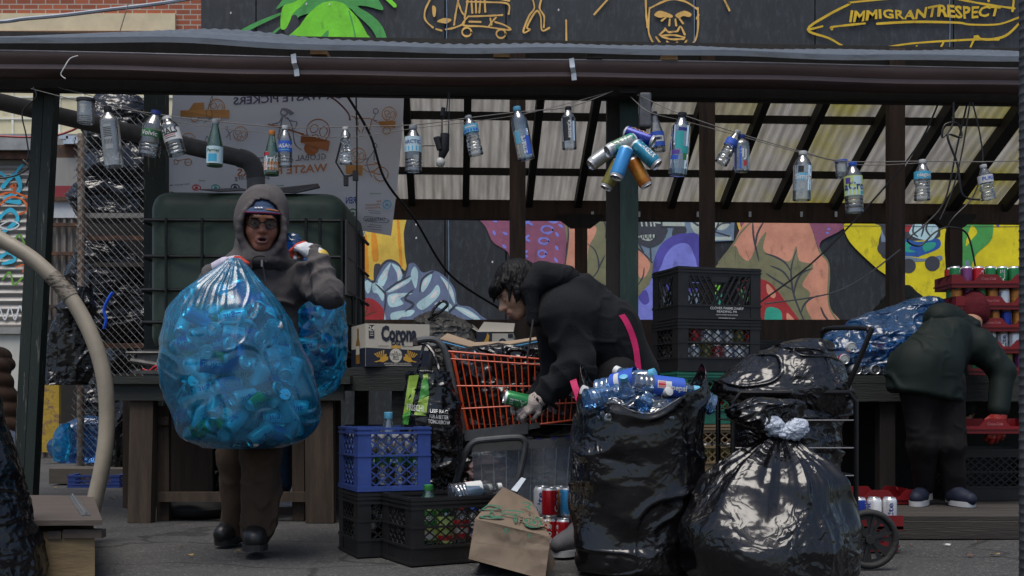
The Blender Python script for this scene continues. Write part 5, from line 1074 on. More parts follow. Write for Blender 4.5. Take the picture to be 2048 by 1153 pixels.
for sg in (-1, 1):
    cxf = .47; g = lambda q: [(cxf + sg * a, v) for a, v in (q if sg > 0 else q[::-1])]
    fsh(b, g([(.12, .16), (.2, .1), (.26, .12), (.3, .1), (.34, .11), (.25, .15), (.24, .21), (.2, .24), (.17, .29), (.14, .3), (.15, .24), (.12, .23)]), 2, 2)
    for k in range(5): fsh(b, g([(.19 + .02 * k, .22), (.2 + .02 * k, .21), (.2 + .035 * k, .38 - .02 * k), (.18 + .035 * k, .39 - .02 * k)]), 2, 2 + .2 * k)
add_text(b, 'IMPORTED BEER FROM MEXICO', .011, lambda x, y: face(.5 + x / fL, .065 + y / Hb, 2), 1, bold=.0, width=.42 * fL)
fsh(b, [(.3, .025), (.72, .025), (.72, .035), (.3, .035)], 1, 2); fsh(b, [(.2, .475), (.36, .475), (.36, .485), (.2, .485)], 3, 2); fsh(b, [(.58, .475), (.74, .475), (.74, .485), (.58, .485)], 3, 2)
b.build('print', cm_, cb)
su = fA - fC; sn = Vector((-su.y, su.x, 0)).normalized() * -1
if sn.x > 0: sn = -sn
b = MB(); fs = lambda u, v, l=0: fC + su * u + Vector((0, 0, Hb * v)) + sn * (.0015 + .0006 * l)
b.poly([fs(.0, 0), fs(.99, 0), fs(.99, .44), fs(0, .44)], 0); b.poly([fs(.35, .08, 1), fs(.62, .08, 1), fs(.62, .55, 1), fs(.54, .7, 1), fs(.54, .92, 1), fs(.43, .92, 1), fs(.43, .7, 1), fs(.35, .55, 1)], 1); b.poly([fs(.36, .3, 2), fs(.61, .3, 2), fs(.61, .5, 2), fs(.36, .5, 2)], 2)
b.build('side_print', [navy, M('amber_print', (.25, .13, .02), .5), crm], cb)
cb2 = pbox('beer_carton', 'open topped beer carton with one gold griffin behind the flattened cardboard', gnd(955, 6.9, zt_), gnd(1027, 6.9, zt_), gnd(962, 7.25, zt_), (735 - 664) * 6.9 / F, cardm)
b = MB(); D = 6.897; px_ = lambda q: [W(x, y, D) for x, y in q]
b.poly(px_([(953, 735), (984, 735), (984, 664), (953, 664)]), 0); b.poly(px_([(965, 690), (972, 676), (975, 666), (979, 672), (977, 684), (986, 690), (978, 700), (968, 698)]), 1, (0, -.001, 0)); b.poly(px_([(1005 + 8 * math.cos(a), 686 + 9 * math.sin(a)) for a in np.linspace(0, 6.28, 14, endpoint=False)]), 2, (0, -.001, 0)); b.poly(px_([(1005 + 5 * math.cos(a), 688 + 6 * math.sin(a)) for a in np.linspace(0, 6.28, 14, endpoint=False)]), 3, (0, -.002, 0)); b.poly(px_([(1016, 668), (1026, 668), (1026, 676), (1016, 676)]), 2, (0, -.001, 0))
b.build('print', [navy, gold_, tx_, cardm], cb2)
b = MB()
for q in ([(955, 664, 6.9), (1027, 664, 6.9), (1030, 648, 7.05), (968, 645, 7.05)], [(955, 664, 6.9), (962, 664, 7.25), (945, 650, 7.2), (940, 655, 6.95)]): b.poly([W(*v) for v in q], 0, (0, .003, .003))
b.build('flap', cardm, cb2)
fb = thing('cardboard_sheet', 'folded flat cardboard with blue printed face lying across the cart top', 'cardboard', W(990, 700, 6.0))
b = MB(); q = [(880, 683, 5.75), (945, 700, 5.7), (1010, 696, 5.7), (1085, 682, 5.72)]
q2 = [(895, 672, 6.25), (950, 690, 6.2), (1015, 688, 6.2), (1090, 677, 6.2)]
b.grid([[tuple(W(*a)) for a in q], [tuple(W(*a)) for a in q2]]); b.build('blue_face', flat('cardblue', (.03, .12, .5)), fb)
b = MB(); b.grid([[tuple(W(*a) + Vector((0, -.002, -.002))) for a in q], [tuple(W(*a) + Vector((0, -.002, .004))) for a in q]]); b.grid([[tuple(W(*a) + Vector((0, .0, .008))) for a in q], [tuple(W(*a) + Vector((0, 0, .008))) for a in q2]]); b.build('cyan_edge', flat('cardcyan', (.12, .4, .7)), fb); b = MB(); b.grid([[tuple(W(*a) + Vector((0, -.003, .009))) for a in q], [tuple(W(*a) + Vector((0, -.003, .014))) for a in q]]); b.grid([[tuple(W(*a) + Vector((0, .0, .014))) for a in q], [tuple(W(*a) + Vector((0, 0, .014))) for a in q2]]); b.build('brown_face', M('kraft', (.3, .22, .15), .8), fb)
# ------------------------------------------------------------ crates
def diamonds(b, x0, x1, z0, z1, y, pitch, w=.006, t=.006, mat=0, slope=.8, P=lambda x, y, z: (x, y, z)):
    n = int((x1 - x0 + (z1 - z0) / slope) / pitch) + 2
    for s_ in (1, -1):
        for k in range(-n, n + 1):
            xa = (x0 + x1) / 2 + k * pitch; pts = []
            for i in (0, 1):
                pass
            h = z1 - z0; dx = h / slope * s_
            p0 = [xa - dx / 2, z0]; p1 = [xa + dx / 2, z1]
            # clip to x range
            def cl(p, q, lim, side):
                if (p[0] < lim) == (side > 0) and p[0] != lim:
                    if q[0] == p[0]: return p
                    tt = (lim - p[0]) / (q[0] - p[0]); return [lim, p[1] + (q[1] - p[1]) * tt]
                return p
            if max(p0[0], p1[0]) <= x0 or min(p0[0], p1[0]) >= x1: continue
            a, c = list(p0), list(p1)
            if a[0] < x0: a = cl(a, c, x0, 1)
            elif a[0] > x1: a = cl(a, c, x1, -1)
            if c[0] < x0: c = cl(c, a, x0, 1)
            elif c[0] > x1: c = cl(c, a, x1, -1)
            A_, C_ = Vector(P(a[0], y, a[1])), Vector(P(c[0], y, c[1]))
            if (A_ - C_).length > .012: b.beam(A_, C_, w, t, mat, up=(0, 0, 1) if abs((C_ - A_).normalized().z) < .98 else (1, 0, 0))
def crate(label, w, d, h, mat, loc, rz, style='diamond', group=None, text=None, name='milk_crate'):
    t = thing(name, label, 'crate', loc, rz, group); lm = WM[t.name]; WM[t.name] = Matrix(); x, y = w / 2, d / 2; tk_ = .012
    for (sx_, sy_) in ((-1, -1), (1, -1), (1, 1), (-1, 1)):
        b = MB(); b.box((sx_ * (x - .03), sy_ * (y - tk_ / 2), h / 2), (.06, tk_, h - .004)); b.box((sx_ * (x - tk_ / 2), sy_ * (y - .03 - tk_), h / 2), (tk_, .06, h - .004)); b.build('corner_post', mat, t, local=True)
    nt_, nb_ = ((.955, .9, .83), (.24, .2)) if style == 'deep' else (((.97, .9), (.07, .0)) if style == 'blue' else ((.955, .9), (.3, .26)))
    def band(b, z, hh, out=.006):
        for s_ in (-1, 1): b.box((0, s_ * (y - .006), z), (w + out * 2 - .004, .014 + out, hh)); b.box((s_ * (x - .006), 0, z), (.014 + out, d - .02, hh))
    b = MB()
    for z in nt_: band(b, h * z, .010)
    if style != 'blue': 
        for s_ in (-1, 1): b.box((0, s_ * (y - .006), h * .91), (w - .122, .006, h * .16)); b.box((s_ * (x - .006), 0, h * .91), (.006, d - .144, h * .16))
    b.build('rim', mat, t, local=True)
    b = MB(); band(b, .006, .012); hb = h * (.26 if style != 'blue' else .06)
    for s_ in (-1, 1): b.box((0, s_ * (y - .0065), hb / 2 + .002), (w - .122, .007, hb)); b.box((s_ * (x - .0065), 0, hb / 2 + .002), (.007, d - .144, hb))
    band(b, hb, .010); b.box((0, 0, .012), (w - .03, d - .03, .008)); b.build('base', mat, t, local=True)
    if style == 'blue' or style == 'deep' or style == 'diamond':
        b = MB(); band(b, h * .55, .008, .004); b.build('middle_band', mat, t, local=True)
    zt2 = h * (.83 if style != 'blue' else .9)
    for s_ in (-1, 1):
        for ax in (0, 1):
            b = MB(); L = (x if ax == 0 else y) - .06
            P = (lambda a, y_, z: (a, s_ * (y - .008), z)) if ax == 0 else (lambda a, y_, z: (s_ * (x - .008), a, z))
            if style == 'slant':
                n_ = int(L * 2 / .032)
                for k in range(n_ + 1):
                    a = -L + 2 * L * k / n_; q = .045 * (1 if a > 0 else -1); p0, p1 = Vector(P(max(-L, min(L, a - q)), 0, hb)), Vector(P(max(-L, min(L, a + q)), 0, zt2))
                    b.beam(p0, p1, .009, .008, up=(0, 0, 1))
                    if k % 2: b.beam(Vector(P(max(-L, min(L, a + q * .6)), 0, hb)), Vector(P(max(-L, min(L, a - q * .2)), 0, h * .55)), .008, .007)
                b.box(P(0, 0, h * .76), (.1, .012, .03) if ax == 0 else (.012, .1, .03))
            else: diamonds(b, -L, L, hb, zt2, 0, .05 if style != 'blue' else .056, .0048, .006, 0, .8, P)
            b.build('lattice_panel', mat, t, local=True)
    if text:
        b = MB()
        for k, (s_, hh, ww) in enumerate(text): add_text(b, s_, hh, lambda a, c: (a + .04, -y - .005, hb * (.8 - .24 * k) + c), 0, bold=.01, width=ww)
        b.build('lettering', wt, t, local=True)
    WM[t.name] = lm; return t
bcr = M('blue_crate', (.03, .065, .26), .5, var=.15, vs=12, col2=(.08, .12, .3), thr=(.6, .75), s2=20); kcr = M('black_crate', (.01, .01, .011), .45, var=.4, vs=14, col2=(.035, .035, .036), thr=(.6, .78), s2=18)
gcr = M('green_crate', (.012, .13, .085), .5, var=.15, vs=12); tcr = M('tan_crate', (.2, .14, .075), .6, var=.2, vs=12)
def crate_at(px, D, rz, w, d): # place by the px,D of its near corner (local -x,-y)
    c, s_ = math.cos(rz), math.sin(rz); X = (px - 1024) / F * D; return (X + c * w / 2 - s_ * d / 2, D + s_ * w / 2 + c * d / 2)
cw, cdp, chh = .335, .33, .285
X, Y = crate_at(716, 4.98, R(23), cw, cdp); LBc = (X, Y)
crate('black plastic crate under the blue crate', cw, cdp, chh, kcr, (X, Y, 0), R(23), 'deep')
crate('blue plastic crate full of clear bottles on a black crate', cw, cdp, chh, bcr, (X, Y, chh + .002), R(23), 'blue')
X2, Y2 = crate_at(823, 4.72, R(28), .42, .33)
crate('black plastic crate with green bottles on the ground beside the paper bag', .42, .33, chh, kcr, (X2, Y2, 0), R(28), 'deep')
sw, sdp, shh = .49, .34, .282
XS, YS = crate_at(1356, 6.07, R(17), sw, sdp)
crate('tan plastic crate at the bottom of the right crate stack', sw, sdp, shh, tcr, (XS, YS, 0), R(17))
crate('tan brown crate under the green crate in the stack', sw, sdp, shh, tcr, (XS + .01, YS, shh), R(17))
crate('green plastic crate in the middle of the crate stack', sw, sdp, shh, gcr, (XS - .005, YS, shh * 2), R(17.5))
crate('black diamond lattice crate filled with cans second from the stack top', sw, sdp, shh, kcr, (XS, YS, shh * 3), R(17), 'deep')
crate('empty black crate with slanted bars and white lettering topping the stack', sw, sdp, shh, kcr, (XS + .004, YS, shh * 4), R(16.5), 'slant', text=[('CLOVER FARMS DAIRY', .014, .2), ('READING, PA', .012, .12), ('USE BY OTHER THAN OWNER', .006, .13), ('PUNISHABLE BY LAW', .006, .1)])
crate('black lattice crate on the back rail behind the crate stack', .4, .3, .26, kcr, (W(1535, 0, 7.4).x, 7.6, .83), 0)
crate('large black crate lying under the right counter', .62, .4, .3, kcr, (W(2000, 0, 6.55).x, 6.75, .114), R(2), 'diamond')
crate('low black crate holding cans on the right counter', .42, .33, .12, kcr, (W(1735, 0, 6.85).x, 6.85, .836), R(-2), 'diamond')
# contents: bottles in the blue and black crates
def in_crate(c, rz, u, v): return (c[0] + math.cos(rz) * u - math.sin(rz) * v, c[1] + math.sin(rz) * u + math.cos(rz) * v)
rnd = random.Random(3)
proto = bottle('clear water bottle standing inside the blue crate', 'water', .235, .034, clear, LB['white'], (.4, .6, LB['dgreen'], [('bar', .2, .5, -1, 1, LB['pale'])]), 'bottles standing in the blue crate', ribs=1, n=14)
k = 0
for i in range(4):
    for j in range(4):
        o = proto if k == 0 else dup(proto); k += 1
        x, y = in_crate(LBc, R(23), -.115 + .076 * i, -.115 + .076 * j); o.location = (x, y, chh + .02); o.rotation_euler = (rnd.uniform(-.06, .06), rnd.uniform(-.06, .06), rnd.uniform(0, 6))
bg_b = bottle('tall clear bottle with blue tinted top standing above the blue crate', 'water', .33, .042, clearb, LB['lblue'], None, None, ribs=2, loc=(*in_crate(LBc, R(23), .02, .0), chh + .02))
pr2 = bottle('clear bottle lying inside the lower black crate', 'water', .23, .034, clear, LB['white'], None, 'bottles in the lower black crate', ribs=2, n=14)
for k in range(10):
    o = pr2 if k == 0 else dup(pr2); x, y = in_crate(LBc, R(23), rnd.uniform(-.03, .03), rnd.uniform(-.03, .03)); o.location = (x, y, .06 + .018 * k); o.rotation_euler = (R(80 + rnd.uniform(-15, 15)), 0, rnd.uniform(0, 6))
    o.location = Vector(o.location) - (Euler(o.rotation_euler).to_matrix() @ Vector((0, 0, .115)))
c2 = (X2, Y2); z_ = .02
def cb_(lab, u, v, style, h, r, m, cap, lb, rot=None, **kw): return bottle(lab, style, h, r, m, cap, lb, None, loc=(*in_crate(c2, R(28), u, v), kw.pop('z', z_)), rot=rot, **kw)
cb_('green soda bottle with green cap standing up out of the front crate', -.1, -.09, 'slim', .31, .042, greenp, LB['green'], (.25, .7, LB['lime'], [('bar', .4, .9, -1, 1, LB['green']), ('txt', 'FRESH', .65, .02, wt, 0), ('bar', .05, .25, -.5, .5, wt)]), ribs=False)
cb_('pale green bottle with lime label behind the front crate lattice', -.03, -.11, 'slim', .25, .036, greenp, LB['green'], (.25, .7, LB['lime'], [('bar', .1, .3, -1, 1, LB['red'])]), ribs=False)
cb_('clear bottle with red and white label in the front crate', .05, -.1, 'water', .22, .035, clear, LB['red'], (.35, .7, LB['red'], [('bar', .3, .6, -1, 1, wt)]))
cb_('small blue and white labelled bottle in the front crate', .11, -.1, 'water', .21, .034, clear, LB['blue'], (.35, .7, wt, [('bar', .3, .6, -1, 1, LB['blue'])]))
cb_('clear jug lying sideways across the top of the front crate', .06, .02, 'water', .2, .05, clearb, LB['white'], None, rot=(R(80), 0, R(120)), z=.26)
cb_('white and red wrapped bottle lying on top of the front crate', .05, .03, 'slim', .25, .036, clear, LB['white'], (.3, .6, wt, [('bar', .1, .3, -3, 3, LB['red']), ('bar', .5, .6, -3, 3, LB['dblue'])]), rot=(R(86), 0, R(112)), z=.285)
for k, kd in enumerate(('red', 'orange', 'white', 'purple', 'navy', 'lime', 'silver', 'red')):
    u, v = -.1 + .03 * k, .0 + .045 * (k % 3)
    can(kd, f"{['red', 'orange', 'white', 'purple', 'dark blue', 'lime', 'silver', 'scratched red'][k]} can lying loose inside the front black crate", None, (*in_crate(c2, R(28), u, v), .06 + .05 * (k % 2)), (R(90), R(30 * k), R(50 * k)))
kinds = ['silver', 'white', 'gold', 'red', 'silver']
for k in range(14):
    kd = kinds[k % 5]; z = shh * 3 + .025 + (.125 if k >= 7 else 0); u = -.19 + .066 * (k % 7); v = -.12
    can(kd, 'can packed inside the black lattice crate of the stack', 'cans inside the black stack crate', (*in_crate((XS, YS), R(17), u, v), z), (0, 0, k))
for k in range(7):
    kd = ['gold', 'red'][k % 2]; u = -.19 + .066 * (k % 7); v = -.12
    can(kd, 'gold or red can standing inside the green crate', 'cans inside the green crate', (*in_crate((XS, YS), R(17), u, v), shh * 2 + .025), (0, 0, k))
for k in range(7):
    can('gold', 'gold can standing inside the tan crate', 'cans inside the tan crate', (*in_crate((XS, YS), R(17), -.19 + .066 * k, -.12), shh + .025), (0, 0, k))
for k in range(6):
    can(['steel', 'silver'][k % 2], 'silver can lying in the low black crate on the counter', 'cans in the low counter crate', (W(1690 + 18 * k, 0, 6.8).x, 6.75, .87), (R(90), 0, R(5)))
# ------------------------------------------------------------ red can trays
rtm = M('tray_red', (.17, .005, .008), .42, var=.12, vs=8); rtd = M('tray_red_text', (.5, .2, .2), .5)
def tray(label, loc, rz=0.0, w=.43, d=.29, txt=True, name='can_tray'):
    t = thing(name, label, 'tray', loc, rz, None); sv = WM[t.name]; WM[t.name] = Matrix(); x, y = w / 2, d / 2
    def prof(L): return [(-L, 0), (L, 0), (L, .078), (L - .05, .078), (L - .085, .04), (.085, .04), (.05, .078), (-.05, .078), (-.085, .04), (-L + .085, .04), (-L + .05, .078), (-L, .078)]
    b = MB()
    for s_ in (-1, 1):
        b.poly([(a, s_ * y, z + .004) for a, z in prof(x)], 0, (0, -s_ * .008, 0)); b.poly([(s_ * x, a, z + .004) for a, z in prof(y - .009)], 0, (-s_ * .008, 0, 0))
    b.build('side_wall', rtm, t, local=True)
    b = MB(); b.box((0, 0, .008), (w - .02, d - .02, .008))
    for s_ in (-1, 1): b.box((0, s_ * (y + .004), .03), (w + .012, .006, .008)); b.box((s_ * (x + .004), 0, .03), (.006, d, .008))
    b.build('base', rtm, t, local=True)
    if txt:
        b = MB(); add_text(b, 'Coca-Cola', .018, lambda a, c: (a, -y - .0015, .056 + c * .9), 0, bold=.0, shear=.3, width=.085); b.build('lettering', rtd, t, local=True)
    WM[t.name] = sv; return t
TX, TD = W(1962, 0, 6.85).x, 6.85
rows = [('purple', 'green', 'silver', 'white', 'gold'), ('steel', 'silver', 'steel', 'silver', 'white'), ('orange', 'amber', 'green', 'orange', 'teal'), ('orange', 'purple', 'green', 'amber', 'silver'), ('mint', 'purple', 'red', 'green', 'green')]
names5 = ['red plastic can tray at the bottom of the tray stack on the counter', 'red can tray second from the bottom of the tray stack', 'red can tray in the middle of the tray stack', 'red can tray second from the top of the stack', 'red can tray topping the stack before the yellow mural']
ordn = ['bottom', 'second lowest', 'middle', 'second highest', 'topmost']
for k in range(5):
    z = .836 + .129 * k; off = (.02, -.01, .012, 0, -.012)[k]
    tray(names5[k], (TX + off, TD, z), R((1, -1, .5, 2, -1)[k]))
    for j in range(2):
        for i in range(6):
            kd = rows[k][(i + j * 2) % 5]; kd = {'mint': 'green', 'steel': 'silver', 'amber': 'orange', 'teal': 'navy'}.get(kd, kd)
            can(kd, f'can standing in the {ordn[k]} red tray of the counter stack', f'cans in the {ordn[k]} stacked tray', (TX + off - .175 + .07 * i, TD - .105 + .07 * j + .03, z + .014), (0, 0, i * 1.3 + k))
tray('red plastic tray held by the red glove below the counter', (W(1975, 0, 6.35).x, 6.4, CH + (HY - 868) * 6.35 / F), 0, .5, .3)
tray('red plastic tray standing on the platform behind the folding cart wheel', (W(1752, 0, 6.3).x, 6.42, .114), R(4), .4, .3, False)
tray('red plastic tray with cans on the ground beside the cart wheel', (W(1722, 0, 5.2).x, 5.25, .002), R(-3), .3, .24, False)
b = MB(); b.box((W(1722, 0, 5.2).x, 5.25, .115), (.33, .27, .014)); b.poly([(W(1722, 0, 5.2).x + a, 5.115, z) for a, z in ((-.165, .105), (.165, .105), (.165, .17), (-.1, .17), (-.165, .19))], 0, (0, .01, 0)); ut = tag(b.build('can_tray', rtm), 'second red tray nested on the tray beside the cart wheel', 'tray')
for k in range(4): can(['white', 'navy', 'silver', 'white'][k], 'can standing in the red tray beside the cart wheel', 'cans in the tray by the wheel', (W(1690, 0, 5.2).x + .07 * k, 5.22, .122), (0, 0, k))
for k, (px_, D_, kd, lay) in enumerate(((1097, 5.3, 'red', 0), (1100, 5.32, 'red', 1), (1128, 5.28, 'red', 0), (1083, 5.4, 'white', 1), (1118, 5.4, 'orange', 1), (1135, 5.35, 'sky', 1), (1150, 5.42, 'orange', 1), (1145, 5.3, 'lime', 0), (1160, 5.35, 'white', 0), (1115, 5.5, 'silver', 0), (1140, 5.5, 'navy', 0))):
    if lay == 0: can(kd, ['bright red can on the ground between paper bag and shoe', '', 'second bright red can near the grey shoe', '', '', '', '', 'lime can on the ground near the tall black bag', 'white can on the ground by the tall black bag', 'silver can on the ground behind the red cans', 'navy can on the ground behind the red cans'][k], None, (W(px_, 0, D_).x, D_, .0), (0, 0, k), 1.15)
    else: can(kd, ['', 'red can standing on top of another red can', '', 'white can stacked behind the red cans', 'orange topped can stacked by the red cans', 'light blue can stacked by the red cans', 'orange can stacked nearest the black bag'][k], None, (W(px_, 0, D_).x, D_, .142), (0, 0, k), 1.15)
for k, (px_, D_) in enumerate(((1083, 5.4), (1118, 5.4), (1135, 5.35), (1150, 5.42))): can(['silver', 'navy', 'green', 'purple'][k], f"{['silver', 'dark blue', 'green', 'purple'][k]} can supporting a can behind the grey shoe", None, (W(px_, 0, D_).x, D_, 0), (0, 0, k), 1.15)
# ------------------------------------------------------------ shopping cart
orw = M('orange_wire', (.6, .075, .02), .4, var=.15, vs=20); gst = M('grey_cart_steel', (.075, .08, .085), .45, metal=.3, var=.25, vs=18)
ct = thing('shopping_cart', 'orange wire shopping cart with grey tube frame loaded with black bags', 'cart', W(1010, 1050, 5.7))
Dn, Df_ = 5.45, 6.0
def bil(u, v, D): # basket side in pixels: u along, v down
    tl_, tr_, bl_, br_ = (893, 703), (1205, 729), (926, 868), (1185, 836); x = (tl_[0] * (1 - u) + tr_[0] * u) * (1 - v) + (bl_[0] * (1 - u) + br_[0] * u) * v; y = (tl_[1] * (1 - u) + tr_[1] * u) * (1 - v) + (bl_[1] * (1 - u) + br_[1] * u) * v
    p_ = W(x, y, Dn); p_.y += D - Dn; 
    if D > Dn: p_.x += .02
    return p_
for D, nm in ((Dn, 'basket_side'), (Df_, 'basket_side')):
    b = MB()
    for v in (0, .09, .42, .7, 1): b.tube([bil(0, v, D), bil(1, v, D)], .0055 if v in (0, 1) else .0042, 6)
    for i in range(24): u = i / 23; b.tube([bil(u, 0, D), bil(u, 1, D)], .003, 5)
    b.build(nm, orw, ct, smooth=True)
b = MB()
for i in range(13):
    k = i / 12; b.tube([bil(0, 1, Dn + (Df_ - Dn) * k), bil(1, 1, Dn + (Df_ - Dn) * k)], .003, 5)
for i in range(8): b.tube([bil(i / 7, 1, Dn), bil(i / 7, 1, Df_)], .003, 5)
b.build('basket_floor', orw, ct, smooth=True)
for u_, nm in ((1, 'basket_front'), (0, 'basket_back')):
    b = MB()
    for v in (0, .42, .7, 1): b.tube([bil(u_, v, Dn), bil(u_, v, Df_)], .0045, 6)
    for i in range(11): b.tube([bil(u_, 0, Dn + .055 * i), bil(u_, 1, Dn + .055 * i)], .003, 5)
    b.build(nm, orw, ct, smooth=True)
for D in (Dn - .02, Df_ + .02):
    b = MB(); o_ = D - (Dn - .02); ww = lambda x, y: W(x, y, Dn - .02) + Vector((.01 * o_, o_, 0))
    pts = [ww(835, 682), ww(852, 679), ww(868, 680), ww(882, 690), ww(893, 712), ww(908, 780), ww(926, 868)]; b.tube([Vector(v) for v in crv(pts, 5, False)], .0165, 10); b.build('handle_tube', gst, ct, smooth=True)
b = MB(); b.tube([W(832, 684, Dn - .02), W(836, 686, Df_)], .018, 10); b.build('handle', M('cart_grip', (.07, .06, .06), .5, col2=(.3, .06, .03), thr=(.55, .62), s2=20), ct, smooth=True)
b = MB(); b.tube([Vector(v) for v in crv([W(826, 690, 5.5), W(848, 688, 5.5), W(860, 698, 5.52), W(858, 740, 5.55), W(840, 800, 5.6), W(832, 830, 5.6)], 4, False)], .009, 8); b.tube([W(866, 692, 5.5), W(856, 760, 5.52), W(850, 800, 5.55)], .012, 8); b.build('child_seat_bar', gst, ct, smooth=True)
b = MB(); b.hexa([W(930, 883, Dn - .03), W(1056, 868, Dn - .03), W(1056, 868, Dn + .02), W(930, 883, Dn + .02), W(926, 862, Dn - .03), W(1056, 846, Dn - .03), W(1056, 846, Dn + .02), W(926, 862, Dn + .02)]); b.hexa([W(1056, 860, Dn - .02), W(1080, 856, Dn - .02), W(1080, 856, Dn + .02), W(1056, 860, Dn + .02), W(1056, 849, Dn - .02), W(1080, 845, Dn - .02), W(1080, 845, Dn + .02), W(1056, 849, Dn + .02)]); b.build('side_plate', gst, ct)
for D in (Dn - .03, Df_ + .02):
    b = MB(); o_ = D - (Dn - .03); ww = lambda x, y: W(x, y, Dn - .03) + Vector((0, o_, 0))
    b.tube([Vector(v) for v in crv([ww(898, 1010), ww(915, 955), ww(932, 905), ww(948, 885), ww(975, 880), ww(1030, 876), ww(1047, 880), ww(1051, 895), ww(1042, 940), ww(1026, 1000), ww(1022, 1022)], 5, False)], .016, 10)
    b.tube([ww(905, 1024), ww(1300, 1020)], .014, 10); b.build('under_frame', gst, ct, smooth=True)
b = MB()
for k in range(9): x = 920 + 45 * k; b.tube([W(x, 1022, Dn), W(x, 1022, Dn) + Vector((0, .58, 0))], .007, 6)
b.build('lower_rack', gst, ct, smooth=True)
for (x, D) in ((920, Dn), (920, Df_), (1265, Dn), (1265, Df_)):
    o_ = W(x, 0, Dn); b = MB(); m_ = Matrix.Translation((o_.x, D, .06)) @ Matrix.Rotation(R(90), 4, 'X')
    b.lathe([(.02, -.016), (.055, -.016), (.06, -.01), (.06, .01), (.055, .016), (.02, .016)], 18, m_); wheel = b.build('wheel', rub, ct, smooth=True)
    b = MB(); b.box((o_.x, D - .022, .1), (.03, .005, .09)); b.box((o_.x, D + .022, .1), (.03, .005, .09)); b.build('caster_fork', gst, wheel)
# ------------------------------------------------------------ clear tote bin on the cart rack
tbm = MFILM('tote_plastic', (.82, .86, .9), (.85, .92, 1.0), .27, .12, .1, .2)
to = thing('storage_tote', 'clear plastic storage tote with blue rim clips resting on the cart rack', 'box', W(1050, 1012, 5.62))
D0, D1 = 5.52, 5.95; q = [W(952, 1012, D0), W(1140, 1012, D0), W(1140, 1012, D0) + Vector((-.02, .38, 0)), W(952, 1012, D0) + Vector((.02, .38, 0))]; u_ = [W(944, 905, D0 - .03), W(1152, 893, D0 - .03), W(1152, 893, D0 - .03) + Vector((0, .44, 0)), W(944, 905, D0 - .03) + Vector((0, .44, 0))]
b = MB()
for i in range(4): b.poly([q[i], q[(i + 1) % 4], u_[(i + 1) % 4], u_[i]], 0)
b.poly(q); b.build('bin', tbm, to)
b = MB()
for i in range(4): j = (i + 1) % 4; n_ = Vector((0, 0, .045)); b.poly([u_[i], u_[j], u_[j] + n_, u_[i] + n_], 0)
b.poly([v + Vector((0, 0, .045)) for v in u_]); b.build('lid', MFILM('tote_lid', (.6, .64, .68), (.35, .38, .42), .5, .15, .1, .4), to)
for k in range(7): b = MB(); a = u_[0].lerp(u_[1], (k + .5) / 7); b.box(a + Vector((0, -.004, .047)), (.03, .01, .008)); b.build('clip', M('clip_blue', (.03, .03, .3), .5), to)
b = MB()
for k in range(8): f_ = (k + .6) / 8; a, c = q[0].lerp(q[1], f_), u_[0].lerp(u_[1], f_ * .98 + .01); b.beam(a + Vector((0, -.003, 0)), c + Vector((0, -.003, 0)), .004, .003)
b.build('rib', M('rib_white', (.45, .47, .5), .4), to)
# ------------------------------------------------------------ wooden step box, paper bag
bx = thing('wooden_step', 'raw plywood box with plank top and metal hinge in the left foreground', 'box', W(80, 1153, 4.6))
bwm = M('plywood_face', (.19, .135, .07), .7, var=.3, vs=3, stretch=(1, 1, 4.5), bump=.2, bs=30, col2=(.09, .06, .035), thr=(.58, .68), s2=4, st2=(1, 1, 6)); btm = M('box_top', (.075, .06, .05), .7, var=.25, vs=4, stretch=(.4, 3, 3), bump=.2, bs=40)
zT = .225; A_, B_ = gnd(-60, 4.40, 0), gnd(200, 4.42, 0); C_, Dd_ = gnd(178, 5.55, 0), gnd(-40, 5.6, 0); u = Vector((0, 0, zT - .05))
b = MB(); b.hexa([A_, B_ + Vector((-.02, 0, 0)), C_, Dd_, A_ + u, B_ + u + Vector((-.02, 0, 0)), C_ + u, Dd_ + u]); b.build('body', bwm, bx)
b = MB(); A2, B2 = A_ + Vector((0, -.03, 0)), B_ + Vector((.02, -.03, 0)); u0, u1 = Vector((0, 0, zT - .02)), Vector((0, 0, zT)); b.hexa([A2 + u0, B2 + u0, C_ + u0 + Vector((.02, 0, 0)), Dd_ + u0, A2 + u1, B2 + u1, C_ + u1 + Vector((.02, 0, 0)), Dd_ + u1]); b.build('top_board', btm, bx)
b = MB()
for (xa, xb, y0_, y1_) in ((-60, 85, 1063, 1078), (95, 122, 1063, 1079), (126, 203, 1060, 1077)): bxp(b, xa, y0_, xb, y1_, 4.405, .05)
b.build('edge_strip', M('step_strip', (.07, .055, .045), .8, var=.3, vs=20), bx)
b = MB(); pa, pb = gnd(145, 5.5, zT + .003), gnd(172, 4.55, zT + .003); b.beam(pa, pb, .035, .004); b.tube([pa + Vector((0, 0, .006)), pb + Vector((0, 0, .006))], .006, 8)
b.build('hinge', M('hinge_steel', (.3, .31, .32), .35, metal=.8, var=.4, vs=30), bx)
pb_ = thing('paper_bag', 'crumpled brown paper grocery bag with green print lying bottom towards us', 'bag', W(1020, 1150, 4.7))
pap = M('kraft_paper', (.165, .122, .085), .75, var=.12, vs=5, bump=.15, bs=14, crink=.5, cs=5)
TL, TR, BR, BL = W(950, 1038, 4.52), W(1101, 1074, 4.45), W(1090, 1160, 4.42), W(937, 1118, 4.48); K0, K1 = W(1006, 974, 4.78), W(1064, 1004, 4.8); E0, E1 = W(1116, 1140, 4.82), W(960, 1128, 4.85)
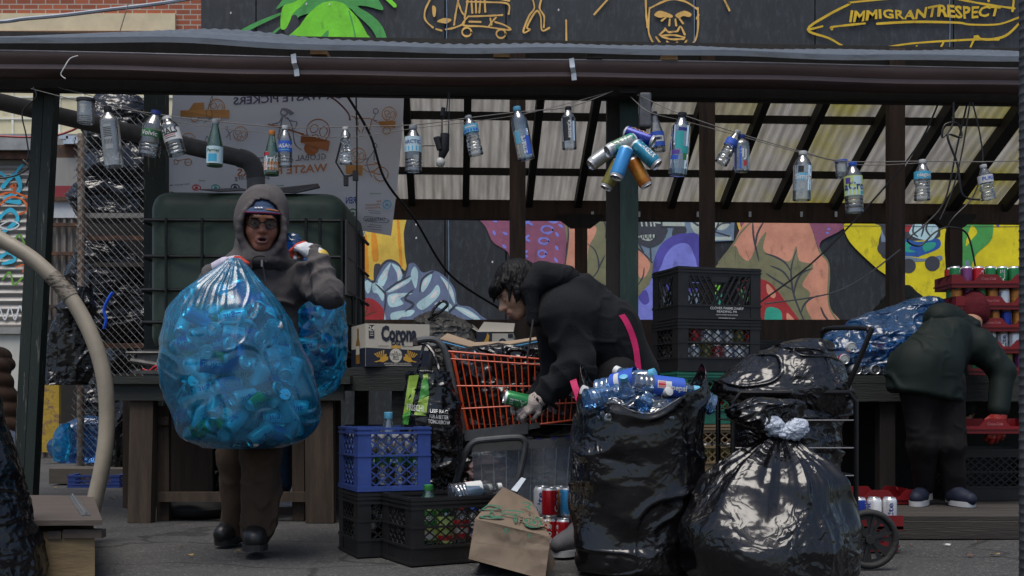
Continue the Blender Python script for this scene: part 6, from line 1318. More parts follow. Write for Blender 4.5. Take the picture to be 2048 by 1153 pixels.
def patch(b, a, c, d, e, n, amp, seed, m=0):
    P = []
    for i in range(n + 1):
        row = []
        for j in range(n + 1):
            u, v = i / n, j / n; p_ = np.array(a) * (1 - u) * (1 - v) + np.array(c) * u * (1 - v) + np.array(d) * u * v + np.array(e) * (1 - u) * v; row.append(p_)
        P.append(row)
    P = np.array(P); w = np.sin(np.linspace(0, math.pi, n + 1)); P[..., 1] += (amp * ridge(P * 9, 2, seed)) * np.outer(w, w) ** .5; b.grid(P, m); return P
b = MB(); patch(b, TL, TR, BR, BL, 14, .010, 1); patch(b, TL, K0, K1, TR, 18, .016, 2); patch(b, TR, K1, E0, BR, 14, .022, 3); patch(b, TL, BL, E1, K0, 14, .012, 4); patch(b, K0, E1, E0, K1, 8, .01, 5); b.build('paper', pap, pb_, smooth=True)
p = Paint(plane_D(TL, TR, K0), .0015); p.l = 7
gpr, gdp = flat('paper_green', (.02, .12, .07), .7), flat('paper_dim', (.12, .085, .055), .7)
Q = lambda l: Zc(l, 660, 840, 3.685)
for q in ([(1120, 660), (1160, 630), (1200, 628), (1260, 640), (1200, 655), (1120, 660)], [(1100, 715), (1160, 700), (1200, 710), (1280, 712), (1200, 722), (1100, 715)], [(1175, 705), (1185, 675), (1200, 672), (1210, 700)], [(1260, 685), (1300, 665), (1390, 672), (1425, 680), (1350, 697), (1260, 685)], [(1350, 700), (1365, 750)], [(1385, 690), (1372, 750)], [(1410, 610), (1450, 608), (1480, 625), (1460, 635), (1480, 660)], [(1440, 635), (1470, 655)]): p.stroke(Q(q), 2.2, gpr)
p.fill(Q([(1500 + 72 * math.cos(t), 750 + 44 * math.sin(t)) for t in np.linspace(0, 5.9, 12)]), gpr)
D_ = plane_D(TL, TR, K0)
for k, s_ in enumerate(('WHOLE', 'FOODS', 'MARKET')):
    cx_, cy_ = 660 + 1500 / 3.685, 840 + (725 + 26 * k) / 3.685; d0 = D_(cx_, cy_)
    add_text(p.b, s_, (.034, .034, .012)[k] * .8, lambda x, y: p.pt(cx_ + x * F / d0, cy_ - y * F / d0 + .2 * x * F / d0, p.l + 3), p.mi(pap), bold=.02)
p.b.build('green_print', p.ms, pb_)
p = Paint(plane_D(TL, TR, BL), .0015); p.l = 6
for q in ([(1200, 790), (1270, 800)], [(1190, 808), (1265, 822)], [(1230, 825), (1270, 832)], [(1350, 820), (1450, 840)], [(1370, 838), (1440, 852)], [(1490, 855), (1545, 868)]): p.stroke(Q(q), 1.6, gdp)
p.ringm(660 + 1300 / 3.685, 840 + 815 / 3.685, 4, 4, 2.5, gpr).ringm(660 + 1472 / 3.685, 840 + 852 / 3.685, 3, 3, 2, gpr)
p.stroke(Q([(1065, 735), (1130, 800)]), .8, gdp).stroke(Q([(1615, 850), (1480, 925)]), .8, gdp).stroke(Q([(1030, 1030), (1150, 960)]), .8, gdp).stroke(Q([(1470, 1045), (1550, 1120)]), .8, gdp).stroke(Q([(1070, 900), (1300, 930), (1560, 975)]), 1.0, gdp).stroke(Q([(1100, 1020), (1250, 1060)]), 1.2, gdp)
p.b.build('bottom_print', p.ms, pb_)
b = MB(); b.hexa([W(1022, 980, 4.8), W(1034, 984, 4.8), W(1034, 984, 4.82), W(1022, 980, 4.82), W(1043, 955, 4.85), W(1052, 958, 4.85), W(1052, 958, 4.87), W(1043, 955, 4.87)]); tag(b.build('paper_strip', M('strip_white', (.5, .56, .62), .6)), 'white paper strip sticking out of the brown paper bag', 'paper')
# ------------------------------------------------------------ bags
kbag = M('black_bag', (.005, .005, .006), .15, var=.2, vs=3, crink=.5, cs=8, rvar=.04, spec=.55, coat=.1)
kbag2 = M('black_bag_fine', (.006, .006, .007), .17, var=.2, vs=3, crink=.55, cs=9, rvar=.05, spec=.6, coat=.1)
gbag = M('grey_bag', (.075, .07, .062), .45, var=.2, vs=3, crink=.5, cs=11)
bfilm = MFILM('blue_film', (.2, .78, 1.0), (.01, .52, 1.0), .15, .2, .02, .3, .04, 4)
bfilm2 = MFILM('deep_blue_film', (.3, .55, .9), (.03, .22, .55), .35, .22, .03, .5, .1, 7)
def bagmesh(prof, seed, nt=200, nz=140, pleat=0.0, pz=.6, bulge=.02, fold=.012, ff=7, st=(1, 1, 1), fine=.003, squash=0.0, rim=None, npl=(11, 19, 31), cap_bottom=True):
    """prof: list of (z, rx, ry, ox, oy); returns grid nz x nt x 3 (world)"""
    Z = np.array([q[0] for q in prof], float); t = np.linspace(0, 1, nz)
    L = np.concatenate([[0], np.cumsum(np.abs(np.diff(Z)) + .6 * np.abs(np.diff([q[1] for q in prof])))]); s_ = t * L[-1]
    def ip(k):
        a = np.array([q[k] for q in prof], float); y = np.interp(s_, L, a)
        kr = np.ones(9) / 9; yp = np.concatenate([np.full(4, y[0]), y, np.full(4, y[-1])]); return np.convolve(yp, kr, 'valid')
    z, rx, ry, ox, oy = [ip(k) for k in range(5)]
    th = np.linspace(0, 2 * math.pi, nt, endpoint=False); rs = np.random.RandomState(seed)
    c, s = np.cos(th), np.sin(th); P = np.stack([ox[:, None] + rx[:, None] * c, oy[:, None] + ry[:, None] * s, np.repeat(z[:, None], nt, 1)], -1)
    N = np.stack([np.repeat(c[None], nz, 0), np.repeat(s[None], nz, 0), np.zeros((nz, nt))], -1)
    size = np.maximum(rx, ry)[:, None]; zz = (z - z.min()) / (z.max() - z.min())
    PQ = P * np.array(st) * ff + seed * 3.3; PQ = PQ + .35 * np.stack([vn(PQ * .7 + 11 * k, seed + k) for k in range(3)], -1); f1 = worley(PQ, seed)[0]; f1b = worley(PQ * 2.3 + 5, seed + 7)[0]
    d = bulge * fbm(P * 3.1 + seed, 2, seed) + fold * (1.5 * (f1 - .5) + .7 * (f1b - .5) + .35 * ridge(PQ, 2, seed + 1)) + fold * .55 * (np.exp(-(vn(PQ * 1.3 + 3, seed + 21) / .09) ** 2) + .7 * np.exp(-(vn(PQ[..., [2, 0, 1]] * 2.1 + 9, seed + 22) / .11) ** 2)) + fine * ridge(P * 26 + seed, 2, seed + 2)
    d = d * np.clip(size / .12, .12, 1)
    if pleat:
        w = np.clip((zz - pz) / (1 - pz), 0, 1)[:, None] ** .7; q = 0
        for k in npl:
            ph = rs.rand() * 6.28 + .5 * vn(np.stack([th * 2, th * 0, th * 0], -1), seed + k)[None]
            am_ = .55 + .9 * np.clip(vn(np.stack([np.repeat(c[None] * 2.2, nz, 0), np.repeat(s[None] * 2.2, nz, 0), np.repeat(zz[:, None] * 1.5, nt, 1)], -1), seed + k * 3), -.5, 1); q = q + am_ * (1 - 2 * np.abs(np.sin(th[None] * k / 2 + ph + .5 * zz[:, None]))) / (k / 11)
        d = d * (1 - .5 * w) + pleat * w * q * np.clip(size / .15, .25, 1)
    P = P + N * d[..., None]
    P[..., 2] += (fold * .5 * fbm(P * ff * .8 + 5, 2, seed + 9)) * np.clip(zz * 6, 0, 1)[:, None]
    if rim is not None: P[..., 2] += (np.clip((zz - .55) / .45, 0, 1)[:, None] ** 1.3) * rim(th)[None]
    return P
def bag(name, label, prof, mat, seed, cat='bag', parent=None, capb=True, capt=False, **kw):
    P = bagmesh(prof, seed, **kw); b = MB(); b.grid(P, cv=True); nz, nt = P.shape[:2]
    if capb: b.add(np.concatenate([P[0], P[0].mean(0)[None]]), [(i, nt, (i + 1) % nt) for i in range(nt)])
    if capt: b.add(np.concatenate([P[-1], P[-1].mean(0)[None]]), [((i + 1) % nt, nt, i) for i in range(nt)])
    o = b.build(name, mat, parent, smooth=True, angle=None)
    return tag(o, label, cat) if parent is None else o
def pxprof(rows, D, depth=.8): # rows: (py, px_centre, half-width px) top to bottom -> profile bottom to top
    out = []
    for y, x, hw in rows[::-1]:
        p_ = W(x, y, D); r_ = hw * D / F; out.append((p_.z, r_, r_ * depth, p_.x, D))
    return out
# tall open bag in front
ft = thing('trash_bag', 'tall open black bag crammed with clear and blue bottles in the foreground', 'bag', (W(1275, 0, 4.5).x, 4.55, 0))
rim = lambda th: (.11 * np.exp(-((np.mod(th - R(165) + math.pi, 2 * math.pi) - math.pi) / .5) ** 2) + .13 * np.exp(-((np.mod(th - R(-5) + math.pi, 2 * math.pi) - math.pi) / .45) ** 2) - .05 * np.exp(-((np.mod(th - R(262) + math.pi, 2 * math.pi) - math.pi) / .7) ** 2) + .02 * np.sin(th * 5))
pr_ = [(.0, .16, .14), (.004, .225, .2), (.03, .245, .22), (.12, .25, .225), (.3, .248, .22), (.45, .243, .215), (.6, .245, .215), (.72, .24, .205)]
cx_ = W(1270, 0, 4.52).x; prr = [(z, a, c, cx_ + .028 * z / .7 , 4.58) for z, a, c in pr_]
o = bag('bag_film', None, prr, kbag, 21, parent=ft, bulge=.035, fold=.02, ff=2.6, st=(.9, .9, 1.5), fine=.0004, rim=rim)
sol = o.modifiers.new('thick', 'SOLIDIFY'); sol.thickness = .002
tpb = MFILM('tinted_bottle', (.45, .7, 1.0), (.15, .4, .8), .3, .06, .12, .3)
for k, (px_, py_, D_, h_, r_, rz_, ry_, m_, lb) in enumerate((
        (1225, 790, 4.46, .24, .045, 20, 80, tpb, None), (1252, 765, 4.52, .26, .048, -30, 75, tpb, 'b'), (1300, 790, 4.45, .2, .036, 60, 60, tpb, None), (1330, 775, 4.46, .28, .043, 10, 96, clearb, 'p'),
        (1280, 762, 4.6, .26, .046, 140, 70, tpb, None), (1215, 800, 4.55, .24, .042, 200, 70, clear, None), (1350, 790, 4.6, .26, .044, 80, 80, tpb, None), (1255, 800, 4.42, .22, .036, 250, 35, tpb, 'c'), (1300, 800, 4.52, .26, .04, 300, 75, clearb, None), (1370, 790, 4.55, .26, .044, 190, 70, tpb, None), (1230, 775, 4.62, .26, .044, 30, 60, clearb, None))):
    labs = {'b': (.3, .7, LB['blue'], [('bar', .2, .4, -1, 1, wt)]), 'p': (.3, .75, LB['blue'], [('txt', 'pepsi', .8, .022, wt, 1), ('bar', .1, .55, -.55, .15, wt), ('bar', .12, .36, -.5, .1, LB['red'])]), 'c': None, None: None}[lb]
    lab_ = {1: 'crushed blue bottle with blue label in the tall black bag', 3: 'bottle with red and white swirl label sticking out of the tall black bag', 7: 'small bottle with blue cap facing outward in the tall black bag'}.get(k)
    q = bottle(lab_ or 'bluish clear bottle heaped in the tall black bag', 'water', h_, r_, m_, LB['lblue'] if k in (7, 3, 1) else LB['white'], labs, None if lab_ else 'bottles heaped in the tall bag', crush=.18 if k != 3 else 0, ribs=2 if k != 3 else 1, seed=k, n=18)
    e = Euler((0, R(ry_), R(rz_))); q.rotation_euler = e; q.location = W(px_, py_, D_) - e.to_matrix() @ Vector((0, 0, h_ * .5))
# inner white liner film around the bottles
bag('bag_liner', 'thin clear plastic liner wrapped round the bottles in the tall black bag', [(.52, .19, .16, cx_ + .03, 4.55), (.62, .21, .175, cx_ + .02, 4.55), (.69, .19, .16, cx_ + .02, 4.55), (.715, .12, .12, cx_ + .03, 4.56), (.725, .02, .02, cx_ + .03, 4.56)], MFILM('liner_film', (.75, .88, 1), (.4, .5, .62), .10, .1, .1, .5, .6, 12), 33, cat='liner', fold=.016, ff=8, bulge=.02, nt=140, nz=70, capt=True)
# big tied bag
tg_ = thing('trash_bag', 'big round black bag tied with a white strip in front of the folding cart', 'bag', (W(1535, 0, 4.36).x, 4.36, 0))
xb_ = W(1536, 0, 4.36).x; prr = [(.0, .2, .2), (.005, .27, .26), (.04, .31, .3), (.13, .335, .32), (.22, .328, .31), (.31, .29, .275), (.39, .262, .25), (.45, .2, .19), (.5, .125, .12), (.54, .06, .06), (.56, .034, .034)]
prr = [(z, a, c, xb_ + .05 * max(0, z - .2) / .36 , 4.38) for z, a, c in prr]
bag('bag_film', None, prr, kbag, 5, parent=tg_, pleat=.022, pz=.42, bulge=.04, fold=.014, ff=3.0, st=(1, 1, .8), fine=.0003, npl=(7, 13, 21, 33), nt=260, nz=170)
nx_ = xb_ + .05
bag('bag_top', None, [(.555, .034, .034, nx_, 4.39), (.58, .07, .055, nx_ - .03, 4.4), (.62, .125, .085, nx_ - .05, 4.42), (.665, .13, .09, nx_ - .045, 4.43), (.69, .09, .06, nx_ - .04, 4.43), (.68, .05, .035, nx_ - .04, 4.43), (.62, .03, .02, nx_ - .04, 4.42)], kbag2, 8, parent=tg_, fold=.03, ff=9, bulge=.03, fine=.006, nt=160, nz=100, capb=False)
wtp = M('white_strip', (.5, .56, .66), .4, var=.1, crink=.5, cs=16)
b = MB()
for (c_, r_, rz_) in (((nx_ - .035, 4.335, .592), (.04, .022, .03), 25), ((nx_ + .045, 4.33, .575), (.052, .024, .034), -25), ((nx_ + .0, 4.33, .565), (.03, .02, .014), 10)):
    V = MB(); V.ell((0, 0, 0), r_, rotm(0, rz_, 0), n=28, m=18); v = V.v[0]; v = v + (v / np.maximum(np.linalg.norm(v, axis=1, keepdims=True), 1e-6)) * (.008 * ridge(v * 55 + rz_, 2, 4))[:, None]; b.add(v + np.array(c_), V.f)
b.tube([(nx_ + .042 * math.cos(a), 4.385 + .045 * math.sin(a), .557) for a in np.linspace(0, 6.283, 20, endpoint=False)], .011, 8, closed=True); b.build('knot', wtp, tg_, smooth=True, angle=None)
# folding two-wheeled cart with its bags
gc = thing('folding_cart', 'black wire folding cart with big spoked wheels behind the tied bag', 'cart', (W(1600, 0, 4.8).x, 4.8, 0))
kst = M('black_steel', (.012, .012, .013), .35, metal=.4, var=.3, vs=20)
XL, XR, YN, YF, zT_ = W(1466, 0, 4.72).x, W(1712, 0, 4.72).x, 4.72, 5.06, .72
b = MB()
for y_ in (YN, YF):
    pts = [(XL, y_, .06), (XL, y_, zT_ - .04), (XL + .03, y_, zT_), (XR - .03, y_, zT_), (XR, y_, zT_ - .04), (XR, y_, .06)]; b.tube(pts, .011, 8)
for x_ in (XL, XR):
    for z in (.08, zT_ - .02): b.tube([(x_, YN, z), (x_, YF, z)], .009, 8)
b.build('frame', kst, gc, smooth=True)
b = MB()
for k in range(1, 6):
    z = zT_ - .115 * k
    for y_ in (YN, YF): b.tube([(XL, y_, z), (XR, y_, z)], .0035, 6)
    for x_ in (XL, XR): b.tube([(x_, YN, z), (x_, YF, z)], .0035, 6)
b.build('side_wire', M('thin_steel', (.16, .16, .17), .3, metal=.8), gc, smooth=True)
b = MB(); h0 = W(1742, 662, 4.75); h1 = W(1648, 662, 5.0)
pts = [W(1640, 905, 4.9), W(1735, 680, 4.76), W(1738, 664, 4.77), W(1728, 657, 4.8), W(1665, 657, 4.95), W(1650, 662, 5.0), W(1640, 680, 5.05), W(1590, 860, 5.1)]; b.tube([Vector(v) for v in crv(pts, 6, False)], .011, 10); b.build('handle', kst, gc, smooth=True)
b = MB(); b.ell(W(1684, 815, 4.83), (.009, .009, .009), n=10, m=6); b.build('rivet', M('thin_steel', (.16, .16, .17)), gc, smooth=True)
for (x_, y_) in ((W(1741, 0, 4.6).x, 4.62), (XL - .03, 4.62)):
    m_ = Matrix.Translation((x_, y_, .124)) @ Matrix.Rotation(R(90), 4, 'X') @ Matrix.Rotation(R(0), 4, 'Z')
    b = MB(); P = [[((.108 + .014 * math.cos(q)) * math.cos(a), (.108 + .014 * math.cos(q)) * math.sin(a), .016 * math.sin(q)) for q in np.linspace(0, 6.283, 12, endpoint=False)] for a in np.linspace(0, 6.283, 48, endpoint=False)]
    mm = MB(); mm.grid(P, cu=True, cv=True); b.add(mm.v[0], mm.f, 0, m_); whl = b.build('wheel', rub, gc, smooth=True)
    b = MB(); b.lathe([(.098, -.01), (.104, -.01), (.104, .01), (.098, .01)], 40, m_, capb=False, capt=False); b.lathe([(.0, -.02), (.018, -.02), (.02, .0), (.018, .02), (.0, .02)], 20, m_)
    # perforated disc
    for k in range(6):
        a0 = math.pi / 3 * k + .3; p0 = m_ @ Vector((.015 * math.cos(a0), .015 * math.sin(a0), 0)); p1 = m_ @ Vector((.1 * math.cos(a0), .1 * math.sin(a0), 0)); b.beam(p0, p1, .012, .012, up=(0, 1, 0))
    ring_ = [(.06 * math.cos(a), .06 * math.sin(a)) for a in np.linspace(0, 6.283, 48, endpoint=False)]
    hp = [[(r_ * math.cos(a), r_ * math.sin(a), .0) for a in np.linspace(0, 6.283, 49)] for r_ in (.018, .046, .082, .1)]
    b.grid([hp[0], hp[1]] if False else [[m_ @ Vector(v) for v in hp[0]], [m_ @ Vector(v) for v in hp[1]]]); b.grid([[m_ @ Vector(v) for v in hp[2]], [m_ @ Vector(v) for v in hp[3]]])
    for k in range(12):
        a0 = math.pi / 6 * k; A4 = [m_ @ Vector((r_ * math.cos(a0 + d), r_ * math.sin(a0 + d), 0)) for r_, d in ((.045, -.13), (.045, .13), (.083, .13), (.083, -.13))]; b.poly(A4)
    b.build('rim', M('wheel_black', (.014, .014, .015), .45), whl, smooth=True)
b = MB(); b.tube([(XL - .05, 4.62, .124), (W(1741, 0, 4.6).x + .02, 4.62, .124)], .007, 8); b.build('axle', kst, gc)
xm = (XL + XR) / 2 + .02
bag('trash_bag', 'black bag filling the wire body of the folding cart', [(.06, .15, .11, xm, 4.89), (.1, .2, .14, xm, 4.89), (.3, .225, .155, xm, 4.89), (.5, .225, .155, xm, 4.89), (.66, .215, .15, xm, 4.89), (.76, .2, .14, xm, 4.9), (.8, .12, .1, xm, 4.9)], kbag2, 14, fold=.02, ff=4.0, st=(.9, .9, 1.5), bulge=.02, fine=.002, capt=True)
bag('trash_bag', 'crinkled black bag slumped on top of the folding cart', [(.60, .1, .1, xm + .1, 4.92), (.64, .2, .15, xm + .05, 4.92), (.72, .255, .18, xm - .02, 4.92), (.80, .25, .18, xm - .0, 4.92), (.88, .2, .15, xm + .02, 4.92), (.935, .12, .1, xm + .07, 4.92), (.96, .04, .04, xm + .1, 4.92)], kbag2, 41, fold=.028, ff=4, st=(1, 1, 1.4), bulge=.05, fine=.002, capt=True)
# shopping cart load and neighbours
bag('trash_bag', 'crinkled black bag stuffed inside the orange shopping cart', pxprof([(690, 1030, 60), (700, 1030, 105), (740, 1035, 128), (790, 1040, 128), (825, 1050, 120), (845, 1050, 90)], 5.74, .0) if 0 else [(z, rx, .21, xo, 5.75) for z, rx, xo in ((.57, .2, .08), (.6, .29, .08), (.7, .33, .05), (.8, .34, .03), (.9, .335, .02), (.95, .25, .03), (.97, .1, .03))], kbag, 51, fold=.03, ff=5, bulge=.03, fine=.002, capt=True)
bag('wrapped_bundle', 'dull grey plastic wrapped bundle behind the beer carton', [(.88, .2, .15, W(890, 0, 6.95).x, 7.0), (.93, .215, .17, W(888, 0, 6.95).x, 7.0), (1.05, .2, .16, W(885, 0, 6.95).x, 7.0), (1.15, .16, .13, W(880, 0, 6.95).x, 7.0), (1.22, .09, .08, W(872, 0, 6.95).x, 7.0), (1.25, .03, .03, W(868, 0, 6.95).x, 7.0)], gbag, 61, cat='bundle', fold=.02, ff=7, st=(1.6, 1, 1), fine=.006, capt=True)
b = MB(); b.tube([Vector(v) for v in crv([W(862, 635, 6.86), W(868, 618, 6.86), W(885, 603, 6.86), (W(895, 610, 6.86)), W(880, 625, 6.87), W(866, 632, 6.88), W(858, 640, 6.85)], 5, False)], .009, 8); tag(b.build('tie', kbag2, None, smooth=True), 'black plastic loop knotted on top of the grey bundle', 'tie')
# printed reusable bag on the cart handle
sb = thing('shopping_bag', 'black reusable bag with green bottle print hanging from the cart handle', 'bag', W(860, 950, 5.38))
q = bagmesh([(.33, .05, .03, W(862, 0, 5.36).x, 5.37), (.36, .12, .06, W(862, 0, 5.36).x, 5.37), (.5, .135, .075, W(862, 0, 5.36).x, 5.37), (.66, .125, .07, W(860, 0, 5.36).x, 5.37), (.78, .105, .06, W(858, 0, 5.36).x, 5.37), (.835, .095, .05, W(858, 0, 5.36).x, 5.37)], 71, bulge=.012, fold=.014, ff=6, fine=.003, nt=120, nz=90)
b = MB(); b.grid(q, cv=True); b.build('fabric', kbag, sb, smooth=True, angle=None)
from mathutils.bvhtree import BVHTree
bv = BVHTree.FromPolygons([tuple(v) for v in q.reshape(-1, 3)], [(i * 120 + j, i * 120 + (j + 1) % 120, (i + 1) * 120 + (j + 1) % 120, (i + 1) * 120 + j) for i in range(89) for j in range(120)])
def onto(px, py, bv_, gap=.003, dflt=5.3):
    o_ = Vector((0, 0, CH)); d = (W(px, py, 1) - o_).normalized(); h = bv_.ray_cast(o_, d); return (h[0] - d * gap) if h[0] is not None else W(px, py, dflt)
b = MB(); gm_, gm2, gm3 = flat('bag_lime', (.22, .36, .05)), flat('bag_green', (.05, .24, .04)), flat('bag_dark', (.02, .06, .02))
def dpatch(pts, m, n=7):
    p4 = [np.array(v, float) for v in pts]; P = [[tuple(onto(*((p4[0] * (1 - u) + p4[1] * u) * (1 - v) + (p4[3] * (1 - u) + p4[2] * u) * v), bv)) for v in np.linspace(0, 1, n)] for u in np.linspace(0, 1, n)]; b.grid(P, m)
dpatch([(818, 752), (838, 750), (822, 820), (806, 830)], 0); dpatch([(806, 830), (822, 820), (816, 850), (803, 848)], 1); dpatch([(844, 760), (856, 756), (858, 790), (838, 800)], 1); dpatch([(838, 800), (858, 792), (852, 832), (828, 830)], 0); dpatch([(846, 750), (856, 748), (857, 757), (846, 760)], 0)
def ttx(s_, cx, cy_, hpx, wpx, m, sl=0.0):
    add_text(b, s_, hpx / 100, lambda x, y: onto(cx + x * 100, cy_ - y * 100 + sl * x * 100, bv, .005), m, bold=.02, width=wpx / 100)
ttx('FRISCHL', 832, 817, 13, 36, 2, .12)
for k, s_ in enumerate(('USE BAG', 'FOR A BETTER', 'TOMORROW')): ttx(s_, 878, 824 + 10.5 * k, 8, (36, 38, 44)[k], 2, .08)
b.build('print', [gm_, gm2, LB['white']], sb)
b = MB(); b.tube([Vector(v) for v in crv([W(835, 750, 5.33), W(842, 715, 5.36), W(850, 690, 5.42), W(868, 710, 5.4), W(882, 752, 5.36)], 5, False)], .008, 6); b.build('strap', kbag, sb, smooth=True)
bag('trash_bag', 'crumpled black bag on the ground behind the cart frame', [(.0, .16, .12, W(905, 0, 5.75).x, 5.8), (.05, .2, .15, W(905, 0, 5.75).x, 5.8), (.2, .2, .15, W(905, 0, 5.75).x, 5.8), (.35, .16, .12, W(905, 0, 5.75).x, 5.8), (.45, .06, .05, W(905, 0, 5.75).x, 5.8)], kbag2, 75, fold=.03, ff=7, fine=.008, capt=True, nt=120, nz=80)
for k, (px_, py_, r_, m_, lab_) in enumerate(((985, 940, .1, M('pinkish_bag', (.5, .33, .33), .4, crink=.5, cs=12), 'crumpled pinkish white bag inside the clear tote'), (1020, 925, .1, bfilm2, 'blue plastic bag inside the clear tote'), (1085, 960, .13, M('clearish_bag', (.3, .31, .32), .35, crink=.6, cs=12), 'grey crumpled film filling the clear tote'), (1100, 915, .11, bfilm2, 'dark blue plastic bag at the back of the clear tote'))):
    c_ = W(px_, py_, 5.72); bag('plastic_bag', lab_, [(c_.z - r_ * .8, r_ * .5, r_ * .4, c_.x, c_.y), (c_.z - r_ * .6, r_, r_ * .7, c_.x, c_.y), (c_.z, r_ * 1.25, r_ * .8, c_.x, c_.y), (c_.z + r_ * .5, r_ * .9, r_ * .6, c_.x, c_.y), (c_.z + r_ * .7, r_ * .3, r_ * .3, c_.x, c_.y)], m_, 80 + k, fold=.02, ff=9, fine=.006, capt=True, nt=80, nz=50)
bag('plastic_bag', 'greyish crumpled plastic film under the cart basket', [(W(0, 850 + dz, 5.75).z, a, a * .6, W(1125, 0, 5.75).x, 5.75) for dz, a in ((30, .1), (22, .16), (12, .14), (0, .05))], gbag, 88, fold=.02, ff=9, fine=.006, capt=True, nt=90, nz=40)
# bags in and round the wire cage, and the near left bag
for k, (px_, py_, rx, rz_, D_, m_, lab_) in enumerate(((235, 250, .3, .3, 10.9, kbag2, 'black bag at the very top of the wire cage'), (245, 345, .36, .3, 10.85, kbag2, 'black bag on the upper shelf of the wire cage'), (215, 400, .26, .2, 10.75, kbag, 'smooth black bag above the cage rail'), (215, 540, .3, .3, 10.72, kbag2, 'crinkled black bag in the middle of the wire cage'), (255, 620, .34, .3, 10.75, kbag2, 'black bag with blue ribbon low in the wire cage'), (270, 730, .3, .28, 10.9, kbag2, 'black bag at the lower right of the wire cage'), (300, 850, .36, .3, 10.85, kbag, 'black bag at the bottom of the wire cage'), (210, 800, .2, .22, 10.85, kbag2, 'small dark bag behind the bottom cage mesh'))):
    c_ = W(px_, py_, D_); bag('trash_bag', lab_, [(c_.z - rz_ * 1.05, rx * .5, rx * .4, c_.x, D_), (c_.z - rz_ * .8, rx * .95, rx * .6, c_.x, D_), (c_.z, rx * 1.05, rx * .65, c_.x, D_), (c_.z + rz_ * .6, rx * .8, rx * .55, c_.x, D_), (c_.z + rz_ * 1.05, rx * .25, rx * .2, c_.x, D_)], m_, 90 + k, fold=.05, ff=3.2, bulge=.06, fine=.007, capt=True, nt=110, nz=80)
wirepx('ribbon', 'bright blue ribbon caught on the wire cage mesh', [(226, 585, 10.25), (217, 598, 10.25), (208, 620, 10.25), (212, 640, 10.25), (208, 658, 10.25)], .014, M('blue_ribbon', (.01, .1, .7), .4), cat='ribbon')
bag('plastic_bag', 'blue plastic bag lying at the bottom of the wire cage', [(W(0, y, 10.5).z, a, a * .6, W(x, 0, 10.5).x, 10.55) for y, x, a in ((928, 150, .15), (915, 150, .22), (880, 152, .24), (850, 165, .2), (835, 178, .08))], bfilm2, 99, fold=.04, ff=4, bulge=.04, capt=True, nt=100, nz=60)
bag('plastic_bag', 'light blue plastic strip hanging outside the cage post', [(W(0, y, 10.1).z, a, .05, W(x, 0, 10.1).x, 10.1) for y, x, a in ((925, 121, .05), (900, 122, .075), (860, 126, .06), (845, 131, .02))], bfilm, 101, fold=.015, ff=6, capt=True, nt=60, nz=40)
bag('draped_bag', 'black plastic bag draped over the left side of the wire cage', [(W(0, y, 9.95).z, a, .1, W(x, 0, 9.95).x, 9.95) for y, x, a in ((772, 125, .12), (765, 125, .2), (740, 132, .21), (690, 140, .2), (640, 150, .16), (600, 158, .09), (578, 163, .03))], kbag, 103, fold=.05, ff=3.5, st=(1.6, 1, .5), fine=.006, capt=True, nt=120, nz=80)
bag('draped_bag', 'black plastic hanging down at the right of the cage foot', [(W(0, y, 9.6).z, a, .09, W(x, 0, 9.6).x, 9.6) for y, x, a in ((970, 258, .03), (955, 256, .1), (900, 252, .17), (830, 256, .15), (785, 262, .1), (765, 266, .04))], kbag, 107, fold=.05, ff=4, st=(1.6, 1, .5), fine=.006, capt=True, nt=120, nz=80)
crate('flat dark blue crate lying on the asphalt before the cage', .4, .3, .1, bcr, (W(198, 0, 9.2).x, 9.2, 0), R(4), 'diamond')
bag('trash_bag', 'black bag leaning into the left foreground beside the wooden box', [(.0, .1, .12, W(0, 0, 4.3).x, 4.3), (.02, .16, .18, W(-8, 0, 4.3).x, 4.3), (.15, .155, .2, W(-15, 0, 4.3).x, 4.3), (.3, .14, .2, W(-22, 0, 4.3).x, 4.3), (.45, .1, .18, W(-30, 0, 4.3).x, 4.3), (.6, .085, .15, W(-40, 0, 4.3).x, 4.3), (.75, .07, .1, W(-40, 0, 4.3).x, 4.3), (.85, .03, .04, W(-40, 0, 4.3).x, 4.3)], kbag, 111, fold=.012, ff=5, bulge=.02, fine=.003, capt=True)
bag('trash_bag', 'shiny black bag on the ground behind the timber table', [(W(0, y, 7.6).z if y < 1000 else .0, a, .15, W(x, 0, 7.6).x, 7.7) for y, x, a in ((1010, 425, .12), (975, 425, .2), (930, 425, .2), (890, 420, .15), (870, 420, .05))], kbag, 113, fold=.03, ff=5, capt=True, nt=110, nz=70)
bag('trash_bag', 'dark bag heaped behind the rear post before the yellow mural', [(W(0, y, 8.6).z, a, a * .7, W(x, 0, 8.6).x, 8.6) for y, x, a in ((690, 1800, .2), (660, 1800, .26), (620, 1802, .2), (585, 1806, .1), (568, 1808, .03))], M('dark_sack', (.02, .025, .02), .6), 117, fold=.02, ff=5, capt=True, nt=90, nz=50)
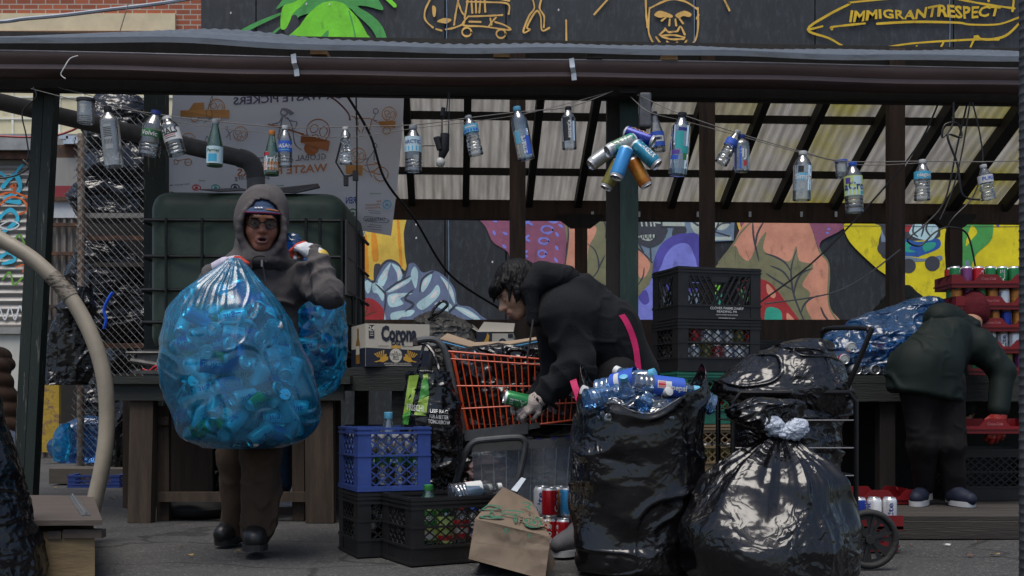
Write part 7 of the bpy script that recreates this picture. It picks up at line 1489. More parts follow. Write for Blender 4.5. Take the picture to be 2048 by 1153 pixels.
# blue bag on the right counter
bag('plastic_bag', 'blue translucent bag of cans lying on the right counter', [(.88, .2, .13, W(1735, 0, 6.75).x, 6.8), (.9, .32, .17, W(1745, 0, 6.75).x, 6.8), (1.0, .36, .19, W(1755, 0, 6.75).x, 6.8), (1.09, .33, .17, W(1775, 0, 6.75).x, 6.82), (1.17, .24, .14, W(1800, 0, 6.75).x, 6.85), (1.24, .15, .1, W(1835, 0, 6.75).x, 6.85), (1.29, .1, .07, W(1860, 0, 6.75).x, 6.85), (1.31, .03, .03, W(1880, 0, 6.75).x, 6.85)], bfilm2, 121, fold=.035, ff=6, st=(1, 1, 1.6), bulge=.03, fine=.001, capt=True)
for k in range(16): can(['red', 'silver', 'navy', 'red'][k % 4], 'can lying inside the blue bag on the counter', 'cans in the counter bag', (W(1680 + 14 * (k % 8), 0, 6.72).x, 6.74 + .05 * (k % 3), .93 + .07 * (k // 8)), (R(90), 0, R(40 * k)))
# ------------------------------------------------------------ the man's two blue bags
rowsA = [(516, 470, 9), (524, 468, 22), (545, 464, 52), (580, 457, 92), (620, 456, 121), (680, 466, 140), (740, 476, 150), (800, 483, 151), (850, 488, 142), (880, 488, 122), (897, 486, 80)]
prA = pxprof(rowsA, 4.88, .72)
bag('recycling_bag', 'big translucent blue bag of cans carried in front of the walking man', prA, bfilm, 131, pleat=.011, pz=.5, bulge=.03, fold=.012, ff=5, st=(1, 1, .8), fine=.0003, npl=(17, 29, 43, 61), capt=True, nt=300, nz=180)
rowsB = [(482, 585, 14), (520, 592, 26), (560, 602, 50), (600, 612, 76), (660, 613, 82), (730, 612, 82), (775, 608, 66), (800, 602, 34)]
prB = pxprof(rowsB, 5.62, .85)
bag('recycling_bag', 'smaller blue bag of cans slung over the walking man\'s shoulder', prB, bfilm, 137, pleat=.012, pz=.5, bulge=.015, fold=.012, ff=6, capt=True, nt=200, nz=120)
def fillcans(prof, n, seed, where, zmax, order, gap=.06):
    rr_ = random.Random(seed); pts = []; tries = 0; cnt = 0
    Zs = [q[0] for q in prof]
    while len(pts) < n and tries < 6000:
        tries += 1; z = rr_.uniform(Zs[0] + .05, zmax); rx, ry, ox, oy = [np.interp(z, Zs, [q[k] for q in prof]) for k in (1, 2, 3, 4)]
        a = rr_.uniform(0, 2 * math.pi); f = rr_.uniform(.25, 1) ** .5; m_ = .075
        p_ = Vector((ox + (rx - m_) * f * math.cos(a), oy + (ry - m_) * f * math.sin(a), z))
        if rx < .07 or any((p_ - o_).length < gap for o_ in pts): continue
        pts.append(p_); kd = order[len(pts) % len(order)]
        e = Euler((rr_.uniform(0, 6.3), rr_.uniform(0, 6.3), rr_.uniform(0, 6.3))); q = p_ - e.to_matrix() @ Vector((0, 0, .061))
        cname = {'navy': 'dark blue', 'sky': 'light blue', 'lime': 'lime green', 'steel': 'plain metal'}.get(kd, kd)
        can(kd, f'{cname} can lying inside the {where}', f'{cname} cans in the {where}', q, e)
zA = W(0, 585, 4.88).z
fillcans(prA, 132, 5, 'front blue bag', zA, ['silver', 'navy', 'silver', 'sky', 'silver', 'white', 'navy', 'silver', 'lime', 'white', 'red', 'silver'], .051)
fillcans(prB, 30, 6, 'shoulder blue bag', W(0, 590, 5.6).z, ['silver', 'navy', 'silver', 'sky', 'white', 'silver'], .062)
# ridged pole at the right edge
b = MB(); xr_ = W(2058, 0, 3.0).x; pr_ = []
for k in range(150): z = .0 + .024 * k; pr_ += [(.024, z), (.0255, z + .003), (.0255, z + .006), (.024, z + .009)]
b.lathe(pr_, 14, Matrix.Translation((xr_, 3.0, 0))); tag(b.build('ridged_pole', M('dark_pole', (.03, .032, .036), .5, var=.3), None, smooth=True), 'dark ridged pole standing at the right frame edge', 'pole')
# litter
lf_m = [M('dry_leaf', (.3, .2, .07), .8), M('litter_white', (.5, .5, .48), .7), M('litter_brown', (.12, .07, .04), .8)]
rl = random.Random(9)
for k in range(66):
    px_, D_ = rl.uniform(100, 2000), rl.choice([5.2, 5.6, 6.0, 6.4, 7.0, 8.2, 9.0]) + rl.uniform(-.2, .2); b = MB(); s_ = rl.uniform(.008, .026); a = rl.uniform(0, 6)
    c_ = gnd(px_, D_, .006); pts = [c_ + Vector((s_ * (1 + .3 * math.sin(i * 2)) * math.cos(a + i), .6 * s_ * math.sin(a + i), .004 * math.sin(i * 1.7))) for i in range(6)]; b.poly(pts, 0, (0, 0, .002)); m_ = k % 3
    tag(b.build('leaf' if m_ == 0 else 'litter_scrap', lf_m[m_]), ['small dry yellow leaf lying on the yard asphalt', 'tiny white scrap of paper lying on the asphalt', 'tiny brown scrap lying on the asphalt'][m_], 'litter', ['dry leaves on the asphalt', 'white scraps on the asphalt', 'brown scraps on the asphalt'][m_])
# ------------------------------------------------------------ people
def frame(fwd, up):
    f = Vector(fwd).normalized(); u = Vector(up); r = f.cross(u).normalized(); u = r.cross(f); return np.array([r, f, u]).T
def head_prims(c, fwd, up, neck, s=1.0, mouth=True, ears=True):
    Mx = frame(fwd, up); c = np.array(tuple(c)); g = lambda x, y, z: c + Mx @ (np.array([x, y, z]) * s)
    E = lambda p, r, k=.02: elp(g(*p), np.array(r) * s, Mx, k)
    P = [E((0, -.012, .04), (.076, .096, .092)), E((0, .028, -.03), (.062, .066, .078), .03), E((0, .06, -.092), (.034, .03, .024), .025), E((-.036, .05, -.028), (.028, .03, .028), .02), E((.036, .05, -.028), (.028, .03, .028), .02),
         cap(g(-.042, .078, .02), g(.042, .078, .02), .013 * s, k=.014), cap(g(0, .088, .008), g(0, .114, -.03), .009 * s, .0145 * s, .01), E((-.013, .1, -.034), (.011, .011, .009), .008), E((.013, .1, -.034), (.011, .011, .009), .008),
         E((0, .09, -.066), (.03, .014, .02), .012),
         sub(E((-.031, .1, .0), (.017, .014, .009), .012)), sub(E((.031, .1, .0), (.017, .014, .009), .012)), E((-.031, .08, .0), (.014, .0125, .012), .003), E((.031, .08, .0), (.014, .0125, .012), .003),
         E((0, .1, -.059), (.025, .010, .0065), .004), E((0, .098, -.077), (.021, .011, .0075), .004)]
    if mouth: P.append(sub(E((0, .108, -.068), (.018, .02, .0065), .004)))
    if ears:
        for sg in (-1, 1): P += [E((sg * .074, -.01, -.005), (.010, .02, .032), .008), sub(E((sg * .083, -.004, -.003), (.006, .01, .018), .006))]
    P.append(cap(g(0, -.02, -.05), neck, .058 * s, .064 * s, .03))
    def col(F_):
        q = (F_ - c) @ Mx / s; x, y, z = q.T; m = np.zeros(len(F_), int)
        lip = ((x / .027) ** 2 + ((z + .068) / .0165) ** 2 < 1) & (y > .09); m[lip] = 1
        inn = ((x / .018) ** 2 + ((z + .068) / .006) ** 2 < 1) & (y > .06) & (y < .101) & mouth; m[inn] = 4
        for sg in (-1, 1):
            e = ((x - sg * .031) ** 2 / .0125 ** 2 + (z / .0062) ** 2 < 1) & (y > .06); m[e] = 2
            e = ((x - sg * .031) ** 2 + z ** 2 < .0055 ** 2) & (y > .06); m[e] = 3
            e = ((x - sg * .033) ** 2 / .021 ** 2 + ((z - .02 + abs(0)) / .0045) ** 2 < 1) & (y > .06); m[e] = 5
        return m
    return P, col, g
def hand_prims(w, d, n, curl=(35, 45, 35), s=1.0, rad=.0088, thumb=1, spread=.0, tc=.5):
    w = np.array(tuple(w)); d = np.array(Vector(d).normalized()); n = np.array(tuple(n), float); n -= d * (n @ d); n /= np.linalg.norm(n); sd_ = np.cross(d, n) * thumb
    P = []; k = .008
    offs = (-.031, -.011, .010, .030); L = ((.034, .022, .018), (.041, .027, .02), (.045, .029, .021), (.042, .026, .02))
    for i in range(4):
        b0 = w + d * (.085 - (.008 if i in (0,) else 0)) * s + sd_ * offs[i] * s
        P.append(cap(w + sd_ * offs[i] * .6 * s + d * .01, b0, .014 * s, .0125 * s, .02)); p = b0; a = 0
        for j in range(3):
            a += R(curl[j] + 5 * math.sin(i * 2.1 + j)); dd = d * math.cos(a) + n * math.sin(a) + sd_ * spread * (i - 1.5); q = p + dd * L[i][j] * s
            P.append(cap(p, q, rad * s * (1.05 - .1 * j), rad * s * (.98 - .1 * j), .003)); p = q
    t0 = w + d * .025 * s + sd_ * .028 * s; t1 = t0 + (d * .6 + sd_ * .7 + n * .35) * .036 * s; t2 = t1 + (d * .75 + sd_ * (.5 - tc) + n * (.3 + tc * .5)) * .032 * s; t3 = t2 + (d * .6 + sd_ * (.2 - tc) + n * (.4 + tc * .4)) * .026 * s
    P += [cap(t0, t1, .0135 * s, .0115 * s, .012), cap(t1, t2, .0108 * s, .0098 * s, .004), cap(t2, t3, .0096 * s, .0085 * s, .004)]
    return P
def limb(a, b_, c, r0, r1, r2, k=.02): return [cap(a, b_, r0, r1, k), cap(b_, c, r1, r2, k)]
def skin_m(n, c, r=.5): return M('skin_' + n, c, r, var=.16, vs=28, bump=.12, bs=130)
def skinset(n, base, lip, hair): return [skin_m(n, base), M('lips_' + n, lip, .45, var=.1), M('eye_white', (.5, .47, .42), .2, var=.05), M('iris_' + n, (.015, .008, .005), .2), M('mouth_in', (.03, .008, .008), .5), M('brow_' + n, hair, .8)]
def cloth(n, c, **k): return M('cloth_' + n, c, k.pop('rough', .88), var=k.pop('var', .16), vs=k.pop('vs', 18), bump=k.pop('bump', .35), bs=k.pop('bs', 190), sheen=k.pop('sheen', .0), spec=.25, **k)
def person(name, label, loc): return thing(name, label, 'person', loc)
def shoe(parent, heel, toe, mat, sole, w=.095, h=.085, nm='shoe', laces=None, zs=None):
    heel, toe = Vector(heel), Vector(toe); d = (toe - heel).normalized(); L = (toe - heel).length; a = np.array(heel); dv = np.array(d); up = np.array([0, 0, 1.0]); up = up - dv * dv[2]; up /= np.linalg.norm(up); sdv = np.cross(dv, up)
    g = lambda f, s_, u: a + dv * L * f + sdv * s_ * w + up * u * h
    P = [cap(g(.14, 0, .66), g(.5, 0, .62), w * .42, w * .45, .03), cap(g(.5, 0, .55), g(.84, 0, .5), w * .46, w * .42, .03), cap(g(.14, 0, .6), g(.2, 0, 1.05), w * .4, w * .4, .03)]
    o = blob(nm, P, [mat], parent, h=.006, it=3)
    b = MB(); ring = []
    for t in np.linspace(0, 2 * math.pi, 28, endpoint=False):
        f = .5 + .5 * math.cos(t); ww = .5 * abs(math.sin(t)) ** .7 * np.sign(math.sin(t)) * (.92 + .1 * math.cos(t)); ring.append(g(f * .98 + .01, ww * 1.12, 0))
    b.poly([r - up * .004 for r in ring], 0, tuple(up * .028)); so_ = b.build('sole', sole, o)
    if laces:
        b = MB()
        for k in range(4): f = .42 + .09 * k; b.tube([g(f, -.28, .93 - .16 * k / 3), g(f + .02, 0, 1.08 - .2 * k / 3), g(f, .28, .93 - .16 * k / 3)], .004, 6)
        b.build('lace', laces, o, smooth=True)
    return o
# ---- the walking man -------------------------------------------------
D0 = 5.2
mb_ = W(505, 0, D0); man = person('person', 'hooded man in grey sweatshirt and brown trousers walking with blue bags of cans', (mb_.x, D0, 0))
pel, che, nek = W(505, 738, 5.26), W(525, 610, 5.24), W(522, 528, 5.21); hc = W(522, 452, 5.16); fw, up_ = Vector((.28, -1, -.06)), Vector((.03, -.08, 1))
sR, sL = W(440, 566, 5.24), W(606, 558, 5.24); eR, hR = W(388, 640, 5.12), W(440, 536, 4.96); eL, hL = W(657, 588, 5.0), W(630, 508, 5.06)
hp1, hp2 = W(485, 745, 5.28), W(525, 745, 5.22); kn1, an1 = W(472, 915, 5.3), W(472, 1068, 5.42); kn2, an2 = W(522, 905, 5.08), W(514, 1072, 5.1)
hp_, hcol, hg = head_prims(hc, fw, up_, nek, 1.06, True, True)
P = hp_ + [cap(pel, che, .12, .13, .05, ((0, 1, 0), .75)), cap(sR, sL, .07, .07, .05), cap(nek, che, .06, .1, .05)] + limb(sR, eR, hR, .05, .042, .03) + limb(sL, eL, hL, .05, .042, .03) + limb(hp1, kn1, an1, .075, .055, .04) + limb(hp2, kn2, an2, .075, .055, .04)
dL = (W(590, 486, 5.1) - hL); P += hand_prims(hL, dL, (0, .5, -1), (60, 70, 50), .95, thumb=-1); dR = (W(468, 520, 4.93) - hR); P += hand_prims(hR, dR, (.3, .1, -1), (60, 70, 50), .95, thumb=1)
bodym = blob('body', P, skinset('mid', (.3, .125, .08), (.24, .1, .085), (.03, .02, .016)), man, h=.0056, it=1, matfn=hcol)
hood_m = cloth('grey_brown', (.088, .08, .08))
mid = W(515, 680, 5.25)
P = [cap(W(505, 790, 5.27), mid, .18, .175, .05, ((0, 1, 0), .72)), cap(mid, W(524, 600, 5.24), .175, .165, .06, ((0, 1, 0), .75)), cap(sR + Vector((.02, 0, -.02)), sL + Vector((-.02, 0, -.02)), .092, .092, .06), cap(W(522, 560, 5.24), W(522, 520, 5.22), .12, .1, .05)]
P += [cap(sR, eR, .085, .07, .04), cap(eR, hR + (eR - hR) * .15, .07, .05, .03), cap(sL, eL, .085, .06, .03), cap(eL, hL + (eL - hL) * .05, .06, .048, .015)]
def wr(V, N):
    d = np.zeros(len(V))
    for (A_, B_, fr, am) in ((sL, eL, 46, .011), (eL, hL, 60, .010), (sR, eR, 46, .010), (W(505, 760, 5.27), W(524, 570, 5.24), 4, .006)):
        a = np.array(A_); ab = np.array(B_) - a; t = ((V - a) @ ab) / (ab @ ab); r_ = np.linalg.norm(V - a - np.clip(t, 0, 1)[:, None] * ab, axis=1); w = np.clip(1.4 - r_ / .1, 0, 1) * (t > -.1) * (t < 1.1)
        d += am * w * (1 - 2 * np.abs(np.sin(t * 6.5 + 2.2 * vn(V * 9, 3)))) * (.4 + .6 * np.clip(t, 0, 1))
    return V + N * d[:, None]
blob('sweatshirt', P, [hood_m], man, h=.0075, folds=.008, ff=5, dirn=(1, 1, .8), seed=4, crease=.014, cf=8, it=2, extra=wr)
hx = frame(fw, up_); hgv = lambda x, y, z: np.array(hc) + hx @ np.array([x, y, z]) * 1.07
P = [elp(hgv(0, -.03, .03), (.122, .135, .145), hx, .04), elp(hgv(-.02, -.05, .10), (.085, .09, .075), hx, .05), cap(hgv(-.04, -.06, .12), hgv(-.055, -.08, .145), .045, .03, .05), elp(hgv(0, -.02, -.09), (.115, .115, .08), hx, .04), elp(hgv(0, .0, -.15), (.13, .1, .04), hx, .05), cap(hgv(-.12, -.02, -.17), hgv(.12, -.02, -.17), .04, .04, .06)]
P += [cap(hgv(.09 * math.cos(a), .06 + .012 * math.sin(a * 2), -.022 + .110 * math.sin(a)), hgv(.09 * math.cos(a + .35), .06 + .012 * math.sin(a * 2 + .7), -.022 + .110 * math.sin(a + .35)), .014, k=.012) for a in np.arange(0, 6.28, .35)]
P += [sub(elp(hgv(0, .1, -.022), (.082, .14, .106), hx, .01)), sub(elp(hgv(0, .01, .01), (.094, .115, .12), hx, .01))]
blob('hood', P, [hood_m], man, h=.006, folds=.004, ff=9, seed=8, it=2, crease=.006, cf=12)
# cap, glasses, drawstrings, zip
capm, cmar = cloth('cap_blue', (.035, .06, .12), bump=.15), cloth('cap_maroon', (.12, .01, .04), bump=.1)
b = MB(); P = []
for i in range(19):
    a = R(-78 + 156 * i / 18); row = []
    for j in range(8):
        k = j / 7; ry = .082 + .062 * k * math.cos(a) ** .8 if math.cos(a) > 0 else .082; row.append(hgv((.072 + .012 * k) * math.sin(a), .02 + ry * math.cos(a) * (1 - .0 * k) , .072 - .034 * k * math.cos(a) - .012 * math.sin(a) ** 2))
    P.append(row)
P = np.array(P); b.grid(P, 0); b.grid(P - hx[:, 2] * .004, 1); 
edge = [tuple(P[i, -1]) for i in range(19)]; b.tube(edge, .0042, 6, 1)
b.ell(hgv(0, -.01, .052), (.086, .107, .079), hx, 20, 12, 0)
b.tube([tuple(P[i, 4] + hx[:, 2] * .003) for i in range(3, 9)], .004, 6, 2); b.build('cap', [capm, cmar, LB['orange']], man, smooth=True)
b = MB()
for k in range(3): q = P[9 + k * 1, 3] * .5 + P[10 + k, 3] * .5; b.box(q + hx[:, 2] * .004 + hx[:, 1] * .002, (.009, .016, .004), hx @ rotm(-20, 0, 0), 0)
b.build('cap_badge', wt, man)
lens = MFILM('glasses_lens', (.42, .4, .38), (.05, .05, .05), .12, .3, .0, .3)
b = MB(); bl_ = MB()
for sg in (-1, 1):
    ring = [hgv(sg * .032 + .026 * math.cos(a), .106 - .006 * abs(math.cos(a)), -.002 + .019 * math.sin(a)) for a in np.linspace(0, 6.283, 24, endpoint=False)]; b.tube(ring, .0022, 6, closed=True); bl_.poly(ring); b.tube([hgv(sg * .058, .1, .002), hgv(sg * .08, .04, .005), hgv(sg * .082, -.01, .003)], .002, 5)
b.tube([hgv(-.008, .106, .002), hgv(0, .108, .005), hgv(.008, .106, .002)], .0022, 6); gl_ = b.build('glasses', M('glasses_frame', (.02, .015, .012), .3, metal=.5), man, smooth=True); bl_.build('lens', lens, gl_)
cord = cloth('cord', (.035, .03, .03), bump=.2)
b = MB(); b.tube([Vector(v) for v in crv([W(520, 512, 5.0), W(508, 515, 4.99), W(502, 525, 4.985), W(503, 536, 4.985)], 4, False)], .0045, 6); b.tube([W(503, 533, 4.985), W(502, 538, 4.984)], .0055, 6); b.tube([Vector(v) for v in crv([W(520, 512, 5.0), W(530, 514, 5.0), W(532, 525, 4.99), W(528, 522, 4.985)], 4, False)], .0045, 6); b.build('drawstring', cord, man, smooth=True)
b = MB(); b.tube([W(521, 518, 5.005), W(526, 535, 5.02), W(530, 560, 5.045), W(534, 600, 5.055)], .004, 6); b.box(W(524, 527, 4.995), (.009, .006, .03)); b.build('zip', M('zip_metal', (.2, .2, .2), .35, metal=.8), man, smooth=True)
gw, gr_ = cloth('glove_white', (.55, .57, .6), bump=.5, bs=120), cloth('glove_red', (.42, .05, .03))
cL = np.array(hL); dLn = np.array(dL.normalized())
blob('glove', hand_prims(hL, dL, (-.15, .5, -1), (50, 65, 50), 1.05, .0115, thumb=-1) + [cap(hL - dL.normalized() * .035, hL + dL.normalized() * .03, .036, .034, .02)], [gw, gr_, flat('glove_cuff', (.5, .35, .05))], man, h=.004, it=1, matfn=lambda c: np.where((c - cL) @ dLn > .082, 1, np.where((c - cL) @ dLn < -.03, 2, 0)))
cR = np.array(hR); dRn = np.array(dR.normalized())
blob('glove', hand_prims(hR, dR, (.3, .0, -1), (55, 70, 50), 1.05, .0115, thumb=1) + [cap(hR - dR.normalized() * .035, hR + dR.normalized() * .03, .036, .034, .02)], [cloth('glove_lilac', (.5, .47, .58), bump=.5), gr_], man, h=.004, it=1, matfn=lambda c: np.where((c - cR) @ dRn > .1, 1, 0))
tr_m = cloth('brown_trouser', (.07, .046, .031), bump=.2)
P = [cap(W(505, 770, 5.26), W(505, 720, 5.26), .155, .15, .05, ((0, 1, 0), .72))] + [cap(hp1, kn1, .105, .082, .04), cap(kn1, an1 + Vector((0, 0, .02)), .08, .064, .03), cap(hp2, kn2, .105, .085, .04), cap(kn2, an2 + Vector((0, 0, .035)), .083, .074, .03)]
blob('trousers', P, [tr_m], man, h=.0075, folds=.010, ff=5, dirn=(1.6, 1.6, .8), seed=12, crease=.016, cf=7, it=2)
shm = M('black_leather', (.012, .012, .012), .4, var=.2, bump=.15, bs=40); som = M('black_sole', (.015, .015, .015), .7)
shoe(man, W(510, 1090, 5.2) * 1, Vector((W(515, 0, 4.98).x, 4.93, .035)), shm, som, .11, .095); f2 = Vector((W(478, 0, 5.45).x, 5.52, .05)); shoe(man, f2, Vector((W(448, 0, 5.38).x, 5.3, .012)), shm, som, .105, .09)
# blue film bunched in the fist
bag('bag_neck', 'gathered blue plastic bunched in the walking man\'s raised glove', [(W(0, y, 5.2).z, a, a * .5, W(x, 0, 5.2).x, 5.24) for y, x, a in ((560, 612, .05), (530, 604, .05), (500, 585, .05), (480, 578, .05), (466, 578, .035), (462, 580, .01))], bfilm2, 141, cat='bag', fold=.014, ff=14, fine=.004, capt=True, nt=80, nz=60)
# ---- the woman at the cart ------------------------------------------
wb_ = W(1230, 0, 5.12); wom = person('person', 'stooping woman in black hoodie sorting cans over the orange shopping cart', (wb_.x, 5.12, 0))
pel, che, nek = W(1245, 735, 5.2), W(1135, 622, 5.15), W(1072, 590, 5.13); hc2 = W(1036, 582, 5.1); fw2, up2 = Vector((-.8, -.2, -.55)), Vector((-.5, 0, .85))
sN, sF = W(1130, 628, 5.03), W(1110, 622, 5.3); eN, wN = W(1152, 735, 4.98), W(1082, 796, 4.97); eF, wF = W(1120, 745, 5.3), W(1066, 812, 5.12)
hpN, hpF = W(1238, 750, 5.12), W(1245, 750, 5.28); kN, aN = W(1195, 905, 5.08), W(1165, 1080, 5.06); kF, aF = W(1255, 910, 5.28), W(1270, 1085, 5.34)
hp_, hcol2, hg2 = head_prims(hc2, fw2, up2, nek, .97, False, True)
P = hp_ + [cap(pel, che, .115, .115, .05), cap(sN, sF, .06, .06, .04), cap(nek, che, .055, .09, .04)] + limb(sN, eN, wN, .045, .04, .028) + limb(sF, eF, wF, .045, .04, .028) + limb(hpN, kN, aN, .07, .055, .04) + limb(hpF, kF, aF, .07, .055, .04)
dN = (W(1040, 822, 4.97) - wN); dF = (W(1030, 806, 5.06) - wF)
P += hand_prims(wN, dN, (-.4, .4, -.5), (30, 45, 35), .9, thumb=1) + hand_prims(wF, dF, (-.2, -.7, -.3), (20, 40, 30), .9, thumb=1)
blob('body', P, skinset('light', (.42, .235, .155), (.32, .14, .11), (.02, .016, .014)), wom, h=.0056, it=1, matfn=hcol2)
hair = M('dark_hair', (.005, .0045, .0045), .5, var=.5, vs=30, stretch=(1, 1, .2), bump=.6, bs=120, spec=.18)
h2 = frame(fw2, up2); g2 = lambda x, y, z: np.array(hc2) + h2 @ np.array([x, y, z])
P = [elp(g2(0, -.022, .052), (.086, .1, .088), h2, .02), elp(g2(0, -.06, .0), (.08, .07, .085), h2, .03), sub(elp(g2(0, .115, -.03), (.075, .05, .07), h2, .01))]
rh = random.Random(2)
for i in range(150):
    a = rh.uniform(-2.6, 2.6); ln = rh.uniform(.05, .12) * (.5 if math.cos(a) > .45 else 1); z0 = rh.uniform(.0, .08); x0_, y0_ = .08 * math.sin(a), -.02 + .098 * math.cos(a)
    if math.cos(a) > .3: z0 = rh.uniform(.055, .09); y0_ -= .01
    p0 = g2(x0_ * .96, y0_, z0); q = p0 + np.array([-.01 + rh.uniform(-.015, .015), 0, -1]) * ln + h2 @ np.array([x0_ * .12, .02 * math.cos(a), 0]); P.append(cap(p0, (p0 + q) / 2 + h2 @ np.array([x0_ * .12, .012 * math.cos(a), 0]), .009, .007, .004)); P.append(cap((p0 + q) / 2 + h2 @ np.array([x0_ * .12, .012 * math.cos(a), 0]), q, .007, .002, .003))
blob('hair', P, [hair], wom, h=.0042, folds=.003, ff=40, dirn=(1, 1, .3), seed=3, it=1)
hk = cloth('black_hoodie', (.006, .0068, .009), bump=.4, sheen=.02); 
mid = W(1212, 672, 5.18)
P = [cap(W(1258, 748, 5.2), mid, .138, .146, .05), cap(mid, W(1140, 618, 5.15), .148, .138, .05), cap(W(1215, 650, 5.18), W(1150, 600, 5.15), .13, .12, .05), cap(sN, sF, .1, .1, .08), cap(W(1120, 600, 5.15), W(1078, 592, 5.13), .11, .085, .04)]
P += [cap(sN + Vector((.01, 0, 0)), eN, .092, .08, .07), cap(eN, wN + (eN - wN) * .12, .088, .056, .03), cap(sF, eF, .1, .08, .04), cap(eF, wF + (eF - wF) * .12, .08, .052, .03)]
def wr2(V, N):
    d = np.zeros(len(V))
    for (A_, B_, fr, am) in ((sN, eN, 5.5, .012), (eN, wN, 6.5, .015), (W(1258, 748, 5.2), mid, 4, .009), (mid, W(1140, 618, 5.15), 3, .006)):
        a = np.array(A_); ab = np.array(B_) - a; t = ((V - a) @ ab) / (ab @ ab); r_ = np.linalg.norm(V - a - np.clip(t, 0, 1)[:, None] * ab, axis=1); w = np.clip(1.5 - r_ / .1, 0, 1) * (t > -.1) * (t < 1.1)
        d += am * w * (1 - 2 * np.abs(np.sin(t * fr + 2.4 * vn(V * 8, 6)))) * np.clip(t + .15, 0, 1)
    return V + N * d[:, None]
hdo = blob('hoodie', P, [hk], wom, h=.0075, folds=.008, ff=5, crease=.016, cf=7, seed=21, it=2, extra=wr2)
P = [elp(W(1098, 563, 5.13), (.105, .12, .065), rotm(0, -12, 0), .04), cap(W(1062, 575, 5.02), W(1066, 640, 5.03), .035, .03, .04), cap(W(1085, 550, 5.05), W(1140, 558, 5.1), .05, .045, .05), cap(W(1085, 550, 5.22), W(1140, 558, 5.18), .05, .045, .05), cap(W(1060, 572, 5.06), W(1075, 548, 5.1), .05, .05, .04), sub(elp(W(1030, 588, 5.1), (.095, .08, .1), None, .02))]
blob('hood', P, [hk], wom, h=.0065, folds=.005, ff=9, seed=23, it=2, crease=.007, cf=9)
b = MB(); b.tube([Vector(v) for v in crv([W(1066, 640, 4.99), W(1062, 670, 4.97), W(1057, 700, 4.97), W(1054, 716, 4.97)], 4, False)], .005, 6); b.build('drawstring', cord, wom, smooth=True)
glv = M('latex_glove', (.44, .37, .34), .3, var=.15, vs=25, crink=.5, cs=30)
blob('glove', hand_prims(wN, dN, (-.4, .4, -.5), (28, 42, 35), .95, .0102, thumb=1) + [cap(wN - dN.normalized() * .03, wN + dN.normalized() * .03, .034, .034, .02)], [glv], wom, h=.0042, it=1, folds=.001, ff=60)
blob('glove', hand_prims(wF, dF, (-.2, -.7, -.3), (20, 40, 30), .95, .0102, thumb=1) + [cap(wF - dF.normalized() * .03, wF + dF.normalized() * .03, .034, .034, .02)], [glv], wom, h=.0042, it=1, folds=.001, ff=60)
P = [cap(W(1246, 762, 5.2), W(1246, 735, 5.2), .132, .13, .05), cap(hpN, kN, .105, .08, .04), cap(kN, aN + Vector((0, 0, .02)), .078, .062, .03), cap(hpF, kF, .105, .08, .04), cap(kF, aF + Vector((0, 0, .02)), .078, .062, .03)]
blob('trousers', P, [cloth('dark_trouser', (.012, .012, .014), bump=.2)], wom, h=.008, folds=.008, ff=7, seed=25, it=2)
snk = cloth('sneaker_grey', (.09, .09, .1), bump=.3, rough=.7); wso = M('white_sole', (.45, .46, .48), .5)
shoe(wom, Vector((W(1168, 0, 5.02).x, 5.05, .02)), Vector((W(1110, 0, 4.97).x, 4.93, .012)), snk, wso, .1, .095, laces=M('lace_grey', (.35, .35, .38), .7)); shoe(wom, Vector((W(1285, 0, 5.34).x, 5.36, .02)), Vector((W(1225, 0, 5.3).x, 5.28, .012)), snk, wso, .1, .09, laces=M('lace_grey', (.35, .35, .38)))
can_px('green', (1062, 806), (1021, 797), 4.985, 'green and silver can held in the stooping woman\'s gloved hand', None, 1.0, .12, 1.2)
pk = M('pink_strap', (.62, .015, .13), .6, var=.1, bump=.2, bs=120)
hl_ = Vector(wom.location); bvh_ = BVHTree.FromPolygons([v.co + hl_ for v in hdo.data.vertices], [tuple(q.vertices) for q in hdo.data.polygons])
b = MB(); P_ = [onto(x, y, bvh_, .006, 5.1) for x, y in crv([(1243, 630), (1253, 645), (1264, 670), (1272, 700), (1277, 742)], 5, False)]
b.grid([[tuple(Vector(v) + Vector((-.013, -.006, -.004))), tuple(Vector(v) + Vector((.013, -.002, .004)))] for v in P_]); b.build('shoulder_strap', pk, wom, smooth=True); b = MB(); P_ = crv([W(1146, 756, 4.9), W(1153, 780, 4.88), W(1163, 805, 4.87), W(1172, 818, 4.87)], 5, False); b.grid([[tuple(Vector(v) + Vector((-.019, 0, .006))), tuple(Vector(v) + Vector((.014, -.004, -.004)))] for v in P_])
b.tube([W(1150, 795, 4.87), W(1160, 818, 4.86), W(1176, 820, 4.86), W(1172, 828, 4.86)], .004, 6); b.build('shoulder_strap', pk, wom, smooth=True)
# ---- the person in the green jacket ----------------------------------
gb_ = W(1880, 0, 6.25); grn_p = person('person', 'bent over person in dark green jacket with maroon cap and red glove on the platform', (gb_.x, 6.25, .112))
pel, che, nek = W(1862, 748, 6.22), W(1918, 680, 6.5), W(1938, 655, 6.66); hc3 = W(1944, 628, 6.78); fw3, up3 = Vector((.1, .85, -.55)), Vector((.1, .6, .75))
sA, sB = W(1955, 692, 6.42), W(1868, 680, 6.6); eA, wA = W(2008, 745, 6.36), W(1998, 826, 6.3); eB, wB = W(1905, 745, 6.75), W(1930, 815, 6.7)
hA, hB = W(1895, 765, 6.22), W(1835, 765, 6.22); kA, aA = W(1903, 890, 6.2), W(1908, 990, 6.26); kB, aB = W(1846, 890, 6.22), W(1848, 985, 6.32)
hp_, hcol3, hg3 = head_prims(hc3, fw3, up3, nek, .96, False, True)
P = hp_ + [cap(pel, che, .1, .085, .05), cap(sA, sB, .045, .045, .03), cap(nek, che, .05, .065, .04)] + limb(sA, eA, wA, .045, .04, .028) + limb(sB, eB, wB, .045, .04, .028) + limb(hA, kA, aA, .07, .055, .038) + limb(hB, kB, aB, .07, .055, .038)
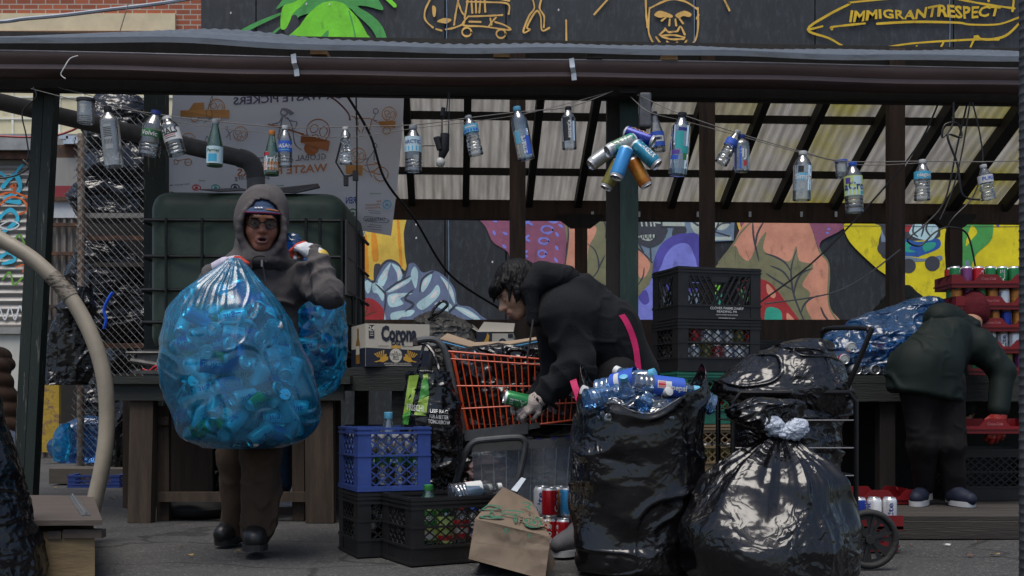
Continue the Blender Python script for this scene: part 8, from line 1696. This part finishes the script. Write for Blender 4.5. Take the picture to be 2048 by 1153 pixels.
dA = W(1994, 868, 6.27) - wA; P += hand_prims(wA, dA, (.1, 1, 0), (25, 40, 35), .9, thumb=-1) + hand_prims(wB, Vector((.1, .1, -1)), (0, 1, 0), (25, 40, 35), .9)
blob('body', P, skinset('light', (.42, .235, .155), (.32, .14, .11), (.02, .016, .014)), grn_p, h=.007, it=1, matfn=hcol3)
gj = cloth('green_jacket', (.0045, .0105, .009), bump=.12, rough=.7, sheen=0)
P = [cap(W(1852, 738, 6.24), W(1892, 682, 6.46), .172, .15, .05, ((0, 1, .3), .85)), cap(W(1892, 685, 6.45), W(1922, 668, 6.6), .14, .11, .05), cap(W(1836, 740, 6.22), W(1834, 830, 6.2), .14, .15, .05, ((0, 1, 0), .85)), cap(W(1868, 750, 6.22), W(1878, 845, 6.2), .135, .135, .05, ((0, 1, 0), .85)), cap(sA, sB, .085, .085, .06), cap(sA, eA, .085, .066, .04), cap(eA, wA + (eA - wA) * .1, .064, .056, .02), cap(sB, eB, .1, .08, .04), cap(eB, wB, .08, .06, .03)]
P.insert(4, sub(elp(W(1846, 938, 6.2), (1.2, 1.2, .4), rotm(0, 12, 0), .006)))
blob('jacket', P, [gj], grn_p, h=.008, folds=.010, ff=3.6, dirn=(1.2, 1, .8), seed=31, it=1, crease=.02, cf=6)
P = [cap(W(1878, 640, 6.45), W(1908, 642, 6.56), .085, .07, .05), elp(W(1895, 642, 6.48), (.12, .1, .08), rotm(0, 10, 0), .03)]
blob('hood', P, [gj], grn_p, h=.008, folds=.008, ff=7, seed=33, it=1, crease=.008, cf=9)
mr = cloth('maroon_cap', (.09, .008, .014), bump=.4)
h3_ = frame(fw3, up3); P = [elp(np.array(hc3) + h3_ @ np.array([0, -.01, .045]), (.092, .11, .095), h3_, .02), elp(np.array(hc3) + h3_ @ np.array([0, -.03, .0]), (.094, .1, .075), h3_, .03), elp(np.array(hc3) + h3_ @ np.array([0, -.02, -.05]), (.085, .085, .05), h3_, .03)]
blob('knit_cap', P, [mr], grn_p, h=.007, folds=.003, ff=20, seed=3, it=2)
P = [cap(W(1862, 775, 6.24), W(1864, 740, 6.24), .155, .15, .05, ((0, 1, 0), .85)), cap(hA, kA, .096, .072, .04), cap(kA, aA + Vector((0, 0, .03)), .07, .06, .03), cap(hB, kB, .096, .072, .04), cap(kB, aB + Vector((0, 0, .03)), .07, .06, .03)]
blob('trousers', P, [cloth('dark_brown_trouser', (.009, .0075, .008), bump=.2)], grn_p, h=.008, folds=.009, ff=5, dirn=(1.3, 1.3, 1), seed=35, it=1, crease=.012, cf=7)
rg = M('red_glove', (.3, .02, .015), .4, var=.15, vs=20, crink=.4, cs=22)
blob('glove', hand_prims(wA, dA, (.1, 1, 0), (22, 38, 35), 1.12, .0115, thumb=-1, spread=.06) + [cap(wA - dA.normalized() * .03, wA + dA.normalized() * .03, .042, .038, .02)], [rg], grn_p, h=.0045, it=1, folds=.0015, ff=40)
nvs = cloth('navy_shoe', (.014, .018, .035), bump=.2, rough=.6)
b = MB(); b.lathe([(.047, .0), (.046, .05)], 14, Matrix.Translation(aA + Vector((0, 0, -.04)))); b.lathe([(.047, .0), (.046, .05)], 14, Matrix.Translation(aB + Vector((0, 0, -.04)))); b.build('sock', M('grey_sock', (.3, .29, .26), .9), grn_p, smooth=True)
shoe(grn_p, Vector((W(1852, 0, 6.34).x, 6.36, .122)), Vector((W(1824, 0, 6.2).x, 6.16, .118)), nvs, wso, .09, .075, laces=M('lace_grey', (.35, .35, .38))); shoe(grn_p, Vector((W(1900, 0, 6.26).x, 6.26, .122)), Vector((W(1938, 0, 6.18).x, 6.12, .118)), nvs, wso, .09, .075, laces=M('lace_grey', (.35, .35, .38)))
# ---- person hidden behind the tank ------------------------------------
def stander(label, px, D, trouser, top, skin, hairc, face=(0, -1, 0)):
    o = W(px, 0, D); x = o.x; p_ = person('person', label, (x, D, 0)); V3 = lambda a, c, z: Vector((x + a, D + c, z))
    hp_, hcl, _ = head_prims(V3(0, -.02, 1.53), face, (0, 0, 1), V3(0, 0, 1.4), .97, False)
    hd = [] ; 
    P = hp_ + [cap(V3(0, 0, .92), V3(0, 0, 1.26), .12, .13, .05, ((0, 1, 0), .75)), cap(V3(-.15, 0, 1.34), V3(.15, 0, 1.34), .06, .06, .04)]
    for s_ in (-1, 1): P += limb(V3(s_ * .17, 0, 1.33), V3(s_ * .24, .02, 1.08), V3(s_ * .22, -.1, .86), .045, .04, .028) + limb(V3(s_ * .09, 0, .9), V3(s_ * .1, -.03, .48), V3(s_ * .1, 0, .1), .07, .055, .04) + hand_prims(V3(s_ * .22, -.1, .86), (0, -.3, -1), (-s_, 0, 0), (25, 30, 25), .9, thumb=-s_)
    blob('body', P, skin, p_, h=.009, it=1, matfn=hcl)
    P = [cap(V3(0, 0, .86), V3(0, 0, 1.28), .16, .155, .05, ((0, 1, 0), .78)), cap(V3(-.16, 0, 1.34), V3(.16, 0, 1.34), .085, .085, .05)]
    for s_ in (-1, 1): P += limb(V3(s_ * .17, 0, 1.33), V3(s_ * .24, .02, 1.08), V3(s_ * .22, -.09, .89), .07, .06, .048)
    blob('jacket', P, [top], p_, h=.012, folds=.008, ff=6, it=2)
    P = [cap(V3(0, 0, .84), V3(0, 0, .94), .145, .14, .04, ((0, 1, 0), .8))]
    for s_ in (-1, 1): P += limb(V3(s_ * .09, 0, .88), V3(s_ * .1, -.03, .48), V3(s_ * .1, 0, .1), .095, .075, .065)
    blob('trousers', P, [trouser], p_, h=.011, folds=.008, ff=6, it=2)
    for s_ in (-1, 1): shoe(p_, V3(s_ * .1, .06, .012), V3(s_ * .12, -.2, .012), shm, som)
    P = [elp(V3(0, .0, 1.575), (.088, .105, .085), None, .02), elp(V3(0, .04, 1.52), (.082, .07, .08), None, .02)]
    blob('hair', P, [M('hair_' + str(px), hairc, .6)], p_, h=.01, folds=.004, ff=20, it=1)
stander('person in blue jeans standing behind the green tank, only lower legs showing', 592, 7.95, cloth('jeans', (.07, .12, .2)), cloth('dark_coat', (.02, .02, .022)), skinset('light', (.42, .235, .155), (.32, .14, .11), (.02, .016, .014)), (.02, .015, .012))
stander('person in black trousers and shoes standing behind the timber table', 540, 8.3, cloth('black_trouser', (.01, .01, .011)), cloth('dark_coat', (.02, .02, .022)), skinset('dark', (.16, .062, .038), (.13, .05, .045), (.02, .015, .012)), (.01, .01, .01), (0, 1, 0))
# ---- puffer jacket at the left frame edge -------------------------------
px0 = W(-22, 0, 6.9).x; pf_p = person('person', 'person in brown quilted jacket crouching at the left frame edge', (px0, 6.9, 0)); V3 = lambda a, c, z: Vector((px0 + a, 6.9 + c, z))
hp_, hcl, _ = head_prims(V3(-.2, -.12, 1.08), (-.6, -.6, -.2), (-.2, -.1, 1), V3(-.1, -.05, 1.0), .97, False)
P = hp_ + [cap(V3(.03, .05, .48), V3(-.06, -.02, .88), .12, .13, .05), cap(V3(-.1, -.17, .92), V3(-.02, .15, .92), .06, .06, .04)] + limb(V3(-.1, -.17, .92), V3(-.15, -.25, .66), V3(-.35, -.25, .6), .045, .04, .03) + limb(V3(-.02, .15, .92), V3(-.1, .2, .66), V3(-.33, .15, .6), .045, .04, .03) + limb(V3(.03, -.06, .48), V3(-.32, -.12, .5), V3(-.25, -.12, .1), .075, .06, .04) + limb(V3(.03, .14, .48), V3(-.32, .16, .5), V3(-.25, .16, .1), .075, .06, .04) + hand_prims(V3(-.35, -.25, .6), (-1, 0, -.2), (0, 0, -1), s=.9) + hand_prims(V3(-.33, .15, .6), (-1, 0, -.2), (0, 0, -1), s=.9)
blob('body', P, skinset('light', (.42, .235, .155), (.32, .14, .11), (.02, .016, .014)), pf_p, h=.009, it=1, matfn=hcl)
P = [cap(V3(.05, .05, .46), V3(-.05, -.02, .86), .165, .165, .05), cap(V3(-.1, -.17, .92), V3(-.02, .15, .92), .1, .1, .05), cap(V3(-.08, -.05, .96), V3(-.1, -.05, 1.02), .09, .08, .03)] + limb(V3(-.1, -.17, .92), V3(-.15, -.25, .66), V3(-.33, -.25, .6), .085, .075, .06) + limb(V3(-.02, .15, .92), V3(-.1, .2, .66), V3(-.31, .15, .6), .085, .075, .06)
blob('puffer_jacket', P, [cloth('puffer_brown', (.085, .05, .035), bump=.1, rough=.5)], pf_p, h=.009, it=1, extra=lambda V, N: V + N * (.014 * np.abs(np.sin(V[:, 2] * 36 + V[:, 0] * 5)) - .006)[:, None])
P = limb(V3(.03, -.06, .48), V3(-.32, -.12, .5), V3(-.25, -.12, .1), .1, .08, .065) + limb(V3(.03, .14, .48), V3(-.32, .16, .5), V3(-.25, .16, .1), .1, .08, .065) + [cap(V3(.06, -.02, .46), V3(.06, .12, .46), .12, .12, .05), cap(V3(.12, -.02, .45), V3(.13, 0, .1), .07, .06, .03)]
blob('trousers', P, [cloth('pale_jeans', (.2, .25, .36))], pf_p, h=.01, folds=.008, ff=6, it=2)
for s_ in (-.12, .16): shoe(pf_p, V3(-.2, s_, .012), V3(-.46, s_, .012), shm, som)
blob('hair', [elp(V3(-.2, -.11, 1.12), (.09, .1, .09), None, .02)], [M('hair_brown', (.03, .02, .015), .6)], pf_p, h=.01, folds=.004, ff=20, it=1)
# remove prototypes that were never placed
for k, (o, H, used) in CK.items():
    if not used[0]:
        for c in KIDS.get(o.name, []): bpy.data.objects.remove(c)
        bpy.data.objects.remove(o)
